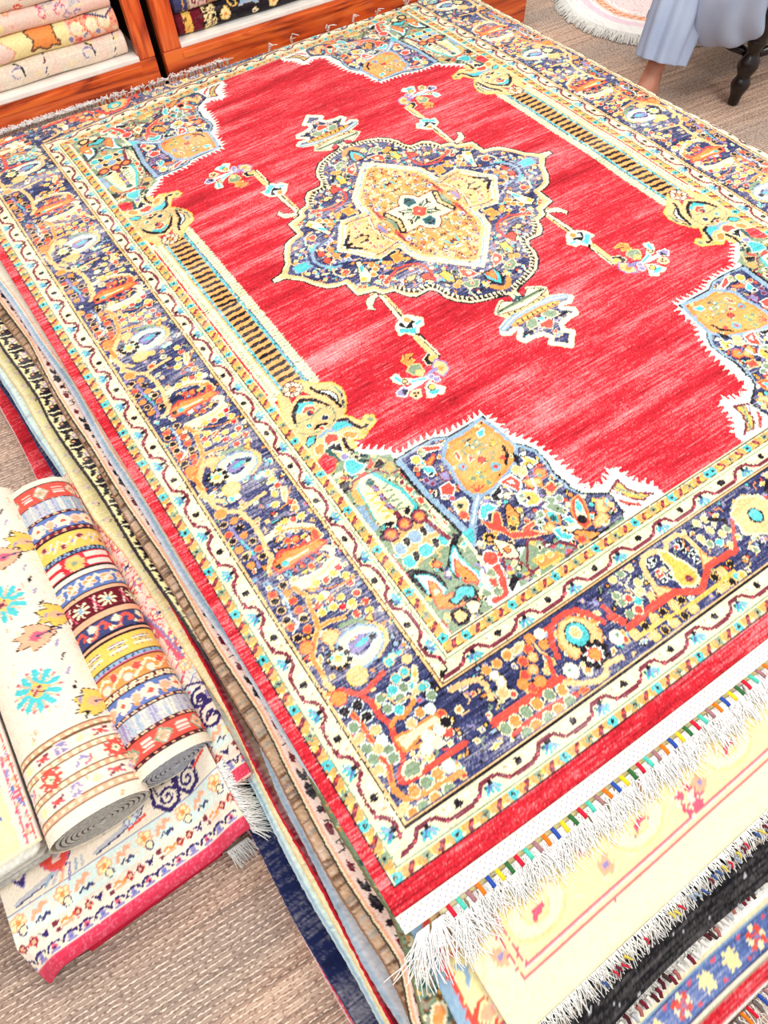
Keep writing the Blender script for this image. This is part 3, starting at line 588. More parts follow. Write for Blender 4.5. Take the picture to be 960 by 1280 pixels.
('Dc',0.6,'g',[44.6,85.8]),
('Dg',0.9,'y',[50,93.6,50.2,94.9,52.3,94,49.8,97.1]),
('Po',0.35,'',[39.4,81.6,39.1,84,42.1,84.9,43,82.7]),
('Pt',0.35,'w',[42.7,83.4,40.3,83.2,41.3,84.8,42.8,84.9]),
('Py',0.2,'g',[41.4,86.9,40.2,88.7,42.2,89.4]),
('Pq',0.3,'c',[49,87.9,48.4,89.3,50,89.7]),
('Lg',0.4,'',[47.5,85.4,49.4,85.6,49.6,87.5,47.5,88.8]),
('Lg',0.4,'',[44.7,90.3,42.7,90.6,44.6,92.3,47.4,91.9]),
('Lk',0.9,'',[39.7,90.8,40.3,93.1,42.5,95.2]),
('Dq',0.9,'',[42.1,93.4]),
('Lq',0.4,'',[54.5,94.9,53.9,97.6]),
('Lq',0.4,'',[53.4,95.6,53.9,97.6]),
('Lq',0.4,'',[52.3,96.4,53.9,97.6]),
('Lq',0.4,'',[51.2,97.1,53.9,97.6]),
('Lb',1.8,'',[54.4,98.7,57.2,100.9,60.3,103.8,63.9,108.3]),
('Lw',0.5,'',[54.4,98.7,57.2,100.9,60.3,103.8]),
('Lt',1.4,'',[62.2,105.1,63.5,107.3,63.7,105]),
('Dy',1.5,'w',[61.1,81.3]),
('Po',0.35,'q',[59.5,83.8,56.4,82.5,56.7,83.4,59.3,84.7]),
('Pt',0.35,'w',[61.1,84.2,59,85.6,59.6,87.4,61.3,86.2]),
('Dk',0.7,'w',[60.6,87.1]),
('Pq',0.35,'w',[57.9,78.8,53.6,81,53.7,82,56.9,81]),
('Pq',0.4,'w',[60.9,91.6,58.3,91.5,58,93.5,59.6,94.9,61.7,93.5]),
('Pl',0.35,'m',[58.8,87.9,56.7,88.6,57.4,91.1,59,90]),
('Dm',0.8,'l',[61.8,89.5,62.6,87.9]),
('Pp',0.4,'w',[61.2,96.9,57.7,97.2,57.9,99.1,61.5,102.1,61.3,99.5]),
('Dq',1.2,'o',[60.8,100.9]),
('Dk',0.7,'g',[60,98.4]),
('Pt',0.4,'w',[55.6,101.5,54,101.7,52.6,103.5,54.1,103.9,55.5,103.4,56.9,104.7,57.9,103.6]),
('Pk',0.35,'',[56.6,105.3,54.8,103.9,55.6,106.4]),
('Pq',0.3,'p',[58.2,104.7,56.3,106.4,54.1,104.3,53.2,105.3,54.8,108.2,54.4,110.7,51.7,112.4,50.4,111.5,47.5,111.6,47.8,112.4,50.3,112.8,47,115.8,50.9,114.4,54.9,112.3,56,109.6,57.7,107.7]),
('Po',0.4,'k',[50.9,105.1,49.6,104.6,49.6,108.1,50.8,110,53.1,110.2,53,108.1]),
('Dg',0.7,'y',[51.2,108.4]),
('Pk',0.3,'y',[53,108.6,52.6,110.1,51.1,109.8,53,111.1,53.9,110.6]),
('Pk',0.3,'w',[51.7,100.4,48.3,99.4,49,101.8,51,102.7,52.2,101.5]),
('Dw',0.9,'k',[49.8,101.7]),
('Pq',0.5,'w',[47.3,98.7,43.7,98.7,43,101.5,45.1,103.4,45.8,101.1]),
('Pw',0.35,'',[45.9,99.2,44.2,99.8,44.4,101.1,45.5,100.3]),
('Dp',1.5,'c',[40.6,99.3,41.5,98.2]),
('Py',0.4,'w',[37.7,95.4,36.5,97.1,35.5,99.2,38.4,99.3,39.3,97.7,37.6,97.4]),
('Pk',0.35,'',[38.9,93.6,38.2,95.5,40.4,97.5,40.2,95.7]),
('Dw',0.9,'k',[36.8,95.4,37.8,99.2]),
('Po',0.4,'q',[38.3,101.3,36.9,100.7,35.4,102.1,36.2,103.5,37.9,103.4]),
('Dg',0.8,'',[37.6,102.6]),
('Pp',0.4,'o',[41.9,101.8,40.2,102.4,38.2,103.2,38.7,104.3,41.5,103.9]),
('Pq',0.4,'p',[38.9,106,36.4,105.7,36.4,107.6,38.3,108.2]),
('Py',0.5,'w',[46.1,104.1,44.2,103.9,42,105.4,42.1,108,43.7,108.3,45.9,107.4,46.8,105.9]),
('Dk',0.7,'p',[44.3,106]),
('Dg',0.8,'w',[45.3,104.6,45.7,106.2]),
('Lw',0.6,'',[40.2,102.4,40.6,104.9,42,105.4]),
('Lw',0.5,'',[46.9,100.9,46.7,102.8,45.9,103.8]),
('Pq',0.5,'o',[35.6,112.6,33.4,112.2,33.4,114,34.7,116.7,36.5,119.5,38.3,119.6,39,117.5,37.5,114.5]),
('Pc',0.35,'',[35.2,112.9,34,112.8,34.3,114.8,35.7,117.8,37.3,119,38.4,117.8,37.2,115.2]),
('Pt',0.35,'',[35.2,113.1,34.2,113.3,34.8,115.3,36.3,116.1,36.2,114.4]),
('Dk',1.5,'',[37.2,117.6]),
('Pt',0.6,'o',[43.3,111.3,41.9,112.2,41.8,114,42.6,115.2,44,113.9]),
('Dd',1.0,'',[42.9,113.5]),
('Pt',0.4,'w',[40.7,115.1,39.3,115.6,39.2,117.3,40.6,116.9]),
('Pg',0.5,'w',[39.8,110.4,38.9,112.8,38.6,113.8,39.9,114.3,41.4,112.5,42.6,110]),
('Dg',1.1,'w',[37.9,110.3,39.9,109.5,44.9,111.1,46.4,112.8,46.8,114.2]),
('Pp',0.4,'o',[46.6,114.4,44.5,114,44.4,115.8,46.2,115.9]),
('Pt',0.4,'w',[45.1,116.1,43.6,116.3,43.7,117.9,42.3,119.6,43.6,120.1,45,118.8]),
('Pw',0.3,'p',[42.8,116.4,41.9,117.3,39.5,117.6,38.9,119.2,40.4,120,42.1,118]),
('Pq',0.6,'o',[41.7,120.4,39.9,120.3,38.8,121.4,39,122.5,41.6,122.1]),
('Po',0.4,'k',[41.5,119.3,40.5,119.1,38.7,120.4,36.1,122.7,39.2,122.8]),
('Dq',1.2,'o',[41.1,121.6]),
('Pp',0.4,'o',[30.3,115.5,28.6,116.2,30.5,117.6,29.6,119,31.6,119.1,31.3,120.6,33.7,121.2,35.6,120.9,35.4,119.8,32.7,118.9,31.6,116.9]),
('Pw',0.35,'',[25.8,115.2,21.2,112.6,20.7,114.8,20.1,117.9,17.2,120.5,14.4,122.3,20.1,122.3,24,121.6,27.1,121,26.3,118.5]),
('Lm',0.6,'',[25.4,115.5,21.7,114.2,21.5,117.4,20.1,119.7,16.8,121.9]),
('Py',0.3,'m',[24.4,115.7,22.1,114.8,21.8,117.7,19.8,120.3,18.2,121.5,20.4,121.7,22.6,119.4,23.5,117.1]),
('Lg',0.6,'',[23.8,115.6,22.1,118,19.8,121.2]),
('Lm',0.4,'',[25.6,116,23.8,117.8,22.1,120.7,19.7,121.9]),
('Lq',0.9,'',[25.5,119,24.6,120.4,22.3,122.2]),
('Dm',0.4,'',[25.5,119.4,24.3,121,23.1,121.6]),
('Pk',0.3,'y',[59.9,107.9,58.9,108.2,57.8,109.3,59.2,111,60.5,110.5,61.1,109.3]),
('Do',0.8,'',[59.6,109.4]),
('Pc',0.3,'k',[59,110.2,57.1,111.9,56.1,113.7,56.4,116.5,58.9,116.9,59.8,115.1,59.5,112.4]),
('Do',0.9,'m',[57.9,113.9]),
('Pg',0.5,'m',[60.2,115.6,57.6,117.3,57.2,121.6,62.2,120.8,62.3,119.1]),
('Pc',0.9,'t',[76.4,77.5,73,78.4,72.2,80.9,69.8,86.9,69.5,92.2,73.7,94.8,77.2,94.2,79.4,91.8,78.7,85.9,78,80.7]),
('PO',0.35,'',[78.4,77.5,75.7,77,71.8,77.8,69.5,79.8,68.6,81.5,65.3,81.3,68.1,80.8,69.9,78.9,72.8,78.1,75.7,77.7,77.9,79.3,78.5,80.8,79.3,86.9,79.8,92.4,80.9,91.7,80.8,84.4,80.1,79.7]),
('Lm',0.5,'',[79.9,79.9,78.1,77.7,74.9,77.6,71.2,78.1,69.1,81.1,66.5,81.4]),
('Lm',1.5,'',[74.8,80.8,74.4,84.2,74.8,87.7,74.2,90.4,74.4,93.5]),
('Ll',0.7,'',[74.8,80.8,74.4,84.2,74.8,87.7,74.2,90.4]),
('Ly',0.6,'',[74.4,84.2,77.1,82.8]),
('Ly',0.6,'',[74.4,84.2,77.3,85]),
('Lg',0.6,'',[74.4,84.2,71.5,83.4]),
('Lg',0.6,'',[74.4,84.2,71.5,85.2]),
('Ly',0.6,'',[74.6,87.4,77.2,86]),
('Ly',0.6,'',[74.6,87.4,77.4,88.2]),
('Lg',0.6,'',[74.6,87.4,71.6,86.6]),
('Lg',0.6,'',[74.6,87.4,71.7,88.4]),
('Ly',0.6,'',[74.2,90.4,76.8,89]),
('Ly',0.6,'',[74.2,90.4,77.1,91.1]),
('Lg',0.6,'',[74.2,90.4,71.3,89.6]),
('Lg',0.6,'',[74.2,90.4,71.4,91.4]),
('Dd',1.2,'g',[74.6,80.3]),
('Pk',0.35,'',[81.5,76.3,79.5,76.2,78.7,77.3,80.2,79.2,81.8,80.5,81.5,78.2]),
('Pk',0.35,'',[78.9,92.1,76.7,92.3,75.8,93.3,77,93.9,78.6,92.8]),
('Pk',0.35,'',[72.6,92,70.4,91.2,71.1,93,72.4,93.4]),
('Pq',0.35,'',[80.3,74.2,78.5,75.8,78,76.8,79.4,76.1]),
('Pq',0.35,'',[76.5,76.4,73.7,76.9,73.7,77.6,76.1,77.7]),
('Pq',0.35,'',[70.4,73.7,70.4,75.7,72.3,77.4,72.7,76.1]),
('Pt',0.3,'w',[76.1,71.2,74.4,71.8,73.7,73.9,72.6,75.2,74.5,75.8,77.1,76,77.8,74]),
('Pk',0.3,'p',[71.6,76.9,69.9,76.1,68.6,75.4,68.5,77.1,67.3,77.9,68.8,78.8,70.4,78.2]),
('PO',0.4,'g',[69.4,78.4,67.3,77.9,66.5,78.4,67.1,80.5,68.9,80.8]),
('Pb',0.7,'g',[81.5,84.4,79.5,84.9,80.2,89.4,79.8,92.4,81.6,92.9,81.9,89.2]),
('PO',0.4,'c',[79.5,95.3,77.6,94.8,75.8,95.6,71.8,94.3,69,95.3,68.1,99,67.4,103.4,68.2,105,72,105.4,77.1,106.2,80.1,105,79.6,101.1]),
('Dm',2.3,'k',[70.1,95.2]),
('Do',1.3,'q',[70.1,95.2]),
('Dm',2.3,'k',[74.2,94.9]),
('Do',1.3,'q',[74.2,94.9]),
('Dm',2.3,'k',[78.5,95.5]),
('Do',1.3,'q',[78.5,95.5]),
('Db',2.1,'c',[74.2,99.1]),
('Db',1.9,'c',[69.7,99.1]),
('Db',1.8,'c',[78.8,99.9]),
('Dt',2.0,'c',[78.8,103.8]),
('Dt',1.7,'c',[69,103.5]),
('Pt',0.4,'c',[74.8,101.9,73,102,72.1,103.7,73.3,105,75.4,104.8,75.9,103.3]),
('Pk',0.25,'c',[77,98.1,75.8,98.1,75.7,99,76,100,76.9,100.7,77.4,99.7]),
('Pk',0.25,'c',[72,97.9,70.8,97.9,70.7,98.8,71.1,99.9,72,100.6,72.4,99.6]),
('Pk',0.25,'c',[71.4,102,70.3,102,70.1,102.9,70.5,103.9,71.4,104.6,71.9,103.7]),
('Pk',0.25,'c',[77.3,102.3,76.1,102.3,76,103.2,76.3,104.2,77.2,104.9,77.7,104]),
('Lm',1.2,'',[69.3,97.1,68.7,99.9,67.7,103.9]),
('Lg',1.0,'',[77.4,106,73.4,105.8,69.8,105.6]),
('Pq',0.3,'c',[67.6,90.1,66.6,91,66.2,92.4,67.6,92.9,67.8,91.8]),
('Pq',0.3,'c',[67.2,95.9,66.2,96.8,65.8,98.1,67.1,98.6,67.4,97.5]),
('Pq',0.3,'c',[66.8,98.4,65.8,99.2,65.4,100.6,66.8,101,67,100]),
('Pq',0.3,'c',[68.3,85.8,67.3,86.7,66.9,88.2,68.3,88.7,68.5,87.6]),
('Dm',0.8,'c',[68,84.8,66.9,95.6]),
('Po',0.3,'q',[75.1,107.5,73.7,107.2,73.2,108.4,74.4,108.6]),
('Lc',0.8,'',[66.3,92.1,66.4,98.9,66.5,102.3]),
('Pk',0.35,'',[81.2,105.5,79.8,105.6,77.3,107.5,75.5,110.1,75.2,112.3,75.8,114.6,76.3,112.3,77.2,109.4,79.8,107.2,79.8,110.4,79.9,114.6,80.5,113.5,81.2,109.9]),
('Pw',0.3,'t',[80,107.5,77.4,109.2,76.3,112.3,76.7,114.8,77.5,114.3,77.7,112.2,78.2,110.3,80.1,112.9,79.7,110.9]),
('Po',0.3,'q',[78.2,110.3,77.4,111.7,77.3,113.6,77.8,115.3,75.2,115.8,72.8,116.6,71.7,120,77.3,118.6,80.3,116.7,79.5,113]),
('Pk',0.35,'',[70.4,107.4,67.5,104.6,65.1,104.1,64.3,104.6,67.1,106.2,67.7,109.1,68.1,110.5,68,106.4,70.9,108.7,72.3,111.4,71.9,114,72.8,113.1,72.3,109.4]),
('Pw',0.4,'t',[68,106.4,68.7,109.3,68.4,112,67.6,114.9,68.9,117.6,69.1,116.3,69.8,114.7,71.5,113.9,71.9,110.9,70.3,108.3]),
('Po',0.4,'q',[69.9,109.3,69.3,112.2,68.5,115.1,69,116.7,71.4,114.8,71.5,111.9]),
('Lc',0.8,'',[64.5,105.4,64.7,110.3,65.3,114,67.3,117.5,70.4,119.3]),
('Ll',0.6,'',[66.6,112.7,65.7,114.5,66,115.9]),
('Pn',0.35,'',[74.1,110.3,72.3,109.4,72.7,111.5,73.9,113.1,74.8,111.8]),
('Pt',0.5,'k',[77.1,116.9,75.5,116.7,74.1,115.4,72.4,115.7,70.9,116.7,71,118.2,72.3,118.9,73.6,117.6,76.3,118.2]),
('Pk',0.35,'',[74.1,117.3,73,118.8,71.3,119.5,72.5,120.6,74.8,119.2]),
('Pc',0.3,'k',[74.5,119.3,72.7,119.4,71.8,121.1,73.5,122.3,75.3,121.8]),
('Pp',0.9,'k',[78.1,119.6,76.5,119.9,75.8,121.5,77.3,122.4,78.4,122,78.6,120.8]),
('Lw',2.6,'',[62.5,112.5,62.9,115.5,63.4,118.4,65.5,122.1,69.1,122.1]),
('Lq',1.7,'',[62.5,112.5,62.9,115.5,63.4,118.4,65.5,122.1,68.5,122.3]),
('Dq',2.2,'w',[62.7,113.5]),
('Pq',0.5,'g',[66.3,117.7,65.1,118.1,65.7,119.6,67.2,120.2]),
('Dg',1.2,'c',[66.7,121,65,116.6]),
('Pk',0.35,'',[63.8,121.3,60.9,119.2,60.4,121.1,63.9,122.8]),
]),
('tileA',[
('Lp',1.5,'',[103.9,94.8,102.5,98.4,103.4,101.7,103.7,104.5,104.5,106.7,106.4,108.7,108.7,111.7,108.7,113.9,108.7,116,109.2,118,108.5,120.5,106.1,122.5]),
('Lo',1.0,'',[103.9,94.8,102.5,98.4,103.4,101.7,103.7,104.5,104.5,106.7,106.4,108.7,108.7,111.7,108.7,113.9,108.7,116]),
('Lp',1.3,'',[104.5,106.7,102.2,106.4,98.5,107.4]),
('Lo',0.8,'',[104.5,106.7,102.2,106.4,98.5,107.4]),
('Lp',1.2,'',[102.7,98.6,100.9,99.5]),
('Pc',0.6,'b',[103.4,113.3,102.3,111.5,99.6,110.8,97.1,111,95,112.5,93.8,114.4,94.7,116.7,97.2,118.6,99.5,119.1,101.9,119.3,103.1,117.7,102.6,116.3]),
('Pn',0.5,'w',[101.2,113.4,99.9,112.4,98,112.6,95.2,113.8,94.9,115.1,97.2,116,99.3,117.2,100.9,116.6,101.6,115.2]),
('Pl',0.35,'',[101.1,113.8,98.6,112.9,96.6,114,97.3,115.6,100,116.3,101.4,115.4]),
('Pt',0.35,'',[100.2,114.4,97.8,113.8,96.1,114.3,98.4,115.3,99.9,115]),
('Pk',0.2,'b',[96.8,113.8,94.8,114.3,95.5,115.4,96.6,115]),
('Ly',0.6,'',[100.3,109.2,97.8,109.4,94,112,93.2,115.5,94.5,117.5]),
('Lg',1.4,'',[100.1,108.9,97.6,109.2,95.2,110.7]),
('Lp',0.8,'',[93.8,112.2,92.7,114.7,93.7,117.3,97.3,119.2]),
('Dc',3.0,'p',[104.2,114.7]),
('Dk',1.0,'',[102.5,116.2]),
('Dk',1.0,'',[103.7,117.2]),
('Dk',1.0,'',[105.2,117.1]),
('Dk',1.0,'',[106.2,116]),
('Dk',1.0,'',[106.5,114.4]),
('Dk',1.0,'',[105.7,113.1]),
('Dk',1.0,'',[104.2,112.6]),
('Dk',1.0,'',[102.9,113.2]),
('Dk',1.0,'',[102.2,114.7]),
('Dy',1.3,'',[104.4,114.9]),
('Dt',0.6,'',[105.4,114,103.4,114.4]),
('Dp',2.4,'o',[103.3,109.7]),
('Lp',1.0,'',[103.7,110.6,104.3,112.3]),
('Dp',3.0,'y',[103.1,120.3]),
('Do',2.1,'q',[108.5,109]),
('Do',1.25,'o',[105.8,95.3]),
('Dq',1.25,'o',[105.6,97.7]),
('Dq',1.25,'o',[105.6,100.3]),
('Dk',1.25,'p',[105.7,102.8]),
('Dk',1.25,'p',[108.8,101]),
('Dq',1.25,'o',[108.8,103]),
('Dq',1.25,'o',[106.3,105.4]),
('Dk',1.25,'p',[108.9,106.1]),
('Dk',1.25,'p',[105.5,93]),
('Dk',1.25,'p',[108.8,95.5]),
('Dk',1.25,'p',[108.7,98.3]),
('Dq',1.25,'o',[108.5,93.7]),
('Lw',0.5,'',[106.9,93.2,106.8,97.7,107.8,100.9,107,103,109.1,104.5]),
('Lb',0.5,'',[107.4,91.6,106.7,94.6,107.4,99.6]),
('Dy',1.2,'c',[99.3,96.7]),
('Dq',1.2,'c',[97.1,97.4]),
('Dy',1.2,'c',[94.9,96.8]),
('Dy',1.2,'c',[92.9,98.9]),
('Dr',1.2,'c',[93.1,96.1]),
('Dr',1.2,'c',[93.1,101]),
('Dy',1.2,'c',[100.3,100.5]),
('Dq',1.2,'c',[98.7,101.8]),
('Dy',1.2,'c',[96.6,102.9]),
('Dq',1.2,'c',[101.7,101.9]),
('Dy',1.2,'c',[99.1,103.9]),
('Dr',1.2,'c',[97.5,105.1]),
('Dy',1.2,'c',[95.2,105.3]),
('Dq',1.2,'c',[92.7,106.8]),
('Dq',1.2,'c',[93.2,103.9]),
('Dy',1.2,'c',[93.2,109.2]),
('Dq',1.2,'c',[95.9,108.3]),
('Dy',1.2,'c',[101.8,103.8]),
('Lp',0.35,'',[100.3,104.3,100,102.1,95.8,100.7,93.5,100.3]),
('Lp',0.35,'',[98.2,106.9,95.3,106.6,93.1,106.9]),
('Lo',0.35,'',[101.7,96.9,97.8,99.3,94.8,100.2,91.4,100.2]),
('Py',0.3,'m',[94.9,110.3,93.1,109.6,93.7,111.5,94.1,111.6]),
('Dc',1.0,'t',[96.4,120.9,95,120.7]),
('Db',0.8,'k',[92.5,117,92.7,118.8]),
]),
('tileB',[
('Lc',2.2,'',[103.4,80,100.4,79.5,97.3,80,94.5,81.5,93,83.1,92.5,86.1]),
('Lo',1.5,'',[93.1,83.4,92.5,86.1]),
('Lc',2.0,'',[93.5,89,92.1,90.8,93.1,93.1,95.9,94.9,99,94.4]),
('Lc',3.6,'',[93.2,93.9,95.9,94.9,100,94.9,102.8,94.6]),
('Lo',0.7,'',[100.6,79.8,97.5,80.4,94.8,81.9,93.6,83.6]),
('Lp',0.5,'',[93.3,93.8,96,94.8,100.1,95.2]),
('Po',0.6,'q',[104.7,86.9,102,85,98.5,86.2,93.7,87,92.4,88.4,95.2,89,99.2,88.7,101.9,89.3,104.7,89]),
('Lq',0.7,'',[102.5,86,101.4,84.6]),
('Lq',0.7,'',[100.4,85.3,99.3,83.9]),
('Lq',0.7,'',[98.4,85.4,97.3,84]),
('Lq',0.7,'',[96.6,85.9,95.5,84.5]),
('Lq',0.7,'',[94.6,86,93.4,84.6]),
('Lq',0.7,'',[101.9,89.8,101.4,91.4]),
('Lq',0.7,'',[99.7,89.7,99.3,91.3]),
('Lq',0.7,'',[97.4,89.2,96.9,90.8]),
('Lq',0.7,'',[95.4,89.3,94.9,90.9]),
('Lc',1.0,'',[101.8,87.8,99.5,87.9,96.7,87.9]),
('Dt',1.3,'',[102.4,88.1]),
('Dk',1.2,'',[104.1,88]),
('Pq',0.3,'o',[93.3,83.8,92.3,84.5,92.9,86.8,94.3,86.7]),
('Po',0.3,'q',[97.9,83.1,96.8,83,97.2,84.5,98.2,84.3]),
('Dq',1.1,'o',[98,92.1,99.2,83.1]),
('Dy',0.9,'k',[95.8,84.2,95.5,91.4,99.9,92.5]),
('Lp',0.5,'',[101.3,82,100.2,81.7,99.9,82.6]),
('Lp',0.5,'',[96.1,84,95,83.7,94.7,84.6]),
('Lp',0.5,'',[97.3,91.8,96.3,91.5,95.9,92.4]),
('Lp',0.5,'',[95.2,91.2,94.2,90.8,93.8,91.7]),
('Dy',1.3,'c',[93.9,65.2]),
('Dq',1.3,'c',[93.6,67.7]),
('Dy',1.3,'c',[95.4,69.6]),
('Dq',1.3,'c',[93.6,73.8]),
('Dy',1.3,'c',[96.8,72.4]),
('Do',1.3,'c',[93.4,76.1]),
('Dq',1.3,'c',[95.3,78.7]),
('Dy',1.3,'c',[97.2,78]),
('Dy',1.3,'c',[99.3,79]),
('Dy',1.3,'c',[93.3,79]),
('Pp',0.4,'c',[93.1,68.9,92.5,69.1,93,71.4,94.4,72.7,94.2,71.4]),
('Lo',0.4,'',[96.3,74.2,94.3,73.8,91.5,70]),
('Lk',0.6,'',[99.9,77.1,97,77,94.4,78]),
('Dq',1.25,'o',[108.9,41.5]),
('Dq',1.25,'o',[109,46]),
('Dk',1.25,'p',[105.8,45.4]),
('Dq',1.25,'o',[106.5,48.9]),
('Dk',1.25,'p',[109,49.2]),
('Dk',1.25,'p',[109,43.9]),
('Dq',1.25,'o',[111.5,38.9]),
('Do',1.25,'o',[106.6,70.7]),
('Dk',1.25,'p',[109,70.4]),
('Dk',1.25,'p',[106.5,73.2]),
('Dq',1.25,'o',[109.3,73.6]),
('Do',1.25,'o',[106.6,75.8]),
('Dk',1.25,'p',[105.7,78.5]),
('Dk',1.25,'p',[109.4,75.8]),
('Do',1.25,'o',[109.2,78.8]),
('Dk',1.25,'p',[108.9,81.4]),
('Dq',1.25,'o',[105.5,81.1]),
('Dk',1.25,'p',[105.7,83.4]),
('Do',1.25,'o',[108.9,84]),
('Ll',0.9,'',[108.2,71.9,107.9,76.2,107.1,81.3,107.6,85.6]),
('Lt',0.6,'',[107.8,76.7,107,81.8]),
('Lp',1.5,'',[104.6,49.8,107.1,53.1,109.3,56.5,108.7,60.5,108.6,64,106.7,67.4,104.5,69.1,103.4,74.5,103.6,79,104.3,82.9,104.2,84.7,105.9,86.9]),
('Lp',1.3,'',[104.5,69.1,101,68.3,97.2,67.8]),
('Do',2.2,'p',[108.3,67.1,108.6,52.2]),
]),
('nearA',[
('Lq',1.6,'',[65.3,139.3,64.6,136.8,63,134.3,60.2,132.9,57.1,133,54.6,133.8,52.7,136,51.4,138.8]),
('Lq',1.3,'',[48.8,136.3,48.3,139.1,47.2,141.2]),
('Lq',1.1,'',[63.7,133.3,62,133.5]),
('Pp',0.4,'o',[63.1,137.7,62,135.7,59.8,134.2,56.7,134.3,54.6,136.3,53.4,138.4,53.7,140.7,55.2,141.9,60.2,141.3,62.4,141.6,63,140.2]),
('Dt',3.6,'k',[58.3,137.9]),
('Dp',1.6,'c',[58.3,137.4]),
('Dw',3.3,'',[58.1,143.2]),
('Dk',1.15,'',[55.9,144.6]),
('Dk',1.15,'',[57.6,145.4]),
('Dk',1.15,'',[59.5,145.2]),
('Dk',1.15,'',[60.8,144.1]),
('Dk',1.15,'',[60.9,142.5]),
('Dk',1.15,'',[59.6,141.2]),
('Dk',1.15,'',[57.7,140.9]),
('Dk',1.15,'',[55.9,141.6]),
('Dk',1.15,'',[55.2,143.1]),
('Do',1.8,'q',[58.1,143.2]),
('Dw',2.0,'c',[65,143.1]),
('Dw',2.0,'c',[51.4,142.9]),
('Dg',0.6,'',[65.3,142.8,50.9,142.6]),
('Lq',1.2,'',[67.4,137.5,67.4,139.1,68.5,141.1,69,142.5]),
('Lq',2.0,'',[85.7,142.9,80.8,142.8,76.3,142.8,70.7,142.7,68,143.4]),
('Lq',1.3,'',[83.7,146.6,78.2,146.3,74,146.4,70.1,146.9,67.5,147.3]),
('Pq',0.35,'',[70.5,142.5,69.3,141.6,67.8,143.2,68.6,143.7]),
('Lp',1.4,'',[67.7,144.3,65,146.2,61.7,147.6,59.2,147.5,57.8,146,53.6,146.6]),
('Pq',0.3,'o',[66.6,147.2,65.3,147,64.6,147.8,66.3,148]),
('Do',1.3,'o',[67.8,133.1]),
('Dq',1.3,'o',[69.6,134.8]),
('Do',1.3,'o',[66.1,135.7]),
('Dq',1.3,'o',[72.4,136.2]),
('Dp',1.3,'o',[71.7,138.7]),
('Dq',1.3,'o',[74,138.7]),
('Do',1.3,'o',[75.6,139.8]),
('Dq',1.3,'o',[74.3,141.5]),
('Do',1.3,'o',[72,141.3]),
('Dp',1.3,'o',[70,136.5]),
('Dw',1.5,'c',[65.2,133.5]),
('Dp',1.5,'c',[74.3,133.3]),
('Dw',1.5,'c',[79.2,137]),
('Dp',1.5,'c',[80.2,139.1]),
('Pp',0.4,'c',[72.7,133.1,71.2,132.7,69.8,132.9,70.6,133.8,72.8,134.1]),
('Lp',0.5,'',[67.7,133.5,67.8,136.6,67,137.8]),
('Do',1.6,'c',[69.5,145.1]),
('Dg',1.6,'c',[72.4,144.4]),
('Do',1.6,'c',[75.8,144.5]),
('Dg',1.6,'c',[78.8,144.5]),
('Do',1.6,'c',[81.8,144.7]),
('Dg',1.6,'c',[84.4,144.9]),
('Dg',1.6,'c',[69.6,147.7]),
('Do',1.6,'c',[72.7,147.7]),
('Dg',1.6,'c',[75.7,147.9]),
('Do',1.6,'c',[78.7,147.8]),
('Dg',1.6,'c',[81.3,147.9]),
]),
('nearB',[
('Lp',1.6,'',[35.2,141.9,35.1,139.1,34.7,136.3,33.7,133.8,31.4,132.4,28.7,132.9,26.6,134.2]),
('Lp',1.6,'',[26,134.1,24.2,132.4,21,132.5,19.2,134.2,19.2,137.4,20,140.5,18.4,142.2]),
('Pp',0.3,'o',[35.6,138.7,34,140.1,31.9,142.1,35.2,142.3,36.5,141.9]),
('Pp',0.3,'o',[19,138.4,19,140.3,17.1,141.9,20.8,142.7,21.9,142]),
('Py',0.6,'c',[27.7,133.5,26.3,134.8,26,136.9,24.9,138.3,24.3,141,24.8,142.6,27.1,143.4,29.3,142.2,29.6,140.1,28.1,138,28.4,135.8]),
('Dm',1.2,'o',[26.8,141.8]),
('Dq',0.8,'w',[23.2,134.8]),
('Dk',0.8,'w',[22.5,136.3]),
('Dk',0.8,'w',[21.9,138.2]),
('Dk',0.8,'w',[21.9,139.7]),
('Dk',0.8,'w',[30.6,134.5]),
('Dq',0.8,'w',[31.8,136.9]),
('Dk',0.8,'w',[32,139]),
('Dk',0.8,'w',[31.9,134.9]),
('Dk',0.8,'w',[21.7,134.7]),
('Dk',0.8,'w',[20.6,137.8]),
('Dk',0.8,'w',[30.4,139.2]),
('Dk',0.8,'w',[31.9,134.1]),
('Lq',2.0,'',[47.5,142.7,41.2,142.3,35.4,142.2,32.2,142.4,28.9,144.2]),
('Lq',1.7,'',[29.1,144.3,26.6,145.2,22.9,143.3,20.7,142,15.7,142.3,11.3,142.5]),
('Lq',1.4,'',[49.6,138.7,48.5,140,47.5,142.7]),
('Ly',0.9,'',[46.6,145.4,40.8,145.4,33.7,146.1,27.8,146.3,23.2,146.2,16.3,145.8]),
('Dk',1.2,'y',[44.1,144.4]),
('Dk',1.2,'y',[38.2,144.3]),
('Dk',1.2,'y',[32.4,144.5]),
('Dk',1.2,'y',[41,147.3]),
('Dk',1.2,'y',[34.7,147.3]),
('Dk',1.2,'y',[21.5,144.6]),
('Dk',1.2,'y',[15.6,144.3]),
('Dk',1.2,'y',[18.7,147.3]),
('Dp',1.6,'y',[41,144.2]),
('Dp',1.6,'y',[34.8,144.3]),
('Dp',1.6,'y',[31.7,147.3]),
('Dp',1.6,'y',[37.9,147.5]),
('Dp',1.6,'y',[43.8,147]),
('Dp',1.6,'y',[18.9,144.6]),
('Dp',1.6,'y',[21.6,147.5]),
('Dp',1.6,'y',[47.4,144.6]),
('Dp',1.3,'c',[36.9,132.6]),
('Dg',1.3,'c',[39.8,132.8]),
('Dp',1.3,'c',[42.3,132.8]),
('Dp',1.3,'c',[37.8,136.3]),
('Dq',1.3,'c',[42.5,137.9]),
('Dq',1.3,'c',[42.5,141]),
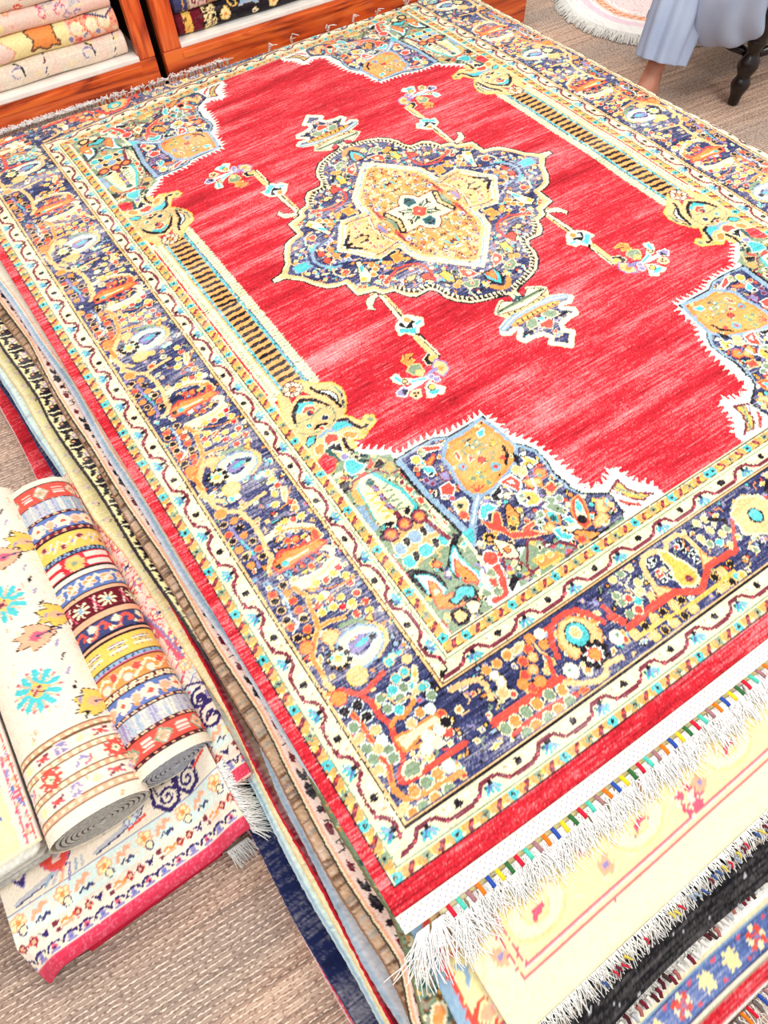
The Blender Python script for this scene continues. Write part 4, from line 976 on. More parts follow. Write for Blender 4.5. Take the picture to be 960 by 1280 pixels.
('Dg',1.3,'c',[45,140.7]),
('Dp',1.3,'c',[38.9,138.2]),
('Dg',1.3,'c',[44.4,136]),
('Dt',1.3,'c',[41.1,139.5]),
('Dg',1.3,'c',[44.5,137.8]),
('Lc',0.4,'',[41.5,134,40.9,135.5,40,137.6,38.4,139.3]),
('Lc',0.4,'',[37.9,134.3,40.4,135.1]),
('Dp',1.2,'c',[16.5,136.3]),
('Dp',1.2,'c',[11.1,138.1]),
('Dt',1.2,'c',[13.5,139.3]),
('Dp',1.2,'c',[11.6,141.2]),
('Dp',1.2,'c',[14.2,133.1]),
('Dg',1.2,'c',[15.7,138.4]),
('Dp',1.2,'c',[11.7,133.4]),
('Dg',1.2,'c',[9,137.9]),
('Dp',1.2,'c',[12.9,136]),
('Lk',1.2,'',[10.6,134.1,7.8,135.7,7.9,137.4]),
]),
('corner',[
('Lq',1.4,'',[109.5,116.4,108.9,119.6,106.9,121.3,104.6,123.7,103.8,126.4,103.7,129.6,103,132.3,104.1,135.4,104,137.5,105.2,139.7,106.9,141,107.3,142.1,106.1,142.9,103.1,142.8,100,142.8,96.8,142.8,93,142.8]),
('Lq',1.3,'',[104.6,123.7,102.3,123.4,99.9,122.7,98.3,122.3]),
('Lo',1.4,'',[108.2,126,107.5,128.4,107.9,131,107.5,133.1,108.1,136,107.5,138.2,108.7,140.9,109.1,142.9,108.2,145.2,105.8,145.9,101.4,146.5,96.9,146.8]),
('Lq',0.7,'',[108.2,126,107.5,128.4,107.9,131,107.5,133.1,108.1,136,107.5,138.2,108.7,140.9]),
('Lo',1.2,'',[103,132.3,101.5,131.5,100,132.1,96.4,130.6]),
('Lo',1.0,'',[103.6,137.5,100.6,138.5,97.2,138.9]),
('Pc',0.6,'o',[103.6,135.1,99.6,135.2,94.8,135.2,93.3,135.8,94.5,136.6,98,136.5,100.9,137.1,103.2,137.7]),
('Dq',1.2,'o',[93.4,135.8]),
('Pg',0.5,'c',[106,141,104.7,140,103.1,140.2,102.1,141.4,103.5,142.6,106.1,142]),
('Pn',0.35,'',[103.5,139,99.4,139.3,100,141.6,102.1,141.4]),
('Dk',1.5,'w',[106.3,125.2]),
('Dk',1.5,'w',[106,128.1]),
('Dg',1.5,'w',[109.2,128.5]),
('Dk',1.5,'w',[109.1,124.9]),
('Dp',1.5,'w',[109.4,131]),
('Dp',1.5,'w',[106,131.3]),
('Dg',1.5,'w',[109.3,133.4]),
('Dw',1.5,'w',[106.1,133.7]),
('Dg',1.5,'w',[106,135.9]),
('Dg',1.5,'w',[109.3,135.8]),
('Dg',1.5,'w',[106.1,137.7]),
('Dp',1.5,'w',[109.4,138]),
('Dp',1.5,'w',[107.5,134.6]),
('Dt',1.4,'w',[96.9,124.8]),
('Dt',1.4,'w',[98.8,126.4]),
('Dg',1.4,'w',[96.7,127.2]),
('Dt',1.4,'w',[93,129.2]),
('Dg',1.4,'w',[101.8,129]),
('Dt',1.4,'w',[100,130.4]),
('Dg',1.4,'w',[92.9,131.6]),
('Do',1.4,'w',[96.8,133.2]),
('Dt',1.4,'w',[94.9,124.6]),
('Dw',1.4,'w',[94.7,133.7]),
('Dg',1.4,'w',[101.7,126.5]),
('Dg',1.4,'w',[98.4,128.7]),
('Dp',1.4,'w',[99.5,134]),
('Dg',1.6,'c',[103.5,144.8]),
('Do',1.6,'c',[100.7,144.7]),
('Do',1.6,'c',[106.2,144.8]),
('Dw',1.6,'c',[98.1,144.6]),
('Dg',1.6,'c',[100.6,147.9]),
('Do',1.6,'c',[103.5,148.2]),
('Dw',1.6,'c',[99.7,139.6]),
('Dq',1.6,'c',[94.5,139.2]),
('Dw',1.6,'c',[95.5,137.9]),
('Dk',1.6,'c',[93.6,137.5]),
('Dw',1.6,'c',[98.2,137.7]),
('Dc',1.6,'c',[97.2,139.8]),
('Do',2.2,'q',[108.6,121.9]),
('Py',0.4,'w',[93.1,125.8,93.5,127.3,94.4,127.7,94.1,126.5]),
('Lp',0.4,'',[101,125.9,99.8,129,95.7,129.5]),
('Dp',1.5,'c',[117.2,135.8]),
('Dp',1.5,'c',[109.4,146.5]),
('Do',1.5,'c',[108.6,147.9]),
('Dg',1.5,'c',[106.3,147.9]),
('Do',1.5,'c',[103.6,147.9]),
('Dg',1.5,'c',[100.7,148.1]),
('Lp',1.4,'',[88.8,132.9,85.5,133.1,82.9,134.1,82.2,135.9,83,138.6]),
('Dp',1.3,'p',[92.7,122.5]),
('Dt',1.3,'p',[94.7,124.6]),
('Dt',1.3,'p',[96.9,124.8]),
('Dt',1.3,'p',[93.3,120.1]),
('Dt',1.3,'p',[96.1,121.1]),
('Dt',1.3,'p',[93.5,129.2]),
('Do',1.3,'p',[77.4,133.6]),
('Do',1.3,'p',[80.1,133.5]),
('Do',1.3,'p',[74.4,133.4]),
('Dw',1.3,'p',[79.2,137.1]),
('Dw',1.3,'p',[79.5,135.3]),
('Py',0.4,'c',[92.4,124.6,92.3,125.3,93.5,127.3,93.5,125.9]),
]),
]
# ---------------------------------------------------------------- materials
def new_mat(name, rough=.6):
    m = bpy.data.materials.new(name); m.use_nodes = True
    nt = m.node_tree; b = nt.nodes['Principled BSDF']; b.inputs['Roughness'].default_value = rough
    return m, nt, b
def link(nt, a, b): nt.links.new(a, b)
def wool_mat(name, bump=.35, scale=420., rough=.95):
    m, nt, b = new_mat(name, rough)
    a = nt.nodes.new('ShaderNodeAttribute'); a.attribute_name = 'dye'
    link(nt, a.outputs['Color'], b.inputs['Base Color']); b.inputs['Specular IOR Level'].default_value = .12; b.inputs['Sheen Weight'].default_value = .12; b.inputs['Sheen Roughness'].default_value = .4
    t = nt.nodes.new('ShaderNodeTexCoord'); n = nt.nodes.new('ShaderNodeTexNoise'); n.inputs['Scale'].default_value = scale; n.inputs['Detail'].default_value = 2
    link(nt, t.outputs['Object'], n.inputs['Vector'])
    bp = nt.nodes.new('ShaderNodeBump'); bp.inputs['Strength'].default_value = bump; bp.inputs['Distance'].default_value = .002
    link(nt, n.outputs['Fac'], bp.inputs['Height']); link(nt, bp.outputs['Normal'], b.inputs['Normal'])
    return m
def plain_mat(name, c1, c2=None, scale=60., rough=.8, bump=.15, stretch=(1, 1, 1), spec=.3, coat=0):
    m, nt, b = new_mat(name, rough); c2 = c2 or tuple(.8*x for x in c1)
    b.inputs['Specular IOR Level'].default_value = spec; b.inputs['Coat Weight'].default_value = coat
    t = nt.nodes.new('ShaderNodeTexCoord'); mp = nt.nodes.new('ShaderNodeMapping'); mp.inputs['Scale'].default_value = stretch
    n = nt.nodes.new('ShaderNodeTexNoise'); n.inputs['Scale'].default_value = scale; n.inputs['Detail'].default_value = 4
    r = nt.nodes.new('ShaderNodeValToRGB'); r.color_ramp.elements[0].color = (*c2, 1); r.color_ramp.elements[1].color = (*c1, 1)
    r.color_ramp.elements[0].position = .35; r.color_ramp.elements[1].position = .65
    link(nt, t.outputs['Object'], mp.inputs['Vector']); link(nt, mp.outputs['Vector'], n.inputs['Vector']); link(nt, n.outputs['Fac'], r.inputs['Fac']); link(nt, r.outputs['Color'], b.inputs['Base Color'])
    bp = nt.nodes.new('ShaderNodeBump'); bp.inputs['Strength'].default_value = bump; bp.inputs['Distance'].default_value = .003
    link(nt, n.outputs['Fac'], bp.inputs['Height']); link(nt, bp.outputs['Normal'], b.inputs['Normal'])
    return m
def L3(r, g, b): return tuple(float(x) for x in lin((r, g, b)))
WOOL = wool_mat('dyed_wool'); FLAT = wool_mat('flat_woven_wool', .2, 700.)
COTTON = plain_mat('white_cotton_fringe', L3(250, 248, 240), L3(236, 232, 222), 90., .9, .1, spec=.1)
GREYB = plain_mat('grey_rug_backing', L3(186, 190, 198), L3(150, 154, 164), 160., .9, .3, spec=.1)
BACK2 = plain_mat('pale_grey_rug_backing', L3(196, 194, 186), L3(160, 158, 152), 160., .9, .3, spec=.1)

# floor: looped carpet planks in browns and greys with pale ribs
def floor_mat():
    m, nt, b = new_mat('ribbed_carpet_tiles', .95); b.inputs['Specular IOR Level'].default_value = .15
    N = nt.nodes.new
    t = N('ShaderNodeTexCoord'); mp = N('ShaderNodeMapping'); mp.inputs['Rotation'].default_value = (0, 0, math.radians(5))
    link(nt, t.outputs['Object'], mp.inputs['Vector'])
    w = N('ShaderNodeTexWave'); w.bands_direction = 'Y'; w.inputs['Scale'].default_value = 38.; w.inputs['Distortion'].default_value = 1.2; w.inputs['Detail'].default_value = 2; w.inputs['Detail Scale'].default_value = 3
    link(nt, mp.outputs['Vector'], w.inputs['Vector'])
    # yarn colour: long soft stripes along the ribs
    m2 = N('ShaderNodeMapping'); m2.inputs['Scale'].default_value = (3.5, 70, 1); link(nt, mp.outputs['Vector'], m2.inputs['Vector'])
    n1 = N('ShaderNodeTexNoise'); n1.inputs['Scale'].default_value = 1.; n1.inputs['Detail'].default_value = 3; link(nt, m2.outputs['Vector'], n1.inputs['Vector'])
    r1 = N('ShaderNodeValToRGB'); e = r1.color_ramp.elements
    e[0].position = .30; e[0].color = (*L3(140, 112, 98), 1); e[1].position = .72; e[1].color = (*L3(232, 200, 174), 1)
    k = e.new(.5); k.color = (*L3(196, 160, 138), 1)
    link(nt, n1.outputs['Fac'], r1.inputs['Fac'])
    # broad grey patches
    n2 = N('ShaderNodeTexNoise'); n2.inputs['Scale'].default_value = 2.3; n2.inputs['Detail'].default_value = 2
    m4 = N('ShaderNodeMapping'); m4.inputs['Scale'].default_value = (.6, 2.2, 1); m4.inputs['Location'].default_value = (3.1, .4, 0); link(nt, mp.outputs['Vector'], m4.inputs['Vector']); link(nt, m4.outputs['Vector'], n2.inputs['Vector'])
    r2 = N('ShaderNodeValToRGB'); r2.color_ramp.elements[0].position = .40; r2.color_ramp.elements[0].color = (0, 0, 0, 1); r2.color_ramp.elements[1].position = .62; r2.color_ramp.elements[1].color = (1, 1, 1, 1)
    link(nt, n2.outputs['Fac'], r2.inputs['Fac'])
    mx = N('ShaderNodeMix'); mx.data_type = 'RGBA'; mx.inputs[7].default_value = (*L3(158, 142, 132), 1)
    mu = N('ShaderNodeMath'); mu.operation = 'MULTIPLY'; mu.inputs[1].default_value = .75; link(nt, r2.outputs['Color'], mu.inputs[0])
    link(nt, mu.outputs[0], mx.inputs[0]); link(nt, r1.outputs['Color'], mx.inputs[6])
    # yarn loops: speckle
    m5 = N('ShaderNodeMapping'); m5.inputs['Scale'].default_value = (130, 260, 1); link(nt, mp.outputs['Vector'], m5.inputs['Vector'])
    n3 = N('ShaderNodeTexNoise'); n3.inputs['Scale'].default_value = 1.; n3.inputs['Detail'].default_value = 1; link(nt, m5.outputs['Vector'], n3.inputs['Vector'])
    # pale ribs: crest of the wave, broken by the speckle
    ad = N('ShaderNodeMath'); ad.operation = 'MULTIPLY'; link(nt, w.outputs['Fac'], ad.inputs[0]); link(nt, n3.outputs['Fac'], ad.inputs[1])
    r3 = N('ShaderNodeValToRGB'); r3.color_ramp.elements[0].position = .40; r3.color_ramp.elements[0].color = (0, 0, 0, 1); r3.color_ramp.elements[1].position = .56; r3.color_ramp.elements[1].color = (1, 1, 1, 1)
    link(nt, ad.outputs[0], r3.inputs['Fac'])
    mx2 = N('ShaderNodeMix'); mx2.data_type = 'RGBA'; mx2.inputs[7].default_value = (*L3(240, 218, 198), 1)
    link(nt, r3.outputs['Color'], mx2.inputs[0]); link(nt, mx.outputs[2], mx2.inputs[6])
    # dark yarn ends in the grooves
    r4 = N('ShaderNodeValToRGB'); r4.color_ramp.elements[0].position = .36; r4.color_ramp.elements[0].color = (1, 1, 1, 1); r4.color_ramp.elements[1].position = .44; r4.color_ramp.elements[1].color = (0, 0, 0, 1)
    link(nt, n3.outputs['Fac'], r4.inputs['Fac'])
    mx3 = N('ShaderNodeMix'); mx3.data_type = 'RGBA'; mx3.inputs[7].default_value = (*L3(112, 88, 76), 1)
    mu2 = N('ShaderNodeMath'); mu2.operation = 'MULTIPLY'; mu2.inputs[1].default_value = .6; link(nt, r4.outputs['Color'], mu2.inputs[0])
    link(nt, mu2.outputs[0], mx3.inputs[0]); link(nt, mx2.outputs[2], mx3.inputs[6]); link(nt, mx3.outputs[2], b.inputs['Base Color'])
    bp = N('ShaderNodeBump'); bp.inputs['Strength'].default_value = .8; bp.inputs['Distance'].default_value = .004
    link(nt, ad.outputs[0], bp.inputs['Height']); link(nt, bp.outputs['Normal'], b.inputs['Normal'])
    return m
def wood_mat():
    m, nt, b = new_mat('orange_polished_wood', .28); b.inputs['Coat Weight'].default_value = .4; b.inputs['Coat Roughness'].default_value = .15
    N = nt.nodes.new
    t = N('ShaderNodeTexCoord'); mp = N('ShaderNodeMapping'); mp.inputs['Scale'].default_value = (1.3, 14, 14); link(nt, t.outputs['Object'], mp.inputs['Vector'])
    n = N('ShaderNodeTexNoise'); n.inputs['Scale'].default_value = 2.2; n.inputs['Detail'].default_value = 5; n.inputs['Distortion'].default_value = 1.6; link(nt, mp.outputs['Vector'], n.inputs['Vector'])
    r = N('ShaderNodeValToRGB'); e = r.color_ramp.elements
    e[0].position = .32; e[0].color = (*L3(132, 42, 16), 1); e[1].position = .64; e[1].color = (*L3(240, 122, 52), 1); k = e.new(.46); k.color = (*L3(214, 88, 34), 1)
    link(nt, n.outputs['Fac'], r.inputs['Fac']); link(nt, r.outputs['Color'], b.inputs['Base Color'])
    return m
FLOORM = floor_mat(); WOOD = wood_mat()
def wood_vertical():
    m = WOOD.copy(); m.name = 'orange_polished_wood_upright'
    for n in m.node_tree.nodes:
        if n.type == 'MAPPING': n.inputs['Scale'].default_value = (14, 14, 1.3)
    return m
WOODV = wood_vertical()
LINER = plain_mat('white_shelf_liner', L3(248, 244, 238), L3(240, 232, 224), 20., .5)
DARKIN = plain_mat('dark_back_board', L3(70, 44, 34), L3(48, 30, 24), 20., .7)
DARKWOOD = plain_mat('dark_turned_wood', L3(30, 17, 14), L3(16, 10, 9), 30., .3, .05, spec=.4, coat=.15)
SKIN = plain_mat('skin', L3(206, 146, 122), L3(190, 128, 104), 40., .5, .1, spec=.4)
SHIRTM = plain_mat('pale_blue_cotton', L3(176, 190, 216), L3(164, 178, 206), 8., .8, .2, spec=.2)
TANM = plain_mat('tan_upholstery', L3(150, 118, 80), L3(128, 98, 64), 60., .8)
HAIRM = plain_mat('black_hair', L3(26, 22, 20), L3(14, 12, 11), 80., .6)

# ---------------------------------------------------------------- object helpers
def put(o, parent=None, **kw):
    COL.objects.link(o)
    if parent: o.parent = parent
    for k, v in kw.items(): o[k] = v
    return o
def tag(o, label=None, category=None, group=None, kind=None):
    if label: o['label'] = label
    if category: o['category'] = category
    if group: o['group'] = group
    if kind: o['kind'] = kind
    return o
def empty(name, loc, label, category, group=None):
    o = bpy.data.objects.new(name, None); COL.objects.link(o); o.location = loc; o.empty_display_size = .05
    bpy.context.view_layer.update()
    return tag(o, label, category, group)
def mesh_obj(name, verts, faces, mat, parent=None, smooth=True, dye=None, mats=None):
    """vertices are in world space; the object's origin goes to its parent's base"""
    off = np.array(parent_base(parent)) if parent else np.zeros(3)
    v = np.asarray(verts, float)-off
    me = bpy.data.meshes.new(name); me.from_pydata(v.tolist(), [], [list(map(int, f)) for f in faces]); me.update()
    me.materials.append(mat)
    if dye is not None: set_dye(me, dye)
    if smooth: me.polygons.foreach_set('use_smooth', [True]*len(me.polygons))
    o = bpy.data.objects.new(name, me); put(o, parent)
    return o
def parent_base(p):
    b = Vector(p.location)
    while p.parent: p = p.parent; b = b+Vector(p.location)
    return b
def set_dye(me, dye):
    a = me.color_attributes.new('dye', 'FLOAT_COLOR', 'POINT')
    d = np.ones((len(me.vertices), 4), np.float32); d[:, :3] = dye
    a.data.foreach_set('color', d.ravel())
def grid_mesh(name, P, dye, mat, parent=None, smooth=True, extra=None):
    """big regular grid P (h,w,3) with a colour per vertex"""
    h, w, _ = P.shape
    off = np.array(parent_base(parent)) if parent else np.zeros(3)
    idx = np.arange(h*w).reshape(h, w)
    q = np.stack([idx[:-1, :-1], idx[:-1, 1:], idx[1:, 1:], idx[1:, :-1]], -1).reshape(-1, 4)
    V = (P.reshape(-1, 3)-off)
    D = dye.reshape(-1, 3)
    if extra is not None:
        ev, ef, ed = extra; q = np.vstack([q, np.asarray(ef)]) ; V = np.vstack([V, np.asarray(ev)-off]); D = np.vstack([D, ed])
    me = bpy.data.meshes.new(name)
    me.vertices.add(len(V)); me.vertices.foreach_set('co', V.astype(np.float32).ravel())
    me.loops.add(len(q)*4); me.loops.foreach_set('vertex_index', q.astype(np.int32).ravel())
    me.polygons.add(len(q)); me.polygons.foreach_set('loop_start', np.arange(0, len(q)*4, 4, dtype=np.int32))
    me.update(calc_edges=True); me.validate()
    if smooth: me.polygons.foreach_set('use_smooth', np.ones(len(q), bool))
    me.materials.append(mat); set_dye(me, D)
    o = bpy.data.objects.new(name, me); put(o, parent)
    return o
def skirt(P, dye, thick, tint=None, down=(0, 0, -1), under=True):
    """closes a grid sheet: sides and a sparse underside"""
    h, w, _ = P.shape
    ring = [(0, i) for i in range(w)]+[(j, w-1) for j in range(1, h)]+[(h-1, i) for i in range(w-2, -1, -1)]+[(j, 0) for j in range(h-2, 0, -1)]
    top = np.array([j*w+i for j, i in ring]); n = len(ring)
    pv = np.array([P[j, i] for j, i in ring])+np.array(down)*thick
    pd = np.array([dye[j, i] for j, i in ring]) if tint is None else np.tile(np.array(tint), (n, 1))
    b = h*w
    f = [[top[(k+1) % n], top[k], b+k, b+(k+1) % n] for k in range(n)]
    # underside: pair the ring across
    if not under: return pv, f, pd
    for i in range(w-1):
        f.append([b+i, b+i+1, b+(w-1)+(h-1)+(w-1)-i-1, b+(w-1)+(h-1)+(w-1)-i])
    return pv, f, pd
def box(name, lo, hi, mat, parent=None, bev=.004):
    bm = bmesh.new(); bmesh.ops.create_cube(bm, size=1)
    lo = Vector(lo); hi = Vector(hi); c = (lo+hi)/2; s = hi-lo
    for v in bm.verts: v.co = Vector((v.co.x*s.x, v.co.y*s.y, v.co.z*s.z))+c
    if bev: bmesh.ops.bevel(bm, geom=bm.edges[:], offset=bev, segments=2, affect='EDGES', profile=.6)
    me = bpy.data.meshes.new(name); 
    off = parent_base(parent) if parent else Vector((0, 0, 0))
    for v in bm.verts: v.co -= off
    bm.to_mesh(me); bm.free(); me.materials.append(mat)
    return put(bpy.data.objects.new(name, me), parent)
def lathe(name, axis0, prof, mat, parent=None, n=20, axis=(0, 0, 1)):
    a = Vector(axis).normalized(); u = a.orthogonal().normalized(); v = a.cross(u)
    V = []; F = []
    for r, h in prof:
        for k in range(n):
            t = 2*math.pi*k/n; p = Vector(axis0)+a*h+u*(r*math.cos(t))+v*(r*math.sin(t)); V.append(p[:])
    for j in range(len(prof)-1):
        for k in range(n): F.append([j*n+k, j*n+(k+1) % n, (j+1)*n+(k+1) % n, (j+1)*n+k])
    F.append(list(range(n))[::-1]); F.append([(len(prof)-1)*n+k for k in range(n)])
    return mesh_obj(name, V, F, mat, parent)
class Strands:
    """tapered cotton strands collected into one mesh"""
    def __init__(s): s.V = []; s.F = []; s.D = []
    def add(s, pts, r0, r1, col=None):
        n = len(pts); b = len(s.V)
        for i, p in enumerate(pts):
            t = Vector(pts[min(i+1, n-1)])-Vector(pts[max(i-1, 0)]); t.normalize()
            u = t.cross(Vector((0, 0, 1)));
            if u.length < 1e-3: u = Vector((1, 0, 0))
            u.normalize(); w = u.cross(t); r = r0+(r1-r0)*i/(n-1)
            for a in (0, 2.094, 4.189):
                q = Vector(p)+u*(r*math.cos(a))+w*(r*math.sin(a)); s.V.append(q[:]); s.D.append(col or (.9, .88, .82))
        for i in range(n-1):
            for k in range(3): s.F.append([b+i*3+k, b+i*3+(k+1) % 3, b+i*3+3+(k+1) % 3, b+i*3+3+k])
    def build(s, name, mat, parent=None, kind=None):
        o = mesh_obj(name, s.V, s.F, mat, parent, True, np.array(s.D))
        if kind: o['kind'] = kind
        return o
def fringe(S, xa, xb, y0, zf, length, rnd, step=.0024, r=.0009, dirx=0., splay=.35, wob=.25, col=None, lift=.004):
    x = xa
    while x < xb:
        L = length*rnd.uniform(.65, 1.1); a = dirx+rnd.gauss(0, splay); pts = []
        px, py = x, y0
        hh = rnd.uniform(0, lift*1.6)
        for k in range(6):
            t = k/5
            z = zf(px, py)+.0015+lift*math.sin(math.pi*min(1, t*1.15))*rnd.uniform(.5, 1)+hh*t*(1-t)*2
            pts.append((px, py, z)); a += rnd.gauss(0, wob)*.5
            px += math.sin(a)*L/5; py -= math.cos(a)*L/5
        c = rnd.uniform(.80, .93) if col is None else None
        S.add(pts, r, r*.6, (c, c*.985, c*.94) if col is None else col)
        x += step*rnd.uniform(.5, 1.5)
# ================================================================ SETTING
def plane_floor():
    V = [(-6, -5, 0), (6, -5, 0), (6, 6, 0), (-6, 6, 0)]
    o = mesh_obj('floor', V, [[0, 1, 2, 3]], FLOORM); o['kind'] = 'structure'
plane_floor()
# seam between two carpet tiles
s_ = box('trim_1', (-1.75, -1.3245, .0), (-1.03, -1.322, .0012), plain_mat('pale_seam', L3(206, 208, 214), L3(150, 150, 156), 200., .9), None, 0)
s_.rotation_euler = (0, 0, 0); s_['kind'] = 'structure'

# ================================================================ THE BIG RED RUG
WC = np.array([[1.117, -1.749], [-1.009, -2.156], [-1.686, 0.871], [-0.792, 2.29], [1.02, 1.508], [-0.639, 0.359], [1.7, 0.656], [-0.369, -0.241], [0.547, -0.313], [-0.035, 0.032]])
def weave(u, v):
    """hand-woven irregularity of the rug: pattern cm -> rug cm"""
    a, b = u/72., v/72.
    B = [np.ones_like(a), a, b, a*b, a*a, b*b, a**3, a*b*b, a*a*b, b**3]
    return u+sum(k*c[0] for k, c in zip(B, WC)), v+sum(k*c[1] for k, c in zip(B, WC))
RS = .0075
def rug_point(u, v):
    X, Y = weave(u, v)
    x = X*RS; y = -Y*RS
    z = np.full_like(x, H)
    z = z+.0012*np.sin(x*9+y*4)*np.sin(y*7-x*3)+.0008*np.sin(y*23+x*5)
    # right side rolls over the edge of the pile
    e = np.clip(x-.895, 0, None); r = .05
    a = np.clip(e/r, 0, math.pi/2)
    x2 = np.where(e > 0, .895+r*np.sin(a), x); z = np.where(e > 0, z-r*(1-np.cos(a))-np.clip(e-r*math.pi/2, 0, None), z)
    # far end: it sinks into the gap in front of the cabinets
    f = np.clip(y-1.02, 0, None); z = z-.55*f
    y = np.where(y > 1.03, 1.03+(y-1.03)*.56, y)
    # near end and left edge sag slightly
    g = np.clip(-1.16-y, 0, None); z = z-.6*g**1.3
    return np.stack([x2, y, z], -1)
rug = empty('patterned_area_rug', (0, 0, H-.01), 'large red rug with central medallion and floral border, topmost of the rug pile', 'rug')
K = paint_big_rug(DESIGN)
dye = wool(K, 3, jit=.34, knot=.12, abrash={'r': .32, 'n': .46, 'O': .16, 'o': .16})
_k = int((122-120.4)/K.res); K.a = K.a[:, _k:K.w-_k]; K.x0 += _k*K.res; K.w -= 2*_k; dye = dye[:, _k:dye.shape[1]-_k]
uu = K.x0+(np.arange(K.w)+.5)*K.res; vv = K.y0+(np.arange(K.h)+.5)*K.res
UU, VV = np.meshgrid(-uu, vv)
P = rug_point(UU, VV)
rr = np.random.default_rng(8)
P[..., 2] += rr.normal(0, .00028, P.shape[:2])
P = P[:, ::-1]; dye = dye[:, ::-1]
grid_mesh('knotted_pile', P[::-1], dye[::-1], WOOL, rug, extra=skirt(P[::-1], dye[::-1], .007, lin((196, 30, 44)), under=False))
# white woven band along the near end
def band(v0, v1, name, flip):
    u = np.arange(-120.3, 120.4, .35); v = np.linspace(v0, v1, 11)
    U2, V2 = np.meshgrid(u, v); Pb = rug_point(U2, V2); Pb[..., 2] -= .0035+.0*V2
    kk = Knots(-121, 121.2, 0, 11*.35, .35, 'W'); kk.a = np.full(U2.shape, KI['W'], np.uint8)
    for j in range(U2.shape[0]):
        for i in range(U2.shape[1]):
            if (i+j) % 4 == 0 and j % 2 == 0 and 0 < j < 10: kk.a[j, i] = KI['l'] if (i*j) % 3 == 0 else KI['H']
            if (i*3+j) % 37 == 0: kk.a[j, i] = KI['I']
    d = wool(kk, 9, .1, 0, .03)
    if flip: Pb = Pb[::-1]; d = d[::-1]
    return grid_mesh(name, Pb, d, FLAT, rug, extra=skirt(Pb, d, .003, (.85, .83, .78), under=False))
WB = band(160.1, 163.2, 'woven_end_band', True)
band(-160.1, -164.0, 'woven_end_band', False)
def zcream(x, y): return .245+.25*(y+1.2)
def edge_y(x):      # near edge line of the band
    return np.interp(x, EX, EY)
_u = np.linspace(-121, 121, 60); _e = rug_point(_u, np.full(60, 163.2)); EX = _e[:, 0]; EY = _e[:, 1]
WRAP = dict(blue=L3(44, 82, 176), yellow=L3(244, 214, 40), green=L3(52, 112, 60), red=L3(214, 28, 56), teal=L3(84, 208, 186), mauve=L3(168, 120, 124), orange=L3(244, 124, 26))
WM = {k: plain_mat(k+'_wool_thread', c, tuple(.8*q for q in c), 300., .9) for k, c in WRAP.items()}
seq = ['blue', 'yellow', 'green', 'red', 'teal', 'mauve', 'orange']
x = -.838; i = 3; made = 0
def wrapping(x, col, par):
    y = edge_y(x)-.004; z = .2625
    bm = bmesh.new(); bmesh.ops.create_cube(bm, size=1)
    bmesh.ops.subdivide_edges(bm, edges=bm.edges[:], cuts=2, use_grid_fill=True)
    L, w, t = .0165, .0064, .0042
    a = .12+RND.uniform(-.1, .1)
    for v in bm.verts:
        p = v.co; rr_ = 1-.35*(2*abs(p.x))**2*(2*abs(p.z))**2
        q = Vector((p.x*w*rr_, p.y*L, p.z*t*rr_-.002*(2*p.y)**2))
        v.co = Vector((q.x*math.cos(a)-q.y*math.sin(a), q.x*math.sin(a)+q.y*math.cos(a), q.z))+Vector((x, y-.004, z))-parent_base(par)
    for f_ in bm.faces: f_.smooth = True
    me = bpy.data.meshes.new('thread_binding'); bm.to_mesh(me); bm.free(); me.materials.append(WM[col])
    o = put(bpy.data.objects.new('thread_binding', me), par); o['label'] = col+' thread binding on the white end band'
    return o
while x < -.12:
    wrapping(x, seq[i % 7], WB); x += .0158; i += 1
# fringe of the near end, loose tassels over the cream rug
S = Strands(); rf = random.Random(4)
for k in range(3):
    x0 = -.895
    fr = random.Random(20+k)
    x = -.885
    while x < .9:
        y0 = edge_y(x)-.006
        n = fr.randint(5, 9); a0 = fr.gauss(-.1 if x > -.86 else -.5, .32); L0 = fr.uniform(.032, .058) if x > -.80 else fr.uniform(.045, .075)
        for q in range(n):
            pts = []; a = a0+fr.gauss(0, .16); px, py = x+fr.uniform(-.004, .004), y0; L = L0*fr.uniform(.8, 1.15); hh = fr.uniform(.0005, .005)
            for t in range(7):
                tt = t/6
                zz = max(min(zcream(px, py), .2555), 0)+.0025+.004*(1-tt)**2+hh*math.sin(math.pi*tt)
                pts.append((px, py, zz)); a += fr.gauss(0, .16)
                px += math.sin(a)*L/6; py -= math.cos(a)*L/6
            c = fr.uniform(.88, .95)
            S.add(pts, .0013, .0007, (c, c*.99, c*.97))
        x += fr.uniform(.008, .016)
S.build('fringe', WOOL, rug, 'stuff')
S = Strands(); fringe(S, -.85, .85, 0, lambda x, y: 0, .02, rf, .02)
S = Strands()
fr = random.Random(77); x = -.86
while x < .86:
    for q in range(4):
        p_ = rug_point(np.array([-x/.0075]), np.array([-163.]))[0]; sx = fr.uniform(-.03, .03); L_ = fr.uniform(.012, .034)
        yy_ = fr.uniform(1.088, 1.102); S.add([(x, yy_+.006, .236), (x+sx*.3, yy_, .250+fr.uniform(0, .012)), (x+sx, yy_-L_*.8, .2475+.45*L_)], .0023, .0012, (.93, .92, .91))
    x += fr.uniform(.002, .006) if x < -.45 else (fr.uniform(.006, .02) if x < 0 else fr.uniform(.04, .16))
S.build('far_fringe', WOOL, rug, 'stuff')

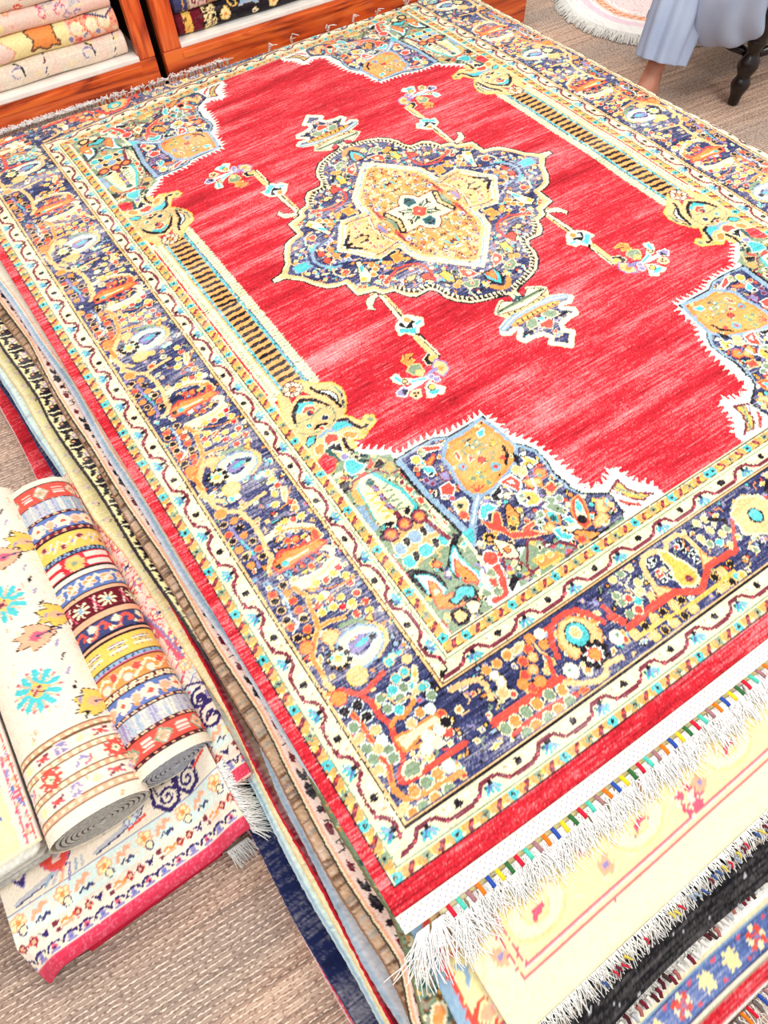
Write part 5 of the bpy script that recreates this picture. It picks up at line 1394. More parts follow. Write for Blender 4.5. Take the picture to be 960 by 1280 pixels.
# ================================================================ PILE BELOW
def drop(y): return .22*np.clip(-1.12-y, 0, None)
def pile_slab(name, label, ztop, zbot, edge, canvas, side, y0=-1.335, y1=1.04, res=.3, group='rugs stacked under the red rug', ripple=.002, seed=1, streak=.4, abr={}):
    """a rug of the pile; edge: [(y, x)...] of its left edge; canvas(K) paints t (cm from the edge, 0..12) by y (cm)"""
    e = sorted(edge); ey = [p[0] for p in e]; ex = [p[1] for p in e]
    ys = np.arange(y0, y1, res/100.); n = len(ys)
    K = Knots(0, 9, y0*100, y0*100+n*res, res, 'c'); K.a = K.a[:n]; K.h = n
    canvas(K)
    d = wool(K, seed, streak, .18, .07, abr)
    r = np.random.default_rng(seed)
    xe = np.interp(ys, ey, ex)+ripple*np.sin(ys*17+seed)+r.normal(0, .0004, n)
    t = (np.arange(K.w)+.5)*K.res/100.
    dz = drop(ys)
    cols = []; dc = []
    # far right, top strip inner -> edge, rounded side, underside
    cols.append(np.stack([np.full(n, .885), ys, ztop-dz], -1)); dc.append(d[:, -1])
    for k in range(K.w-1, -1, -1):
        sag = .004*max(0., 1-t[k]/.012)**2
        cols.append(np.stack([xe+t[k], ys, ztop-dz-sag+r.normal(0, .0002, n)], -1)); dc.append(d[:, k])
    th = ztop-zbot; sc = np.tile(np.array(side), (n, 1))*(1+r.normal(0, .08, (n, 1)))
    for a in (25, 60, 95, 130, 165):
        A = math.radians(a); cols.append(np.stack([xe-.0035*math.sin(A), ys, ztop-.004-dz-th*.5*(1-math.cos(A))], -1)); dc.append(sc)
    cols.append(np.stack([np.full(n, .885), ys, zbot-dz], -1)); dc.append(sc)
    P = np.stack(cols, 1); D = np.clip(np.stack(dc, 1), .004, .93)
    h, w, _ = P.shape
    # end caps: strips between top and bottom
    ev = []; ef = []; ed = []
    for j, fl in ((0, 0), (h-1, 1)):
        m = w//1
        idx = [j*w+i for i in range(w)]
        for a in range((w)//2-1):
            q = [idx[a], idx[a+1], idx[w-2-a], idx[w-1-a]]
            ef.append(q if fl else q[::-1])
    for j in range(0, h-1): ef.append([j*w, (j+1)*w, (j+1)*w+w-1, j*w+w-1])
    o = grid_mesh(name, P, D, WOOL, None, extra=(np.zeros((0, 3)), ef, np.zeros((0, 3))))
    return tag(o, label, 'rug', None)
def cv_plain(c, c2=None):
    def f(K):
        K.a[:] = KI[c]
        if c2: K.rect(0, .5, -999, 999, c2)
    return f
def cv_paisley(K):
    class Q:
        x0, y0, w, h, res = K.x0, K.y0, K.w, K.h, K.res
        f = staticmethod(lambda p: [(a*.70-.05, b) for a, b in p])
        rect = staticmethod(lambda a, b, c, d, e: K.rect(a*.70-.05, b*.70-.05, c, d, e)); a = K.a
        poly = staticmethod(lambda p, c: K.poly([(a, sum(v for _, v in p)/len(p)+(b-sum(v for _, v in p)/len(p))*1.35) for a, b in Q.f(p)], c)); line = staticmethod(lambda p, c, w: K.line(Q.f(p), c, w*.8)); disc = staticmethod(lambda x, y, r, c: K.disc(x*.70-.05, y, r, c))
    return cv_paisley_(Q)
def cv_paisley_(K):
    K.a[:] = KI['I']; K.rect(0, .25, -999, 999, 'c'); K.rect(.25, .5, -999, 999, 'X'); K.rect(.5, .8, -999, 999, 'A'); K.rect(.8, 1.05, -999, 999, 'X')
    y = K.y0; i = 0; r = random.Random(3)
    while y < K.y0+K.h*K.res:
        k = i % 6
        dark = 'k' if (i//6) % 2 == 0 or k in (0, 1) else 'M'
        if k == 0: K.poly([(1.3, y), (2.1, y-.9), (3.1, y-.6), (3.3, y+.5), (2.4, y+1.2), (2.9, y+1.8), (1.9, y+1.2), (1.4, y+.8)], 'k')
        elif k == 1: K.poly([(1.4, y+.6), (1.7, y-.6), (2.7, y-1.0), (3.3, y-.4), (3.4, y+.9), (2.9, y+.1), (2.4, y-.1), (2.0, y+.9)], 'k')
        elif k == 2: K.poly([(1.4, y-.3), (2.2, y-.8), (2.9, y), (2.3, y+.3), (1.9, y+.8)], 'M')
        elif k == 3: K.line([(1.5, y-.6), (2.6, y-.7), (3.1, y), (2.6, y+.2), (3.0, y+.8), (1.8, y+.7)], 'X', .32)
        elif k == 4: K.poly([(1.4, y-.5), (2.4, y-1), (3.0, y), (2.4, y+.6), (1.5, y+.5)], 'M'); K.line([(2.0, y+1.2), (3.2, y+.7), (3.4, y-.4)], 'X', .3)
        else: K.disc(2.3, y, .5, 'k'); K.line([(2.9, y-.7), (3.2, y+.6)], 'M', .4)
        y += 2.9; i += 1
    K.rect(3.7, 3.95, -999, 999, 'X')
def cv_brown(K):
    K.a[:] = KI['T']; r = random.Random(8)
    y = K.y0
    while y < K.y0+K.h*K.res:
        K.line([(0, y), (9, y+r.uniform(-.6, .6))], r.choice('ZTHZT'), r.uniform(.3, 1.1)); y += r.uniform(.6, 1.6)
    K.rect(2.6, 2.9, -999, 999, 'X')
def cv_blackfloral(K):
    K.a[:] = KI['Y']; r = random.Random(12); y = K.y0; K.rect(0, .35, -999, 999, 'k')
    while y < K.y0+K.h*K.res:
        k = r.random()
        K.poly([(.4, y), (1.4, y-1.8), (2.6, y-1.5), (3.9, y-2.1), (4.3, y+.2), (3.2, y+1.1), (3.6, y+1.9), (2.1, y+2.1), (1.6, y+1.0), (.5, y+1.5)], 'k')
        K.line([(.5, y+.4), (1.6, y-.2), (3.9, y-.6)], 'c', .35); K.disc(1.9, y+1.7, .75, 'k'); K.disc(1.9, y+1.7, .35, 'A')
        K.poly([(2.3, y+2.6), (3.2, y+3.0), (3.9, y+2.7), (3.3, y+3.9), (2.5, y+3.7)], 'I', 'l', .2); K.poly([(.4, y+2.9), (1.5, y+2.6), (2.2, y+4.0), (1.2, y+4.6)], 'k')
        K.poly([(2.6, y+4.4), (4.2, y+3.9), (4.4, y+5.4), (3.0, y+5.6)], 'k'); y += 6.1
def cv_yellow(K):
    K.a[:] = KI['Y']; K.rect(0, .6, -999, 999, 'c'); y = K.y0; r = random.Random(2)
    while y < K.y0+K.h*K.res:
        K.line([(1.2, y), (2.1, y+.5), (1.6, y+1.1)], 'I', .4); K.line([(.9, y+.6), (1.5, y+1.0)], 'G', .3); K.line([(1.9, y-.5), (2.4, y+.1)], 'k' if r.random() < .3 else 'G', .28); y += 5.2
def cv_rednavy(K): K.a[:] = KI['r']
def cv_olive(K):
    K.a[:] = KI['g']; r = random.Random(6)
    for i in range(900):
        x, y = r.uniform(0, 9), r.uniform(K.y0, -88); K.poly([(x, y), (x+r.uniform(-1, 1), y+r.uniform(.3, 1.4)), (x+r.uniform(.3, 1.4), y+r.uniform(-.6, .8))], r.choice('dZHgyodcH'))
    for y in range(-131, -100, 6): K.disc(2.2, y, 1.0, 'o', 'c'); K.poly([(3.5, y+1), (4.5, y+3), (5.4, y+1.5), (4.6, y)], 'c')
X1 = 1.05
pile_slab('folded_grey_rug', 'rug with pale grey border, directly beneath the red rug in the pile', .2485, .233, [(X1, -.988), (.402, -.960), (.2, -.945), (.013, -.935), (-.26, -.931), (-.39, -.928), (-.528, -.924), (-.657, -.918), (-.769, -.912), (-.8, -.911), (-.893, -.909), (-1.05, -.897), (-1.335, -.89)],
          lambda K: (cv_plain('u')(K), K.rect(.0, .9, -999, 999, 'G'), K.rect(.3, .9, -999, 999, 'b'), K.rect(1.2, 1.35, -999, 999, 'A'))[0], L3(206, 212, 224), seed=2, y0=-1.17)
pile_slab('olive_floral_rug', 'olive green floral rug whose edge shows at the near corner of the pile', .2325, .222, [(X1, -.93), (-.5, -.895), (-.92, -.904), (-1.07, -.909), (-1.187, -.907), (-1.229, -.915), (-1.307, -.938), (-1.335, -.95)], cv_olive, L3(120, 122, 84), seed=3)
pile_slab('paisley_border_rug', 'cream bordered rug with black and maroon paisleys along its edge, in the pile', .221, .205, [(X1, -1.0), (.38, -.974), (.205, -.963), (-.084, -.96), (-.291, -.948), (-.496, -.938), (-.725, -.931), (-.843, -.927), (-.944, -.932), (-1.118, -.933), (-1.234, -.929), (-1.293, -.952), (-1.335, -.96)], cv_paisley, L3(74, 56, 46), seed=4, res=.2)
pile_slab('brown_striped_rug', 'mottled brown rug edge below the paisley bordered rug', .204, .187, [(X1, -1.01), (.376, -.991), (.146, -.973), (-.116, -.966), (-.32, -.960), (-.586, -.952), (-.85, -.947), (-.999, -.952), (-1.11, -.95), (-1.226, -.945), (-1.282, -.952), (-1.335, -.96)], cv_brown, L3(152, 112, 86), seed=5, streak=.8)
pile_slab('black_floral_rug', 'rug with large charcoal flowers on cream, edge below the brown rug', .186, .172, [(X1, -1.05), (.306, -1.023), (.073, -1.007), (0, -1.006), (-.218, -.99), (-.386, -.978), (-.597, -.964), (-.8, -.95), (-1.335, -.935)], cv_blackfloral, L3(60, 56, 58), seed=6, res=.3)
pile_slab('light_grey_rug', 'plain light blue-grey rug edge showing near the front of the pile', .171, .157, [(X1, -.96), (-.6, -.935), (-.85, -.945), (-.914, -.955), (-.964, -.962), (-1.073, -.966), (-1.207, -.970), (-1.292, -.967), (-1.335, -.97)], cv_plain('G', 'b'), L3(172, 176, 184), seed=7, res=.4)
pile_slab('crimson_edged_rug', 'rug with a narrow crimson edge halfway down the pile', .156, .142, [(X1, -1.0), (.3, -.985), (-.3, -.972), (-.6, -.966), (-1.0, -.974), (-1.335, -.978)], lambda K: (cv_plain('Z')(K), K.rect(0, .9, -999, 999, 'M'))[0], L3(208, 30, 44), seed=8, res=.4)
pile_slab('pale_yellow_rug', 'pale yellow rug border with small grey marks, halfway down the pile', .141, .121, [(X1, -1.08), (.297, -1.052), (.146, -1.034), (-.012, -1.033), (-.143, -1.026), (-.271, -1.018), (-.397, -1.0), (-.592, -.986), (-.811, -.975), (-.943, -.981), (-1.335, -.986)], cv_yellow, L3(246, 214, 150), seed=9)
pile_slab('pale_blue_rug', 'rug with a plain pale blue edge below the yellow rug', .120, .082, [(X1, -1.09), (.275, -1.069), (.192, -1.063), (-.022, -1.048), (-.156, -1.040), (-.22, -1.033), (-.6, -1.01), (-.915, -.996), (-1.335, -.997)], cv_plain('S', 'b'), L3(196, 218, 222), seed=10, res=.4)
pile_slab('navy_rug', 'rug with a deep navy edge near the bottom of the pile', .081, .042, [(X1, -1.10), (.307, -1.081), (0, -1.06), (-.107, -1.056), (-.5, -1.050), (-.95, -1.036), (-1.335, -1.030)], cv_plain('D'), L3(38, 52, 104), seed=11, res=.3, streak=.55)
pile_slab('red_edged_bottom_rug', 'red rug lying on the floor, lowest of the pile', .041, .002, [(X1, -1.125), (.338, -1.109), (.142, -1.107), (-.001, -1.103), (-.5, -1.068), (-.951, -1.043), (-1.007, -1.038), (-1.335, -1.040)], cv_rednavy, L3(240, 206, 206), seed=12, res=.3, streak=.9)

# ================================================================ RUGS CASCADING AT THE NEAR END
def sheet(name, label, xs, ys, zf, K, mat, seed, thick=.005, streak=.3, tint=None, abr={}, wob=0, category='rug', root=None, shear=0.):
    X, Y = np.meshgrid(xs, ys); r = np.random.default_rng(seed)
    XX = X+shear*(Y-ys[-1])
    P = np.stack([XX, Y+wob*np.sin(X*9+1), zf(XX, Y)+r.normal(0, .0002, X.shape)], -1)
    d = wool(K, seed, streak, .4, .05, abr)
    d = d[:P.shape[0], :P.shape[1]]
    o = grid_mesh(name, P, d, mat, root, extra=skirt(P, d, thick, tint))
    if label: tag(o, label, category)
    return o
res = .35
def canvas_for(xa, xb, ya, yb, base, res=.35):
    K = Knots(xa*100, xb*100, ya*100, yb*100, res, base)
    xs = xa+(np.arange(K.w)+.5)*res/100; ys = ya+(np.arange(K.h)+.5)*res/100
    return K, xs, ys
# cream rug
cream = empty('cream_rug', (.0, -1.25, .2), 'very pale cream rug with thin double pink line under the red rug fringe', 'rug')
K, xs, ys = canvas_for(-.853, .93, -1.392, -1.15, 'Y')
for i in range(700):
    x, y = RND.uniform(-79, 92), RND.uniform(-133, -102); K.poly([(x, y), (x+RND.uniform(-1, 1), y+RND.uniform(.2, 1)), (x+RND.uniform(.3, 1.4), y+RND.uniform(-.5, .6))], 'c')
K.rect(-86, 93, -139.5, -134.3, 'c'); K.rect(-86, -80.5, -140, -99, 'c')
for a, b_ in ((-80.2, -134.0), (-79.2, -133.0)):
    K.line([(a, -99), (a, b_), (93, b_)], 'P', .36)
K.rect(-79.8, 93, -133.7, -133.3, 'I')
x = -74; i = 0
while x < 90:
    y = -129.0
    for k in range(5): a = math.pi*(.15+.7*k/4); K.disc(x+6.6*math.cos(a), y+4.0*math.sin(a), .5, 'A' if k % 2 else 'J')
    K.ell(x, y, 4.4, 2.6, 'c', 'J', .5); K.ell(x, y+.4, 2.0, 1.5, 'Y', 'J', .4); K.poly([(x-1.5, y-1.4), (x-.6, y+.2), (x+.9, y+.4), (x+1.8, y-.6), (x+.9, y-.3), (x, y-.6)], 'P')
    for dx, dy in ((-9, 2.0), (-7.4, -1.5), (8.0, 4.4)):
        K.flower(x+dx, y+dy, 1.3, 'I' if dx > 0 else 'A', 'l', None, 5)
    K.line([(x-11, y-2.6), (x-6, y+5), (x, y+6.5), (x+6, y+5), (x+11, y-2.6)], 'Y', .5)
    if i % 2: K.flower(x+9, y-2.2, 2.2, 'P', 'I', 'c', 5)
    x += 19; i += 1
sheet('rug_face', None, xs, ys, lambda x, y: np.minimum(zcream(x, y), .2555)+.0015*np.sin(x*31)*np.sin(y*22), K, WOOL, 31, .006, .12, (.8, .74, .6), root=cream)
S = Strands(); fr = random.Random(5)
for k in range(2): fringe(S, -.85, .92, -1.388, lambda x, y: .1985+.32*(y+1.39), .028, fr, .0022, .0009, 0, .3, .3, None, .004)
S.build('fringe', WOOL, cream, 'stuff')
S = Strands(); x = -.72
while x < .4:
    q = fr.random()
    if fr.random() < (.25 if x < -.6 else .75):
        c = fr.choice([L3(110, 30, 50), L3(60, 90, 150), L3(150, 170, 190), L3(200, 40, 60), L3(110, 30, 50), L3(222, 200, 80)])
        y = -1.404+fr.uniform(-.004, .004); S.add([(x, y+.004, .204), (x+.003, y, .2035), (x+fr.uniform(0, .008), y-.006, .200)], .0024, .0016, c)
    x += fr.uniform(.006, .013)
S.build('coloured_knots', WOOL, cream, 'stuff')
# pale yellow and blue bordered rug peeping out left of the cream one
K, xs, ys = canvas_for(-.894, .90, -1.372, -1.17, 'b')
K.rect(-87.2, -80, -140, -99, 'Y'); K.rect(-87.5, -87.1, -140, -99, 'q')
for i, y in enumerate((-121, -125.2, -129, -134.4)):
    if i % 2 == 0 and i: K.line([(-85.6, y-1.4), (-85.0, y), (-86.0, y+1.0)], 'b', .7)
    else:
        for k in range(8): a = k*math.pi/4; K.line([(-85.2+1.6*math.cos(a), y+1.6*math.sin(a)), (-85.2+1.6*math.cos(a+.8), y+1.6*math.sin(a+.8))], 'q', .38); K.line([(-85.2, y), (-85.2+.9*math.cos(a), y+.9*math.sin(a))], 'A', .3)
K.line([(-87.2, -136.2), (-82, -136.2)], 'q', .36); K.rect(-86.9, -80, -139, -136.5, 'b'); K.line([(-84.0, -99), (-84.0, -136)], 'I', .3)
zpal = lambda x, y: .236+.28*(y+1.2)-.04*np.clip(-.895-x, 0, None)
sheet('pale_blue_bordered_rug', 'light blue edged rug with yellow stripe of red line flowers beside the cream rug', xs, ys, zpal, K, WOOL, 32, .006, .15, L3(140, 170, 196), shear=.075)
# black kilim
zb_ = lambda x, y: .158+.55*(y+1.43)+.004*np.sin(x*14)
K, xs, ys = canvas_for(-.93, .9, -1.462, -1.30, 'X', .3)
for i in range(2600): K.disc(RND.uniform(-93, 90), RND.uniform(-146, -130), .17, 'G' if RND.random() < .25 else 'k')
K.line([(-93, -141.3), (90, -141.3)], 'H', .3)
blk = empty('black_rug', (0, -1.43, .15), 'plain black rug edge lying below the fringe of the cream rug', 'rug')
sheet('rug_face', None, xs, ys, lambda x, y: np.minimum(zb_(x, y), .185), K, WOOL, 33, .02, .3, (.012, .012, .012), root=blk, wob=.006)
S = Strands(); fr = random.Random(6)
zr = lambda x, y: np.minimum(.1+.5*(y+1.48), .135)+0*x
fringe(S, -.93, .88, -1.458, lambda x, y: zr(x, y)+.004, .02, fr, .0030, .0010, 0, .5, .4, None, .004)
x = -.93
while x < .4:
    c = fr.choice([L3(84, 30, 40), L3(120, 30, 50), L3(190, 190, 196), L3(236, 232, 226), L3(70, 50, 46), L3(236, 232, 226), L3(180, 110, 100)])
    y = -1.467+.004*math.sin(x*11)+fr.uniform(-.004, .004); S.add([(x, y+.006, zr(x, y)+.014), (x+.002, y, zr(x, y)+.013), (x+fr.uniform(0, .006), y-.008, zr(x, y)+.006)], .0040, .0030, c)
    x += fr.uniform(.007, .013)
S.build('knotted_fringe', WOOL, blk, 'stuff')
# red and blue geometric rug
K, xs, ys = canvas_for(-.95, .9, -1.575, -1.32, 'r', .3)
K.rect(-95, 90, -148.6, -130, 'W'); K.rect(-95, 90, -149.2, -148.6, 'c'); K.rect(-95, 90, -149.5, -149.2, 'b'); K.rect(-95, 90, -153.6, -149.5, 'B'); K.rect(-95, 90, -153.9, -153.6, 'n'); K.rect(-95, 90, -154.5, -153.9, 'E'); K.rect(-95, 90, -154.8, -154.5, 'H')
x = -93; i = 0; y = -151.5
while x < 90:
    if i % 3 == 0:
        for k in range(8):
            a = k*math.pi/4; K.disc(x+1.25*math.cos(a), y+1.25*math.sin(a), .52, 'q' if k % 2 else 'c')
        K.disc(x, y, .6, 'q'); K.disc(x, y, .3, 'l')
    else:
        K.poly([(x-1.2, y+1.6), (x-.3, y+1.2), (x+.6, y+1.6), (x+1.0, y+.6), (x+1.5, y), (x+1.0, y-.6), (x+1.0, y-1.6), (x, y-1.2), (x-.8, y-1.4), (x-1.0, y-.4), (x-1.4, y+.3), (x-1.0, y+.8)], 'Y')
    for s_ in (1, -1): K.poly([(x+2.05, y+1.7*s_), (x+2.5, y+.9*s_), (x+3.0, y+1.7*s_)], 'P')
    x += 5.1; i += 1
K.rect(-95, 90, -158, -156.9, 'W')
geo = empty('blue_bordered_red_rug', (0, -1.5, .08), 'red rug with blue border of cream crosses and star flowers below the black rug', 'rug')
sheet('rug_face', None, xs, ys, lambda x, y: np.minimum(.1+.5*(y+1.48), .135)+.003*np.sin(x*14), K, WOOL, 34, .02, .4, (.5, .3, .25), root=geo, abr={'B': .35, 'r': .3}, wob=.004)
S = Strands(); fr = random.Random(9); zz_ = lambda x, y: np.clip(.0545+.5*(y+1.571), .004, None)+0*x
fringe(S, -.95, .88, -1.572, zz_, .05, fr, .0030, .0011, 0, .35, .3, None, .003)
x = -.93
while x < .3:
    c = fr.choice(list(WRAP.values())+[L3(110, 100, 96)]*3); y = -1.578
    S.add([(x, y+.008, zz_(x, y)+.006), (x+.002, y, zz_(x, y)+.006), (x+.004, y-.010, zz_(x, y)+.004)], .0035, .003, c); x += .0125
S.build('fringe', WOOL, geo, 'stuff')
# a bulk of folded rugs that carries the near end
def bulk(name, label, lo, hi, c):
    K, xs, ys = canvas_for(lo[0], hi[0], lo[1], hi[1], c, 1.0)
    return sheet(name, label, xs, ys, lambda x, y: hi[2]-.3*np.clip(-1.35-y, 0, None)+0*x, K, WOOL, 50, hi[2]-lo[2], .3, lin(PAL[c]))
# ================================================================ FOLDED BUNDLE ON THE FLOOR
def curl(K, x, y, r, turns, col, w, ph=0., sgn=1):
    n = int(10*turns)+4; pts = []
    for k in range(n+1):
        t = k/n; a = ph+sgn*t*turns*2*math.pi; q = r*(1-t*.85)
        pts.append((x+q*math.cos(a), y+q*math.sin(a)))
    K.line(pts, col, w)
def floral_face(K, xl, xr, yn, top, seed):
    r = random.Random(seed)
    K.rect(xl, xr, yn, top, 'u')
    K.rect(xl, xr, yn, yn+2.1, 'P'); K.rect(xl, xr, yn, yn+1.9, 'C')
    for i in range(250): K.disc(r.uniform(xl, xr), r.uniform(yn, yn+1.9), .15, 'P')
    # running scroll
    x = xl; i = 0
    while x < xr:
        y = yn+2.9
        K.line([(x-1.3, y-.2), (x-.9, y+.5), (x, y+.75), (x+.9, y+.5), (x+1.3, y-.2)], 'V', .35); K.disc(x, y, .5, 'P' if i % 2 == 0 else 'l')
        K.disc(x+1.3, y-.35, .45, 'c'); K.poly([(x+1.0, y-.6), (x+1.3, y+.2), (x+1.6, y-.6)], 'I'); K.disc(x, y-.25, .3, 'B' if i % 2 else 'V'); K.line([(x-.6, y-.5), (x+.6, y-.5)], 'l', .3)
        x += 2.6; i += 1
    K.rect(xl, xr, yn+3.9, yn+6.6, 'u'); x = xl+1; i = 0
    for j in range(160): K.disc(r.uniform(xl, xr), r.uniform(yn+4, yn+6.6), .45, r.choice('uIEu'))
    while x < xr:
        y = yn+5.3; k = i % 5
        if k in (0, 1): K.poly([(x-.65, y+.1), (x, y+.75), (x+.65, y-.1), (x, y-.75)], 'm', 'q', .1); K.disc(x, y, .3, 'A')
        elif k == 2: K.poly([(x-.9, y+.7), (x, y+.3), (x+.9, y+.8), (x+.1, y-.8)], 'V')
        elif k == 3: K.disc(x, y+.5, .5, 'm'); K.disc(x+.2, y-.6, .4, 'm')
        else: K.line([(x-1, y), (x-.3, y+.4), (x+.4, y-.2), (x+1.1, y+.2)], 'o', .35); K.line([(x-.8, y-.6), (x+.8, y-.5)], 'A', .4)
        x += 1.75; i += 1
    K.rect(xl, xr, yn+6.6, yn+6.85, 'S'); K.rect(xl, xr, yn+6.85, yn+10.6, 'S')
    for j in range(220): K.poly([(a := r.uniform(xl, xr), b := r.uniform(yn+7, yn+10.4)), (a+r.uniform(.5, 2), b+.4), (a+.6, b-.7)], r.choice('uwSu'))
    x = xl+1.5; i = 0
    while x < xr:
        y = yn+8.6
        if i % 2 == 0:
            K.flower(x, y+.4, 1.1, 'Y', 'o', 'A', 5, .3*i); K.disc(x+.4, y-1.0, .55, 'c', 'V', .2)
        else:
            K.line([(x-1.4, y-.3), (x-.9, y+.7), (x-.2, y+.1), (x+.3, y+1.1), (x+.9, y+.8)], 'A', .6); K.line([(x-1, y-1.0), (x-.4, y-.6), (x, y-1.2), (x+.6, y-.6), (x+1, y-1.0)], 'n', .3)
        x += 3.5; i += 1
    K.rect(xl, xr, yn+10.6, yn+10.85, 'l'); K.rect(xl, xr, yn+10.85, yn+11.1, 'c')
def medallion_floor(K, xl, xr, y0, y1, seed):
    """ivory ground with pink arabesques and purple vines"""
    r = random.Random(seed)
    for i in range(60):
        x, y = r.uniform(xl, xr), r.uniform(y0, y1)
        k = r.random()
        if k < .35: K.flower(x, y, r.uniform(.6, 1.1), r.choice('IASEl'), r.choice('PYm'), None, 5)
        elif k < .7: K.line([(x, y), (x+r.uniform(-2, 2), y+1.2), (x+r.uniform(-2, 2), y+2.4)], r.choice('lSPIG'), .3)
        else: K.disc(x, y, .4, r.choice('PlSm'))
bundle = empty('folded_floral_rug', (-1.2, -.55, 0), 'folded ivory floral rug with crimson border on the floor under two rolled rugs', 'rug')
# lower fold (reaches further to the right)
K, xs, ys = canvas_for(-1.395, -.985, -.892, -.118, 'u', .2)
floral_face(K, -140, -97, -89.0, -77.5, 4); medallion_floor(K, -105, -97, -77, -12, 6)
rr_ = random.Random(31)
K.rect(-140, -97, -67, -11, 'I')
for i in range(900):
    x, y = rr_.uniform(-112, -97.2), rr_.uniform(-66, -11.8); a = rr_.uniform(0, 6.3)
    c = rr_.choice('PPPqqccwI'); L = rr_.uniform(.8, 1.9)
    K.poly([(x, y), (x+L*math.cos(a)-.3*math.sin(a), y+L*math.sin(a)+.3*math.cos(a)), (x+1.6*L*math.cos(a+.3), y+1.6*L*math.sin(a+.3)), (x+L*math.cos(a+.5)*.7, y+L*math.sin(a+.5)*.7)], c)
    if i % 22 == 0: K.flower(x, y, 1.3, 'c', 'l', 'P', 5); K.disc(x+.4, y, .35, 'V')
K.line([(-104, -50), (-101.5, -56), (-100.5, -62), (-99.6, -66), (-101.8, -68.4), (-104, -68)], 'P', .6); K.line([(-103.2, -50), (-100.8, -57), (-99.4, -64)], 'l', .5)
for j in range(3): K.line([(-101+j, -67), (-100+j, -70)], 'G', .3)
K.flower(-99.8, -66, 1.0, 'Y', 'G', 'A')
for cxx, cyy, rv in ((-99.8, -77.0, 2.6), (-100.2, -73.2, 2.0)):
    curl(K, cxx, cyy, rv, 1.2, 'V', .55, 1.2); curl(K, cxx+.3, cyy+.2, rv*.5, .8, 'V', .35, 3.4, -1)
    K.line([(cxx-3, cyy+3), (cxx-1, cyy+3.6), (cxx+1.6, cyy+2.6), (cxx+2.4, cyy)], 'V', .4)
K.flower(-98.4, -80.6, 1.1, 'Y', 'o', 'S')
def sst(t): t = np.clip(t, 0, 1); return t*t*(3-2*t)
lowz = lambda x, y: .050+.002*np.sin(x*30)+.080*sst((x+1.11)/.11)+.0*y
lf = sheet('lower_fold', None, xs, ys, lowz, K, FLAT, 41, .02, .12, L3(206, 40, 70), root=bundle)
# hidden layers between (their crimson rims show along the near side)
def fold_lip(name, xa, xb, y, z, th, amp, par, col=(206, 38, 66), seed=1):
    n = 60; V = []; F = []
    prof = [(.10, .5), (.0, .5), (-.004, .35), (-.0055, 0), (-.004, -.35), (0, -.5), (.10, -.5)]
    for i in range(n+1):
        t = i/n; x = xa+(xb-xa)*t
        yy = y(x) if callable(y) else y; zz = z(x) if callable(z) else z
        for a, b in prof: V.append((x, yy+a, zz+b*th+amp*math.sin(t*7+seed)))
    m = len(prof)
    for i in range(n):
        for k in range(m-1): F.append([i*m+k, i*m+k+1, (i+1)*m+k+1, (i+1)*m+k])
        F.append([i*m+m-1, i*m, (i+1)*m, (i+1)*m+m-1])
    F.append([k for k in range(m)][::-1]); F.append([n*m+k for k in range(m)])
    return mesh_obj(name, V, F, plain_mat('plain_wool_'+str(seed), L3(*col), L3(*[int(.86*c) for c in col]), 240., .95, .2, spec=.1), par)
fold_lip('crimson_fold', -1.375, -1.03, lambda x: -.944+.012*abs(x+1.2), lambda x: .058, .012, .002, bundle, (196, 34, 62), 1)
fold_lip('crimson_fold', -1.355, -1.06, lambda x: -.938, lambda x: .038, .012, .003, bundle, (206, 44, 72), 2)
fold_lip('crimson_fold', -1.335, -1.10, lambda x: -.946+.02*(x+1.2), lambda x: .0135, .022, 0, bundle, (200, 40, 66), 3)
fold_lip('crimson_fold', -1.32, -1.06, lambda x: -.895-.01*(x+1.2), lambda x: .018, .028, 0, bundle, (190, 34, 60), 4)
fold_lip('crimson_fold', -1.06, -.988, lambda x: -.886, lambda x: float(lowz(x, 0))-.016, .024, 0, bundle, (196, 36, 62), 6)
# upper fold
K, xs, ys = canvas_for(-1.408, -1.028, -.957, -.118, 'u', .2)
floral_face(K, -141, -102.5, -95.7, -84, 3); medallion_floor(K, -141, -103, -84, -30, 8)
for (x, y) in ((-137, -80), (-124, -80)):   # grey arcs and the red heart palmette
    K.line([(x-2, y-4), (x+2, y-3.4), (x+6, y-2.6), (x+8.5, y)], 'G', .7); K.line([(x-2, y-4.4), (x+2, y-3.9), (x+6.4, y-3), (x+8.8, y)], 'n', .25)
K.poly([(-133, -82.2), (-134.4, -80), (-133.6, -78), (-132.2, -77.6), (-131, -78.6), (-130, -77.8), (-128.8, -79), (-129.4, -81), (-131.4, -83.2)], 'q', 'P', .3); K.poly([(-132.4, -81.6), (-132, -79.6), (-130.6, -79.4), (-131, -81.6)], 'I'); K.disc(-131.6, -80.6, .5, 'G'); 
for j in range(6): K.line([(-133+j*1.0, -83), (-134.4+j*1.2, -85.4+.4*abs(j-3))], ['b', 'G', 'A', 'l', 'b', 'G'][j], .4)
for (x, y) in ((-137.5, -81.5), (-124.0, -81.3)): K.poly([(x-1, y+1), (x, y+.4), (x+1, y+1.1), (x+.2, y-.9)], 'V', 'l', .15)
K.line([(-122, -82), (-119, -80.5), (-116.4, -78)], 'n', .3); K.line([(-118, -80.5), (-116, -79.4), (-115.2, -77.6)], 'B', .8)
for dx in (0, 4.4):
    x, y = -112.6+dx*.95, -83.0+dx*.12
    K.line([(x-2, y+4.8), (x-2.4, y), (x-.6, y-2.2), (x+1.4, y-1.6), (x+2.2, y+1.2), (x+2.0, y+4.8)], 'V', .7)
    curl(K, x, y, 1.6, 1.3, 'V', .45, .5); curl(K, x, y+3, 1.1, 1., 'V', .35, 2.5, -1); K.line([(x-1.4, y+1), (x-1.6, y+4)], 'n', .3)
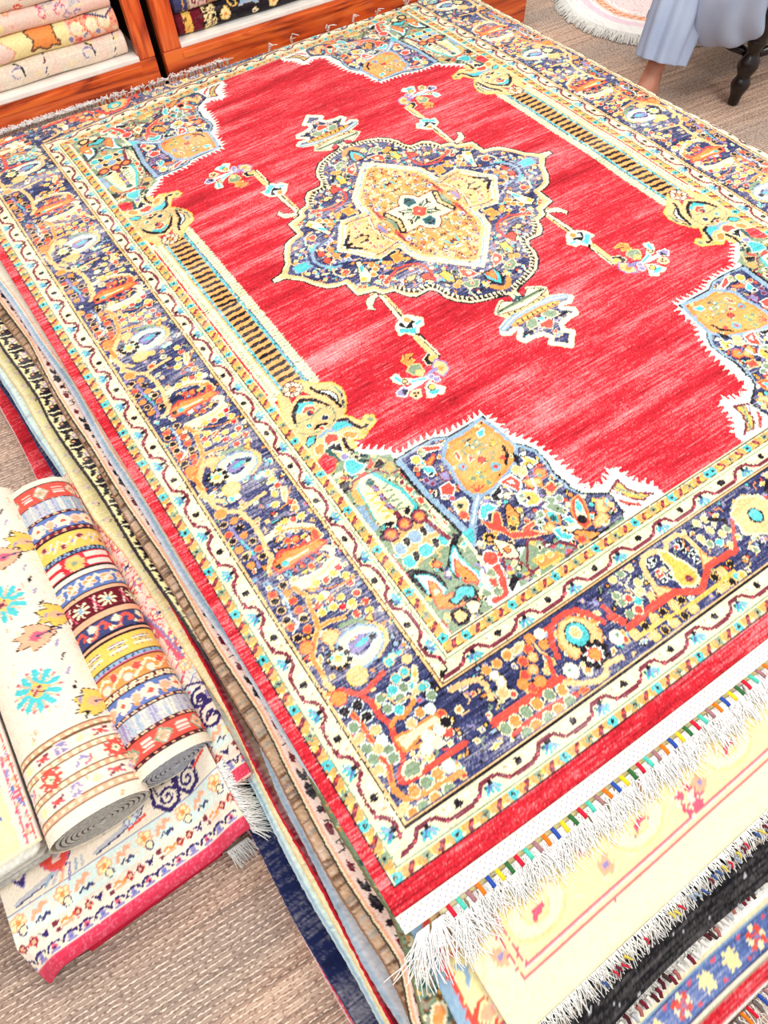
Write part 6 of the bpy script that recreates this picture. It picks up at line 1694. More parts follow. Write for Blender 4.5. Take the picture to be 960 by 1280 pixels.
K.flower(-119.2, -82.3, 1.2, 'S', 'Y', 'l'); K.line([(-120, -84), (-117, -83.4)], 'q', .5); K.flower(-104.8, -79.0, 1.1, 'A', 'q', 'G', 6); K.line([(-106.6, -82), (-103.8, -81)], 'q', .5)
K.line([(-108, -70), (-106, -76), (-104.4, -78)], 'A', .4); K.line([(-106, -66), (-104.6, -74)], 'q', .3)
rr_ = random.Random(33)
for i in range(600):
    x, y = rr_.uniform(-112, -102.9), rr_.uniform(-62, -11.8); a = rr_.uniform(0, 6.3); c = rr_.choice('PPPqccwI'); L = rr_.uniform(.8, 1.9)
    K.poly([(x, y), (x+L*math.cos(a)-.3*math.sin(a), y+L*math.sin(a)+.3*math.cos(a)), (x+1.6*L*math.cos(a+.3), y+1.6*L*math.sin(a+.3)), (x+L*math.cos(a+.5)*.7, y+L*math.sin(a+.5)*.7)], c)
def upz(x, y):
    base = .079+.002*np.sin(x*12+1)+.050*sst((x+1.11)/.09)
    tipl = np.clip((-1.36-x)/.05, 0, 1); near = np.clip((-.90-y)/.05, 0, 1)
    base = base-.060*(tipl**1.3)*near
    e = np.clip(-.948-y, 0, None)
    right = np.clip((x+1.075)/.047, 0, 1)
    return base-1.2*e-.018*right**2*np.clip((-.90-y)/.05, 0, 1)
sheet('upper_fold', None, xs, ys, upz, K, FLAT, 42, .010, .12, L3(214, 44, 74), root=bundle)
fold_lip('rear_fold', -1.40, -1.03, lambda x: -.14, lambda x: .032, .06, 0, bundle, (226, 190, 196), 5)
S = Strands(); fr = random.Random(15)
y = -.845
while y > -.962:
    for q in range(3):
        a = fr.gauss(-.35, .35); L = fr.uniform(.02, .045) if y > -.9 else fr.uniform(.03, .055); pts = []; px, py, pz = -1.03, y, float(upz(-1.03, y))-.006
        for t in range(6):
            tt = t/5; pts.append((px, py, max(.012, pz+.010*math.sin(math.pi*tt)*fr.uniform(.4, 1)-(.012 if y > -.89 else .05)*tt**2))); a += fr.gauss(0, .12); px += math.cos(a)*L/5; py += math.sin(a)*L/5
        c = fr.uniform(.8, .93); S.add(pts, .0012, .0006, (c, c, c*.97))
    y -= fr.uniform(.0008, .0022)
y = -1.085
while y < -1.045:
    for q in range(3):
        a = -1.3+fr.gauss(0, .3); L = fr.uniform(.015, .03); px, py, pz = y, -.955, .045; pts = []
        for t in range(5): tt = t/4; pts.append((px, py, max(.004, pz-.04*tt))); px += math.cos(a)*L/4; py += math.sin(a)*L/4
        c = fr.uniform(.8, .93); S.add(pts, .0012, .0006, (c, c, c*.97))
    y += .0016
S.build('fringe', WOOL, bundle, 'stuff')

# ================================================================ ROLLED RUGS
def rolled(name, label, near, far, R, flat, turns, K, seed, backmat, tilt=0., streak=.15):
    """a rug rolled into a flattened spiral; K paints arc (cm, 0 on top) by length (0 at the near end)"""
    root = empty(name, near, label, 'rolled rug')
    near = Vector(near); far = Vector(far); ax = (far-near); Ln = ax.length; ax.normalize()
    side = ax.cross(Vector((0, 0, 1))).normalized(); up = side.cross(ax)
    cT, sT = math.cos(tilt), math.sin(tilt)
    def sec(a, r):
        x = r*math.cos(a); z = r*math.sin(a)*flat
        return side*(x*cT-z*sT)+up*(x*sT+z*cT)
    # outer face
    per = 2*math.pi*R*(1+flat)/2*100
    na = 150; ns = K.h
    d = wool(K, seed, streak, .35, .05)
    A = np.linspace(-math.pi*.5-math.pi, math.pi*.5, na)     # arc: top is pi/2
    V = np.zeros((ns, na, 3)); D = np.zeros((ns, na, 3))
    # equal-arc positions
    cum = [0.]; pr_ = sec(A[0], R)
    for a in A[1:]: q = sec(a, R); cum.append(cum[-1]+(q-pr_).length*100); pr_ = q
    tot = cum[-1]
    base = np.array([list(sec(a, R)) for a in A]); 
    sarr = (np.arange(ns)+.5)*K.res/100
    V = np.array(near)[None, None, :]+base[None]+np.array(ax)[None, None, :]*sarr[:, None, None]
    r = np.random.default_rng(seed); V = V*1.0; V += (base/np.linalg.norm(base, axis=1)[:, None])[None]*r.normal(0, .0003, (ns, na))[..., None]
    ii = np.clip(((np.array(cum)-tot*.5)/K.res+K.w*.5).astype(int), 0, K.w-1)
    # arc 0 in canvas centre is the crown (a = pi/2 at the seam end, so shift)
    cum_ = np.array(cum); crown = -np.where(cum_ > tot*.5, cum_-tot, cum_)
    ii = np.clip((crown/K.res+K.w*.5).astype(int), 0, K.w-1)
    D = d[:, ii]
    grid_mesh('rug_face', V, D, FLAT, root)
    # spiral body
    p = R*.86/turns; th = p*.62; n = int(turns*44); VV = []; FF = []
    for side_i, sh in ((0, 0.002), (1, Ln-.002)):
        for k in range(n+1):
            t = k/n; a = math.pi*.5-turns*2*math.pi*t+.25*math.sin(t*9)*0; rad = R-.001-(R*.86)*t
            wig = 1+.02*math.sin(a*3+seed)*(1-t)
            for rr2 in (rad*wig, max(rad*wig-th, .0012)):
                q = near+ax*sh+sec(a, rr2); VV.append(q[:])
    m = 2*(n+1)
    for k in range(n):
        a0, a1, b0, b1 = 2*k, 2*k+2, 2*k+1, 2*k+3
        FF.append([a0, a1, b1, b0]); FF.append([m+a0, m+b0, m+b1, m+a1])
        FF.append([a0, m+a0, m+a1, a1]); FF.append([b0, b1, m+b1, m+b0])
    FF.append([0, 1, m+1, m]); FF.append([2*n, m+2*n, m+2*n+1, 2*n+1])
    mesh_obj('rolled_layers', VV, FF, backmat, root, False)
    return root
# roll 1: bands of many borders
near1 = (-1.083, -.812, .134); far1 = (-1.098, -.140, .130)
Ln1 = (Vector(near1)-Vector(far1)).length
K = Knots(-18, 18, 0, Ln1*100, .25, 'G')
BY = [-0.135, -0.156, -0.2, -0.241, -0.246, -0.286, -0.297, -0.347, -0.356, -0.397, -0.41, -0.449, -0.459, -0.5, -0.515, -0.552, -0.562, -0.606, -0.619, -0.656, -0.669, -0.705, -0.711, -0.746, -0.751, -0.787, -0.791, -0.815]
KIND = ['E', 'red', 'G', 'dash', 'blue', 'mdash', 'yellow', 'rope', 'redcream', 'I', 'blue2', 'A', 'maroon', 'Acream', 'navy', 'Aorange', 'yellowx', 'steel', 'orange', 'dashc', 'blue', 'dash', 'G', 'dash', 'red', 'dash', 'E']
rb = random.Random(21)
def band_paint(K, s0, s1, kind):
    w = s1-s0; m = (s0+s1)/2
    base = dict(red='q', blue='B', yellow='y', redcream='r', blue2='B', maroon='M', Acream='A', navy='n', Aorange='A', yellowx='y', steel='b', orange='o', dash='c', mdash='m', rope='n', dashc='c').get(kind, kind)
    K.rect(-20, 20, s0, s1, base)
    K.line([(-20, s0), (20, s0)], 'k', .22); K.line([(-20, s1), (20, s1)], 'k', .22)
    x = -18; i = 0
    while x < 18:
        if kind in ('dash', 'dashc', 'mdash'): K.line([(x, m-w*.3), (x+.45, m+w*.3)], 'M' if i % 2 else 'A', .35); x += .8
        elif kind == 'rope': K.line([(x, s0), (x+.5, s1)], 'b', .3); x += .9
        elif kind == 'red':
            K.poly([(x-1.3, m), (x, m+w*.36), (x+1.3, m), (x, m-w*.36)], 'I', 'g', .25); K.flower(x, m, .9, 'A', 'g'); 
            for q in (-.7, 0, .7): K.line([(x+2.6, m+q), (x+4.2, m+q)], 'I', .4)
            x += 6.2
        elif kind == 'blue':
            K.flower(x, m, w*.34, 'c', 'q', 'I', 5, i); K.line([(x+1.6, m-w*.2), (x+2.4, m+w*.25), (x+3.4, m+w*.1)], 'k', .3); K.disc(x+2.6, m, .8, 'A', 'I', .3); K.disc(x+2.2, m-w*.3, .4, 'o'); x += 5.0
        elif kind == 'blue2':
            K.flower(x, m, w*.25, 'o', 'c', 'I', 4, i); K.line([(x-1.5, m-w*.3), (x, m-w*.1), (x+1.5, m+w*.3), (x+3, m+.1)], 'E', .5); x += 3.2
        elif kind == 'yellow':
            K.line([(x-2, m-w*.25), (x-.6, m+w*.2), (x+.8, m-w*.1), (x+2, m+w*.25)], 'E', .35); K.disc(x, m+w*.15*(-1)**i, .55, 'm', 'A', .25); K.disc(x+1.8, m-.2, .35, 'l'); x += 3.6
        elif kind == 'redcream':
            if i % 2: K.rect(x-2.6, x+2.2, m+.35, m+w*.4, 'I'); K.rect(x-2.6, x+2.2, m-w*.4, m-.35, 'I')
            else: K.flower(x, m, w*.4, 'y', 'g', 'A', 6)
            x += 4.6
        elif kind == 'maroon':
            for q in range(8): a = q*math.pi/4; K.line([(x, m), (x+1.6*math.cos(a), m+w*.36*math.sin(a))], 'c', .42)
            K.disc(x, m, .5, 'b'); K.line([(x+2.4, m-w*.4), (x+3.2, m+w*.4)], 'I', .3); K.line([(x+3.4, m-w*.4), (x+2.6, m+w*.4)], 'P', .3); x += 5.2
        elif kind == 'navy':
            K.line([(x-2.5, m-w*.3), (x-1.4, m-w*.25), (x-.6, m+w*.2), (x+.6, m+w*.3), (x+1.2, m), (x+.5, m-w*.1)], 'q', .6); K.line([(x-2.5, m-w*.3), (x-1.4, m-w*.25), (x-.6, m+w*.2)], 'A', .3); K.disc(x-1.6, m+w*.2, .6, 'c', 'G', .2); K.disc(x+1.6, m-w*.25, .5, 'c'); x += 4.4
        elif kind == 'yellowx':
            for q in (-.55, .55):
                for z in (-1, 0, 1):
                    K.line([(x+z*.9-.35, m+q-.3), (x+z*.9+.35, m+q+.3)], 'n', .28); K.line([(x+z*.9-.35, m+q+.3), (x+z*.9+.35, m+q-.3)], 'l', .28)
                K.line([(x-1.6, m+q), (x+1.6, m+q)], 'c', .25)
            x += 4.6
        elif kind == 'orange':
            K.line([(x-2, m-w*.3), (x-1, m-w*.1), (x, m+w*.1), (x+1, m+w*.32), (x+2.2, m+w*.1)], 'c', .5); K.disc(x-1.2, m+w*.15, .7, 'q', 'A', .2); K.disc(x+1, m-w*.2, .65, 'c', 'G', .2); x += 4.2
        elif kind == 'steel': K.line([(x, m-w*.4), (x+.3, m+w*.4)], 'n', .22); K.line([(x, s0+.2), (x+1, s0+.2)], 'P', .3); x += 1.1
        elif kind == 'G': K.line([(x, s0+.2), (x+rb.uniform(-.1, .1), s1-.2)], rb.choice('lbEG'), .28); x += .6
        else: x += 40
        i += 1
for a, b_, kd in zip(BY[:-1], BY[1:], KIND):
    s1 = (a+.812)*100; s0 = (b_+.812)*100; band_paint(K, s0, s1, kd)
rolled('rolled_banded_rug', 'rolled rug with many red, blue, grey and yellow bands and a grey spiral end', near1, far1, .066, .66, 7, K, 51, GREYB, tilt=-.10)
# roll 2: cream with turquoise star flowers
near2 = (-1.213, -.828, .149); far2 = (-1.213, -.12, .149)
Ln2 = (Vector(near2)-Vector(far2)).length
K = Knots(-26, 26, 0, Ln2*100, .25, 'u')
r2 = random.Random(5)
for i in range(1200): K.line([(a := r2.uniform(-26, 26), b := r2.uniform(0, 70)), (a, b+r2.uniform(.4, 1.4))], r2.choice('IYEuuAu'), .28)
def starflower(K, x, y, s):
    for k in range(10):
        a = k*math.pi/5+.15; K.line([(x+.9*s*math.cos(a), y+.9*s*math.sin(a)), (x+2.7*s*math.cos(a), y+2.7*s*math.sin(a))], 't', .75*s)
        a += math.pi/10; K.line([(x+1.2*s*math.cos(a), y+1.2*s*math.sin(a)), (x+2.7*s*math.cos(a), y+2.7*s*math.sin(a))], 'A', .35); K.disc(x+2.8*s*math.cos(a), y+2.8*s*math.sin(a), .25, 'P')
    K.poly([(x-1.3*s, y), (x, y+1.3*s), (x+1.3*s, y), (x, y-1.3*s)], 'y'); K.poly([(x-.8*s, y), (x, y+.8*s), (x+.8*s, y), (x, y-.8*s)], 'A'); K.line([(x-.6, y-.6), (x+.6, y+.6)], 'm', .35); K.line([(x-.6, y+.6), (x+.6, y-.6)], 'm', .35)
def leafy(K, x, y, c1, c2, sg=1):
    oP, oL = K.poly, K.line
    class Z:
        poly = staticmethod(lambda p, *a: oP([(x+(u-x)*1.35, y+(v-y)*1.35) for u, v in p], *a)); line = staticmethod(lambda p, *a: oL([(x+(u-x)*1.35, y+(v-y)*1.35) for u, v in p], *a))
    K = Z
    K.poly([(x+2.6*sg, y+.3), (x+.8*sg, y+1.6), (x-1.2*sg, y+2.2), (x-1.0*sg, y+1.2), (x-2.4*sg, y+1.0), (x-1.8*sg, y), (x-2.6*sg, y-.8), (x-1.2*sg, y-1.0), (x-.9*sg, y-2.0), (x+.8*sg, y-1.4)], c1, 'k', .16)
    K.poly([(x+1.4*sg, y+.2), (x-.2*sg, y+.8), (x-1.2*sg, y), (x-.2*sg, y-.7)], c2); K.line([(x+3.2*sg, y+.4), (x, y)], 'n', .35)
def border2(K, s0, s1):
    for s_ in (s0, s1):
        K.rect(-26, 26, s_-.45, s_+.45, 'A'); K.line([(-26, s_-.55), (26, s_-.55)], 'Z', .24); K.line([(-26, s_+.55), (26, s_+.55)], 'Z', .24)
        x = -26
        while x < 26: K.rect(x, x+.7, s_-.3, s_+.3, 'c'); x += 1.5
    m = (s0+s1)/2; x = -25; i = 0
    while x < 26:
        k = i % 3
        if k == 0: K.poly([(x-.9, m), (x, m+.9), (x+.9, m), (x, m-.9)], 'Y')
        elif k == 1: K.line([(x-1.1, m-.5), (x+1.1, m+.5)], 'm', .45); K.line([(x-1.1, m+.5), (x+1.1, m-.5)], 'P', .4); K.disc(x, m, .5, 'q')
        else: K.flower(x, m, 1.0, 'l', 'I', 'I', 6)
        x += 3.1; i += 1
border2(K, 3.0, 6.6); border2(K, 10.4, 13.8)
x = -24; i = 0
while x < 26:
    if i % 2 == 0:
        for k in range(10): a = k*math.pi/5; K.line([(x, 8.5), (x+1.7*math.cos(a), 8.5+1.6*math.sin(a))], 'q', .6)
        K.disc(x, 8.5, 1.2, 'q'); K.poly([(x-.9, 8.5), (x, 9.4), (x+.9, 8.5), (x, 7.6)], 'c'); K.disc(x, 8.5, .3, 'g')
    else: K.line([(x-1, 8), (x, 9.2), (x+.8, 8.6)], 'l', .45); K.line([(x+.2, 7.6), (x+1.2, 8.2), (x+1.4, 9.2)], 'P', .35)
    x += 5.2; i += 1
for (x, y) in ((-.3, 23.3), (-.5, 42.2), (-.3, 61), (14, 33), (14, 52)): starflower(K, x, y, 1.3)
leafy(K, 7.2, 17.5, 'y', 'A'); leafy(K, 2.6, 33, 'A', 'P'); leafy(K, 7.0, 36.5, 'y', 'A'); leafy(K, 2.4, 52, 'A', 'P'); leafy(K, 7.0, 55, 'y', 'A')
for y in (24, 34, 44, 56): K.poly([(-15, y-4), (-11.5, y-2), (-9.6, y), (-11.5, y+2), (-15, y+4)], 'r', 'G', .4); K.disc(-13.6, y, .8, 'Y'); K.line([(-12, y-3), (-10.2, y), (-12, y+3)], 'n', .22)
for y in range(15, 70, 3): K.line([(-9.8, y), (-9.2, y+1.4)], 'l', .3); K.line([(4.8, y), (5.3, y+1.0)], 'k' if y % 2 else 'l', .3); K.line([(-9.6, y+1), (-9.6, y+2)], 'I', .3)
K.poly([(-11, 9), (-10, 9), (-9.6, 14), (-10.8, 14)], 'V')
rolled('rolled_cream_rug', 'rolled cream rug with turquoise star flowers, beside the many-banded roll', near2, far2, .079, .72, 8, K, 52, BACK2, tilt=-.05)

# ================================================================ FOLDED RUG AT THE LEFT EDGE
pk = empty('folded_yellow_rug', (-1.5, -.6, .085), 'folded pale yellow rug with blue sprigs and pink line beside the cream roll', 'rug')
K, xs, ys = canvas_for(-1.72, -1.296, -.802, -.30, 'Y', .25)
r3 = random.Random(9)
for i in range(500): x, y = r3.uniform(-171, -131), r3.uniform(-80, -30); K.poly([(x, y), (x+r3.uniform(.3, 1.6), y+r3.uniform(-.5, 1)), (x+r3.uniform(-.4, .8), y+r3.uniform(.5, 1.6))], r3.choice('uIuYuuc'))
for i in range(90): x, y = r3.uniform(-171, -133), r3.uniform(-79, -30); K.line([(x, y), (x+r3.uniform(-1.5, 1.5), y+r3.uniform(-1.5, 1.5)), (x+r3.uniform(-1, 2), y+r3.uniform(.5, 2))], 'B' if i % 2 else 'b', .35)
K.rect(-132.6, -129, -81, -29, 'I'); K.rect(-131.6, -131.2, -81, -29, 'P'); K.rect(-130.2, -129.9, -81, -29, 'q'); K.rect(-173, -129, -81, -79.6, 'c')
for i in range(60): x, y = r3.uniform(-131.2, -130.2), r3.uniform(-80, -30); K.disc(x, y, .35, r3.choice('lPBA'))
K.ell(-139.5, -67, 1.8, 3.4, 'o', 'q', .5)
sheet('top_fold', None, xs, ys, lambda x, y: .166+.003*np.sin(x*15)+0*y, K, FLAT, 61, .008, .15, L3(226, 222, 210), root=pk)
for i in range(5):
    z = .092+i*.0148; n = 40; V = []; F = []; th = .0062
    xr = -1.300-.003*((i*7) % 3); y0 = -.800-.004*((i*5) % 3)
    prof = [(0, 1), (-.004, .7), (-.006, 0), (-.004, -.7), (0, -1)]
    for j in range(n+1):
        x = -1.72+(xr+1.72)*j/n; e = max(0., (x-(xr-.012))/.012)
        for a, b_ in prof: V.append((x, y0+a+.008*e*e, z+b_*th*(1-.5*e)+.0012*math.sin(x*22+i)))
        V.append((x, -.31, z-th*(1-.5*e))); V.append((x, -.31, z+th*(1-.5*e)))
    m = 7
    for j in range(n):
        for k in range(m): F.append([j*m+k, j*m+(k+1) % m, (j+1)*m+(k+1) % m, (j+1)*m+k])
    F.append(list(range(m))[::-1]); F.append([n*m+k for k in range(m)])
    mesh_obj('fold', V, F, BACK2 if i % 2 else plain_mat('ivory_rug_back', L3(222, 220, 210), L3(196, 194, 184), 160., .9, .3), pk)

for i in range(4):
    fold_lip('lower_grey_fold', -1.72, -1.416-.003*(i % 2), lambda x: -.798, lambda x, i=i: .012+i*.0205, .020, 0, pk, (214, 212, 204), 10+i)
# ================================================================ CABINETS AND THE RUGS IN THEM
ang = math.radians(1.2)
def cabinet(label, x0, x1, yf, post_l, post_r, zr=.313, deep=.5, top=1.1):
    c = empty('display_cabinet', ((x0+x1)/2, yf, 0), label, 'cabinet')
    box('bottom_rail', (x0, yf, .0), (x1, yf+.03, zr), WOOD, c, .004)
    box('rail_moulding', (x0+post_l, yf-.004, zr-.030), (x1-post_r, yf, zr-.012), WOOD, c, .002)
    box('upright', (x0, yf, zr), (x0+post_l, yf+.03, top), WOODV, c); box('upright', (x1-post_r, yf, zr), (x1, yf+.03, top), WOODV, c)
    box('side_panel', (x0, yf+.03, 0), (x0+.02, yf+deep, top), DARKIN, c, 0); box('side_panel', (x1-.02, yf+.03, 0), (x1, yf+deep, top), DARKIN, c, 0)
    box('shelf_board', (x0+.02, yf+.03, zr-.03), (x1-.02, yf+deep-.012, zr-.002), LINER, c, 0)
    box('white_shelf_edge', (x0+post_l, yf-.001, zr-.002), (x1-post_r, yf+deep-.014, zr+.012), LINER, c, .003)
    box('back_panel', (x0+.02, yf+deep-.012, 0), (x1-.02, yf+deep, top), DARKIN, c, 0)
    box('top_rail', (x0, yf, top), (x1, yf+deep, top+.05), WOOD, c)
    return c
cabinet('orange wooden display cabinet holding the pale stack of folded rugs', -1.70, -.222, 1.112, .06, .052)
cabinet('orange wooden display cabinet holding the dark stack of folded rugs', -.193, 1.35, 1.118, .062, .06, .312)
def shelf_rug(name, label, xl, xr, yf, z0, z1, K, seed, group=None, rootend=None):
    """folded rug seen on its rounded front; K paints x by arc (cm from the floor side up and over)"""
    d = wool(K, seed, .2, .4, .06); h = z1-z0; R = h/2; n = K.w; xs = xl+(np.arange(n)+.5)*K.res/100
    rows = []; dr = []; m = K.h
    per = math.pi*R*.9+.10
    for j in range(m):
        s = (j+.5)/m*per
        if s < math.pi*R*.9: a = s/(R*.9); y = yf+R*.8*(1-math.sin(a)); z = z0+R-R*math.cos(a)
        else: y = yf+R*.8+(s-math.pi*R*.9); z = z1
        rows.append(np.stack([xs, np.full(n, y), z+.0015*np.sin(xs*25+seed)-.0*xs], -1)); dr.append(d[j])
    rows.append(np.stack([xs, np.full(n, yf+.38), np.full(n, z1)], -1)); dr.append(d[-1]); rows.append(np.stack([xs, np.full(n, yf+.38), np.full(n, z0)], -1)); dr.append(d[0])
    P = np.stack(rows, 0); D = np.stack(dr, 0); w = n; hh = P.shape[0]
    ef = []
    for i in range(w-1): ef.append([(hh-1)*w+i, (hh-1)*w+i+1, i+1, i])
    for c_, fl in ((0, 1), (w-1, 0)):
        idx = [j*w+c_ for j in range(hh)]
        for a in range(hh//2-1):
            q = [idx[a], idx[a+1], idx[hh-2-a], idx[hh-1-a]]; ef.append(q if fl else q[::-1])
    o = grid_mesh(name, P, D, FLAT, None, extra=(np.zeros((0, 3)), ef, np.zeros((0, 3))))
    return tag(o, label, 'rug', group)
def arcK(xl, xr, base, h, res=.3):
    return Knots(xl*100, xr*100, 0, (math.pi*h/2*.9+.10)*100, res, base)
zl = .3265
rs_ = random.Random(17)
# left cabinet, bottom to top
def florid(K, n, cols, big=1.2, seed=1):
    r = random.Random(seed)
    for i in range(n):
        x, y = r.uniform(K.x0, K.x0+K.w*K.res), r.uniform(0, 14); k = r.random()
        if k < .3: K.flower(x, y, r.uniform(.6, big), r.choice(cols), r.choice(cols), None, 5)
        elif k < .65: K.line([(x, y), (x+r.uniform(-2, 2), y+r.uniform(-1, 1)), (x+r.uniform(-3, 3), y+r.uniform(-1.5, 1.5))], r.choice(cols), .32)
        else: K.disc(x, y, r.uniform(.2, .5), r.choice(cols))
hts = [.062, .062, .050, .060, .060, .055]
z = zl
K = arcK(-1.62, -.292, 'u', hts[0]); florid(K, 200, 'uIEEwuY', 1.0, 2)
for x in (-34.5, -56, -74, -96, -120):
    for q in (-3, -1.5, 3.5, 5): K.line([(x+q, 0), (x+q, 16)], 'I', .35)
    for q in range(5): K.line([(x+.5+q*.6, 1.5+2*q), (x+1.6+q*.3, 2.6+2*q)], 'n' if q % 2 else 'm', .35)
    curl(K, x-7, 4.5, 2.4, .7, 'l', .4, .3); K.line([(x-6.4, 7.5), (x-5, 6.5), (x-4.8, 4.2)], 'k', .45)
shelf_rug('folded_rug', 'ivory folded rug with tiny dark sprigs, bottom of the pale cabinet stack', -1.62, -.292, 1.135, z, z+hts[0]-.001, K, 71, 'folded rugs in the left cabinet'); z += hts[0]
K = arcK(-1.62, -.296, 'I', hts[1]); K.rect(-200, -44.6, 0, 20, 'Y'); K.rect(-44.2, -29, 0, 20, 'A')
for i in range(1500): K.disc(rs_.uniform(-44, -30), rs_.uniform(0, 16), .35, rs_.choice('qAPA') if rs_.random() < .6 else 'A')
for x in (-33.5, -37.5, -42):
    K.flower(x, 5.2, 1.7, 'c', 'E', None, 8); K.flower(x+2.6, 2.6, .9, 'I', 'Y'); K.line([(x-1.6, 8), (x, 9.2), (x+2, 8)], 'c', .5); K.disc(x-2.6, 3.2, .7, 'l', 'c')
K.poly([(-33, 6), (-38, 8.5), (-41, 12), (-32, 14), (-30, 8)], 'E', 'n', .5)
K.poly([(-56, 3), (-54.6, 5), (-56, 7.4), (-53.4, 9.4), (-51, 8.4), (-48.6, 8), (-49, 5.2), (-48.2, 3), (-50.2, 3.6), (-52, 2.4), (-54, 3.8)], 'o', 'Z', .6)
for x in (-64, -72, -88, -102, -118, -135): K.poly([(x-3, 3), (x, 7), (x+3, 4), (x, 1)], 'I', 'A', .4)
shelf_rug('folded_rug', 'coral and cream folded rug with an orange leaf, second in the pale cabinet stack', -1.62, -.290, 1.134, z, z+hts[1]-.001, K, 72, 'folded rugs in the left cabinet'); z += hts[1]
K = arcK(-1.62, -.30, 'I', hts[2]); florid(K, 360, 'IYEAIIE', 1.6, 3)
for i in range(26): x = rs_.uniform(-50, -38); curl(K, x, rs_.uniform(2, 9), 1.4, .6, rs_.choice('lGP'), .35, rs_.uniform(0, 6))
K.rect(-38, -30, 0, 20, 'I'); K.rect(-34.0, -30, 4, 12, 'Z')
shelf_rug('folded_rug', 'faded peach folded rug with brown patch, third in the pale cabinet stack', -1.62, -.304, 1.136, z, z+hts[2]-.001, K, 73, 'folded rugs in the left cabinet'); z += hts[2]
K = arcK(-1.62, -.305, 'u', hts[3]); florid(K, 160, 'cwIlPq', 1.9, 5)
for x in (-78, -60, -100, -125): K.line([(x-8, 8), (x-3, 9), (x+2, 6), (x+6, 5)], 'n', .7); K.flower(x+7, 6, 2.2, 'P', 'l', 'q', 6); K.flower(x-14, 5, 2.5, 'l', 'P', None, 6); K.disc(x-4, 3, .8, 'Z')
shelf_rug('folded_rug', 'white folded rug with purple and red blossoms, fourth in the pale cabinet stack', -1.62, -.306, 1.134, z, z+hts[3]-.001, K, 74, 'folded rugs in the left cabinet'); z += hts[3]
K = arcK(-1.62, -.30, 'A', hts[4]); florid(K, 300, 'IYEqAo', 1.6, 6)
shelf_rug('folded_rug', 'salmon folded rug, fifth in the pale cabinet stack', -1.62, -.30, 1.134, z, z+hts[4]-.001, K, 75, 'folded rugs in the left cabinet'); z += hts[4]
# right cabinet
z = zl
K = arcK(-.118, 1.25, 'k', .060); K.rect(-12, -9.4, 0, 20, 'M'); K.rect(-9.4, -6.6, 0, 20, 'y'); K.rect(-6.6, -2.4, 0, 20, 'M'); K.rect(-2.4, 1.8, 0, 20, 'Y'); K.rect(1.8, 3, 0, 20, 'X')
florid(K, 160, 'kX', 1., 9); r = random.Random(4)
for i in range(60): x, y = r.uniform(-2.2, 1.6), r.uniform(0, 14); K.line([(x, y), (x+.6, y+.6)], 'Z', .3)
for i in range(20): K.disc(r.uniform(-9.2, -6.8), r.uniform(0, 14), .4, r.choice('oZc'))
x = 5
while x < 125:
    K.flower(x, 4, 1.6, 'Y', 'o', 'y', 5); curl(K, x+3.6, 6.5, 2.0, .8, 'y', .5, r.uniform(0, 6)); K.poly([(x+5, 5), (x+8, 8), (x+11, 7), (x+12, 4.5), (x+9, 5.4)], 'b', 'G', .2); K.flower(x+10.5, 2.5, 1.1, 'c', 'm')
    if int(x) % 3 == 0: K.rect(x+13, x+17, 0, 20, 'Y')
    x += 17.5
shelf_rug('folded_rug', 'black folded rug with gold flowers and maroon end, bottom of the dark cabinet stack', -.118, 1.25, 1.142, z, z+.059, K, 81, 'folded rugs in the right cabinet'); z += .060
K = arcK(-.115, 1.25, 'H', .062); K.rect(-12, -7, 0, 20, 'n'); K.rect(-8.5, -8.1, 0, 20, 'y')
x = -6; i = 0
while x < 125:
    K.rect(x, x+2.6, 0, 20, 'EITY'[i % 4]); K.line([(x+2.7, 0), (x+2.7, 20)], 'M', .4); 
    for y in range(1, 15, 3): K.flower(x+1.3, y, .9, 'n' if i % 2 else 'm', 'c')
    if i % 5 == 4: K.rect(x+2.9, x+9, 0, 20, 'k'); florid_x = x
    x += 3 if i % 5 != 4 else 9.4; i += 1
shelf_rug('folded_rug', 'beige folded rug with striped borders and navy end, second in the dark cabinet stack', -.116, 1.25, 1.140, z, z+.061, K, 82, 'folded rugs in the right cabinet'); z += .062
K = arcK(-.11, 1.25, 'D', .06); florid(K, 400, 'kbyoGc', 1.4, 12)
shelf_rug('folded_rug', 'dark blue folded rug with gold flowers, third in the dark cabinet stack', -.11, 1.25, 1.142, z, z+.059, K, 83, 'folded rugs in the right cabinet'); z += .06

# ================================================================ WHITE FRINGED RUG IN THE BACKGROUND
wr = empty('fringed_oval_rug', (1.98, .98, 0), 'white round rug with thick white fringe and orange ring, behind the seated person', 'rug')
n = 150; m = 110; V = np.zeros((m, n, 3)); D = np.zeros((m, n, 3)); rr9 = np.random.default_rng(3)
th_ = np.linspace(0, 2*math.pi, n); rad = np.linspace(.005, .39, m)
for j, q in enumerate(rad):
    V[j, :, 0] = 1.98+q*np.cos(th_)*1.0; V[j, :, 1] = .98+q*np.sin(th_)*1.0; V[j, :, 2] = .028-.012*(q/.39)**6+.0012*np.sin(th_*9)*q/.39
    c = lin((250, 244, 238))
    if .235 < q < .262: c = lin((232, 130, 70))
    elif .222 < q < .235 or .262 < q < .272: c = lin((250, 214, 200))
    elif .29 < q < .32: c = lin((244, 216, 226))
    elif q < .2: c = lin((248, 226, 222))
    D[j] = np.array(c)*(1+rr9.normal(0, .05, (n, 1)))
    if .24 < q < .257:
        k = (np.sin(th_*46+q*200) > .1); D[j][k] = lin((250, 232, 200))
    sp = rr9.random(n) < .05; D[j][sp] = lin((238, 190, 200)) if q > .28 else lin((226, 120, 130))
D = np.clip(D, 0, .92)
grid_mesh('rug_face', V, D, FLAT, wr, extra=skirt(V, D, .010))
S = Strands(); fr = random.Random(8)
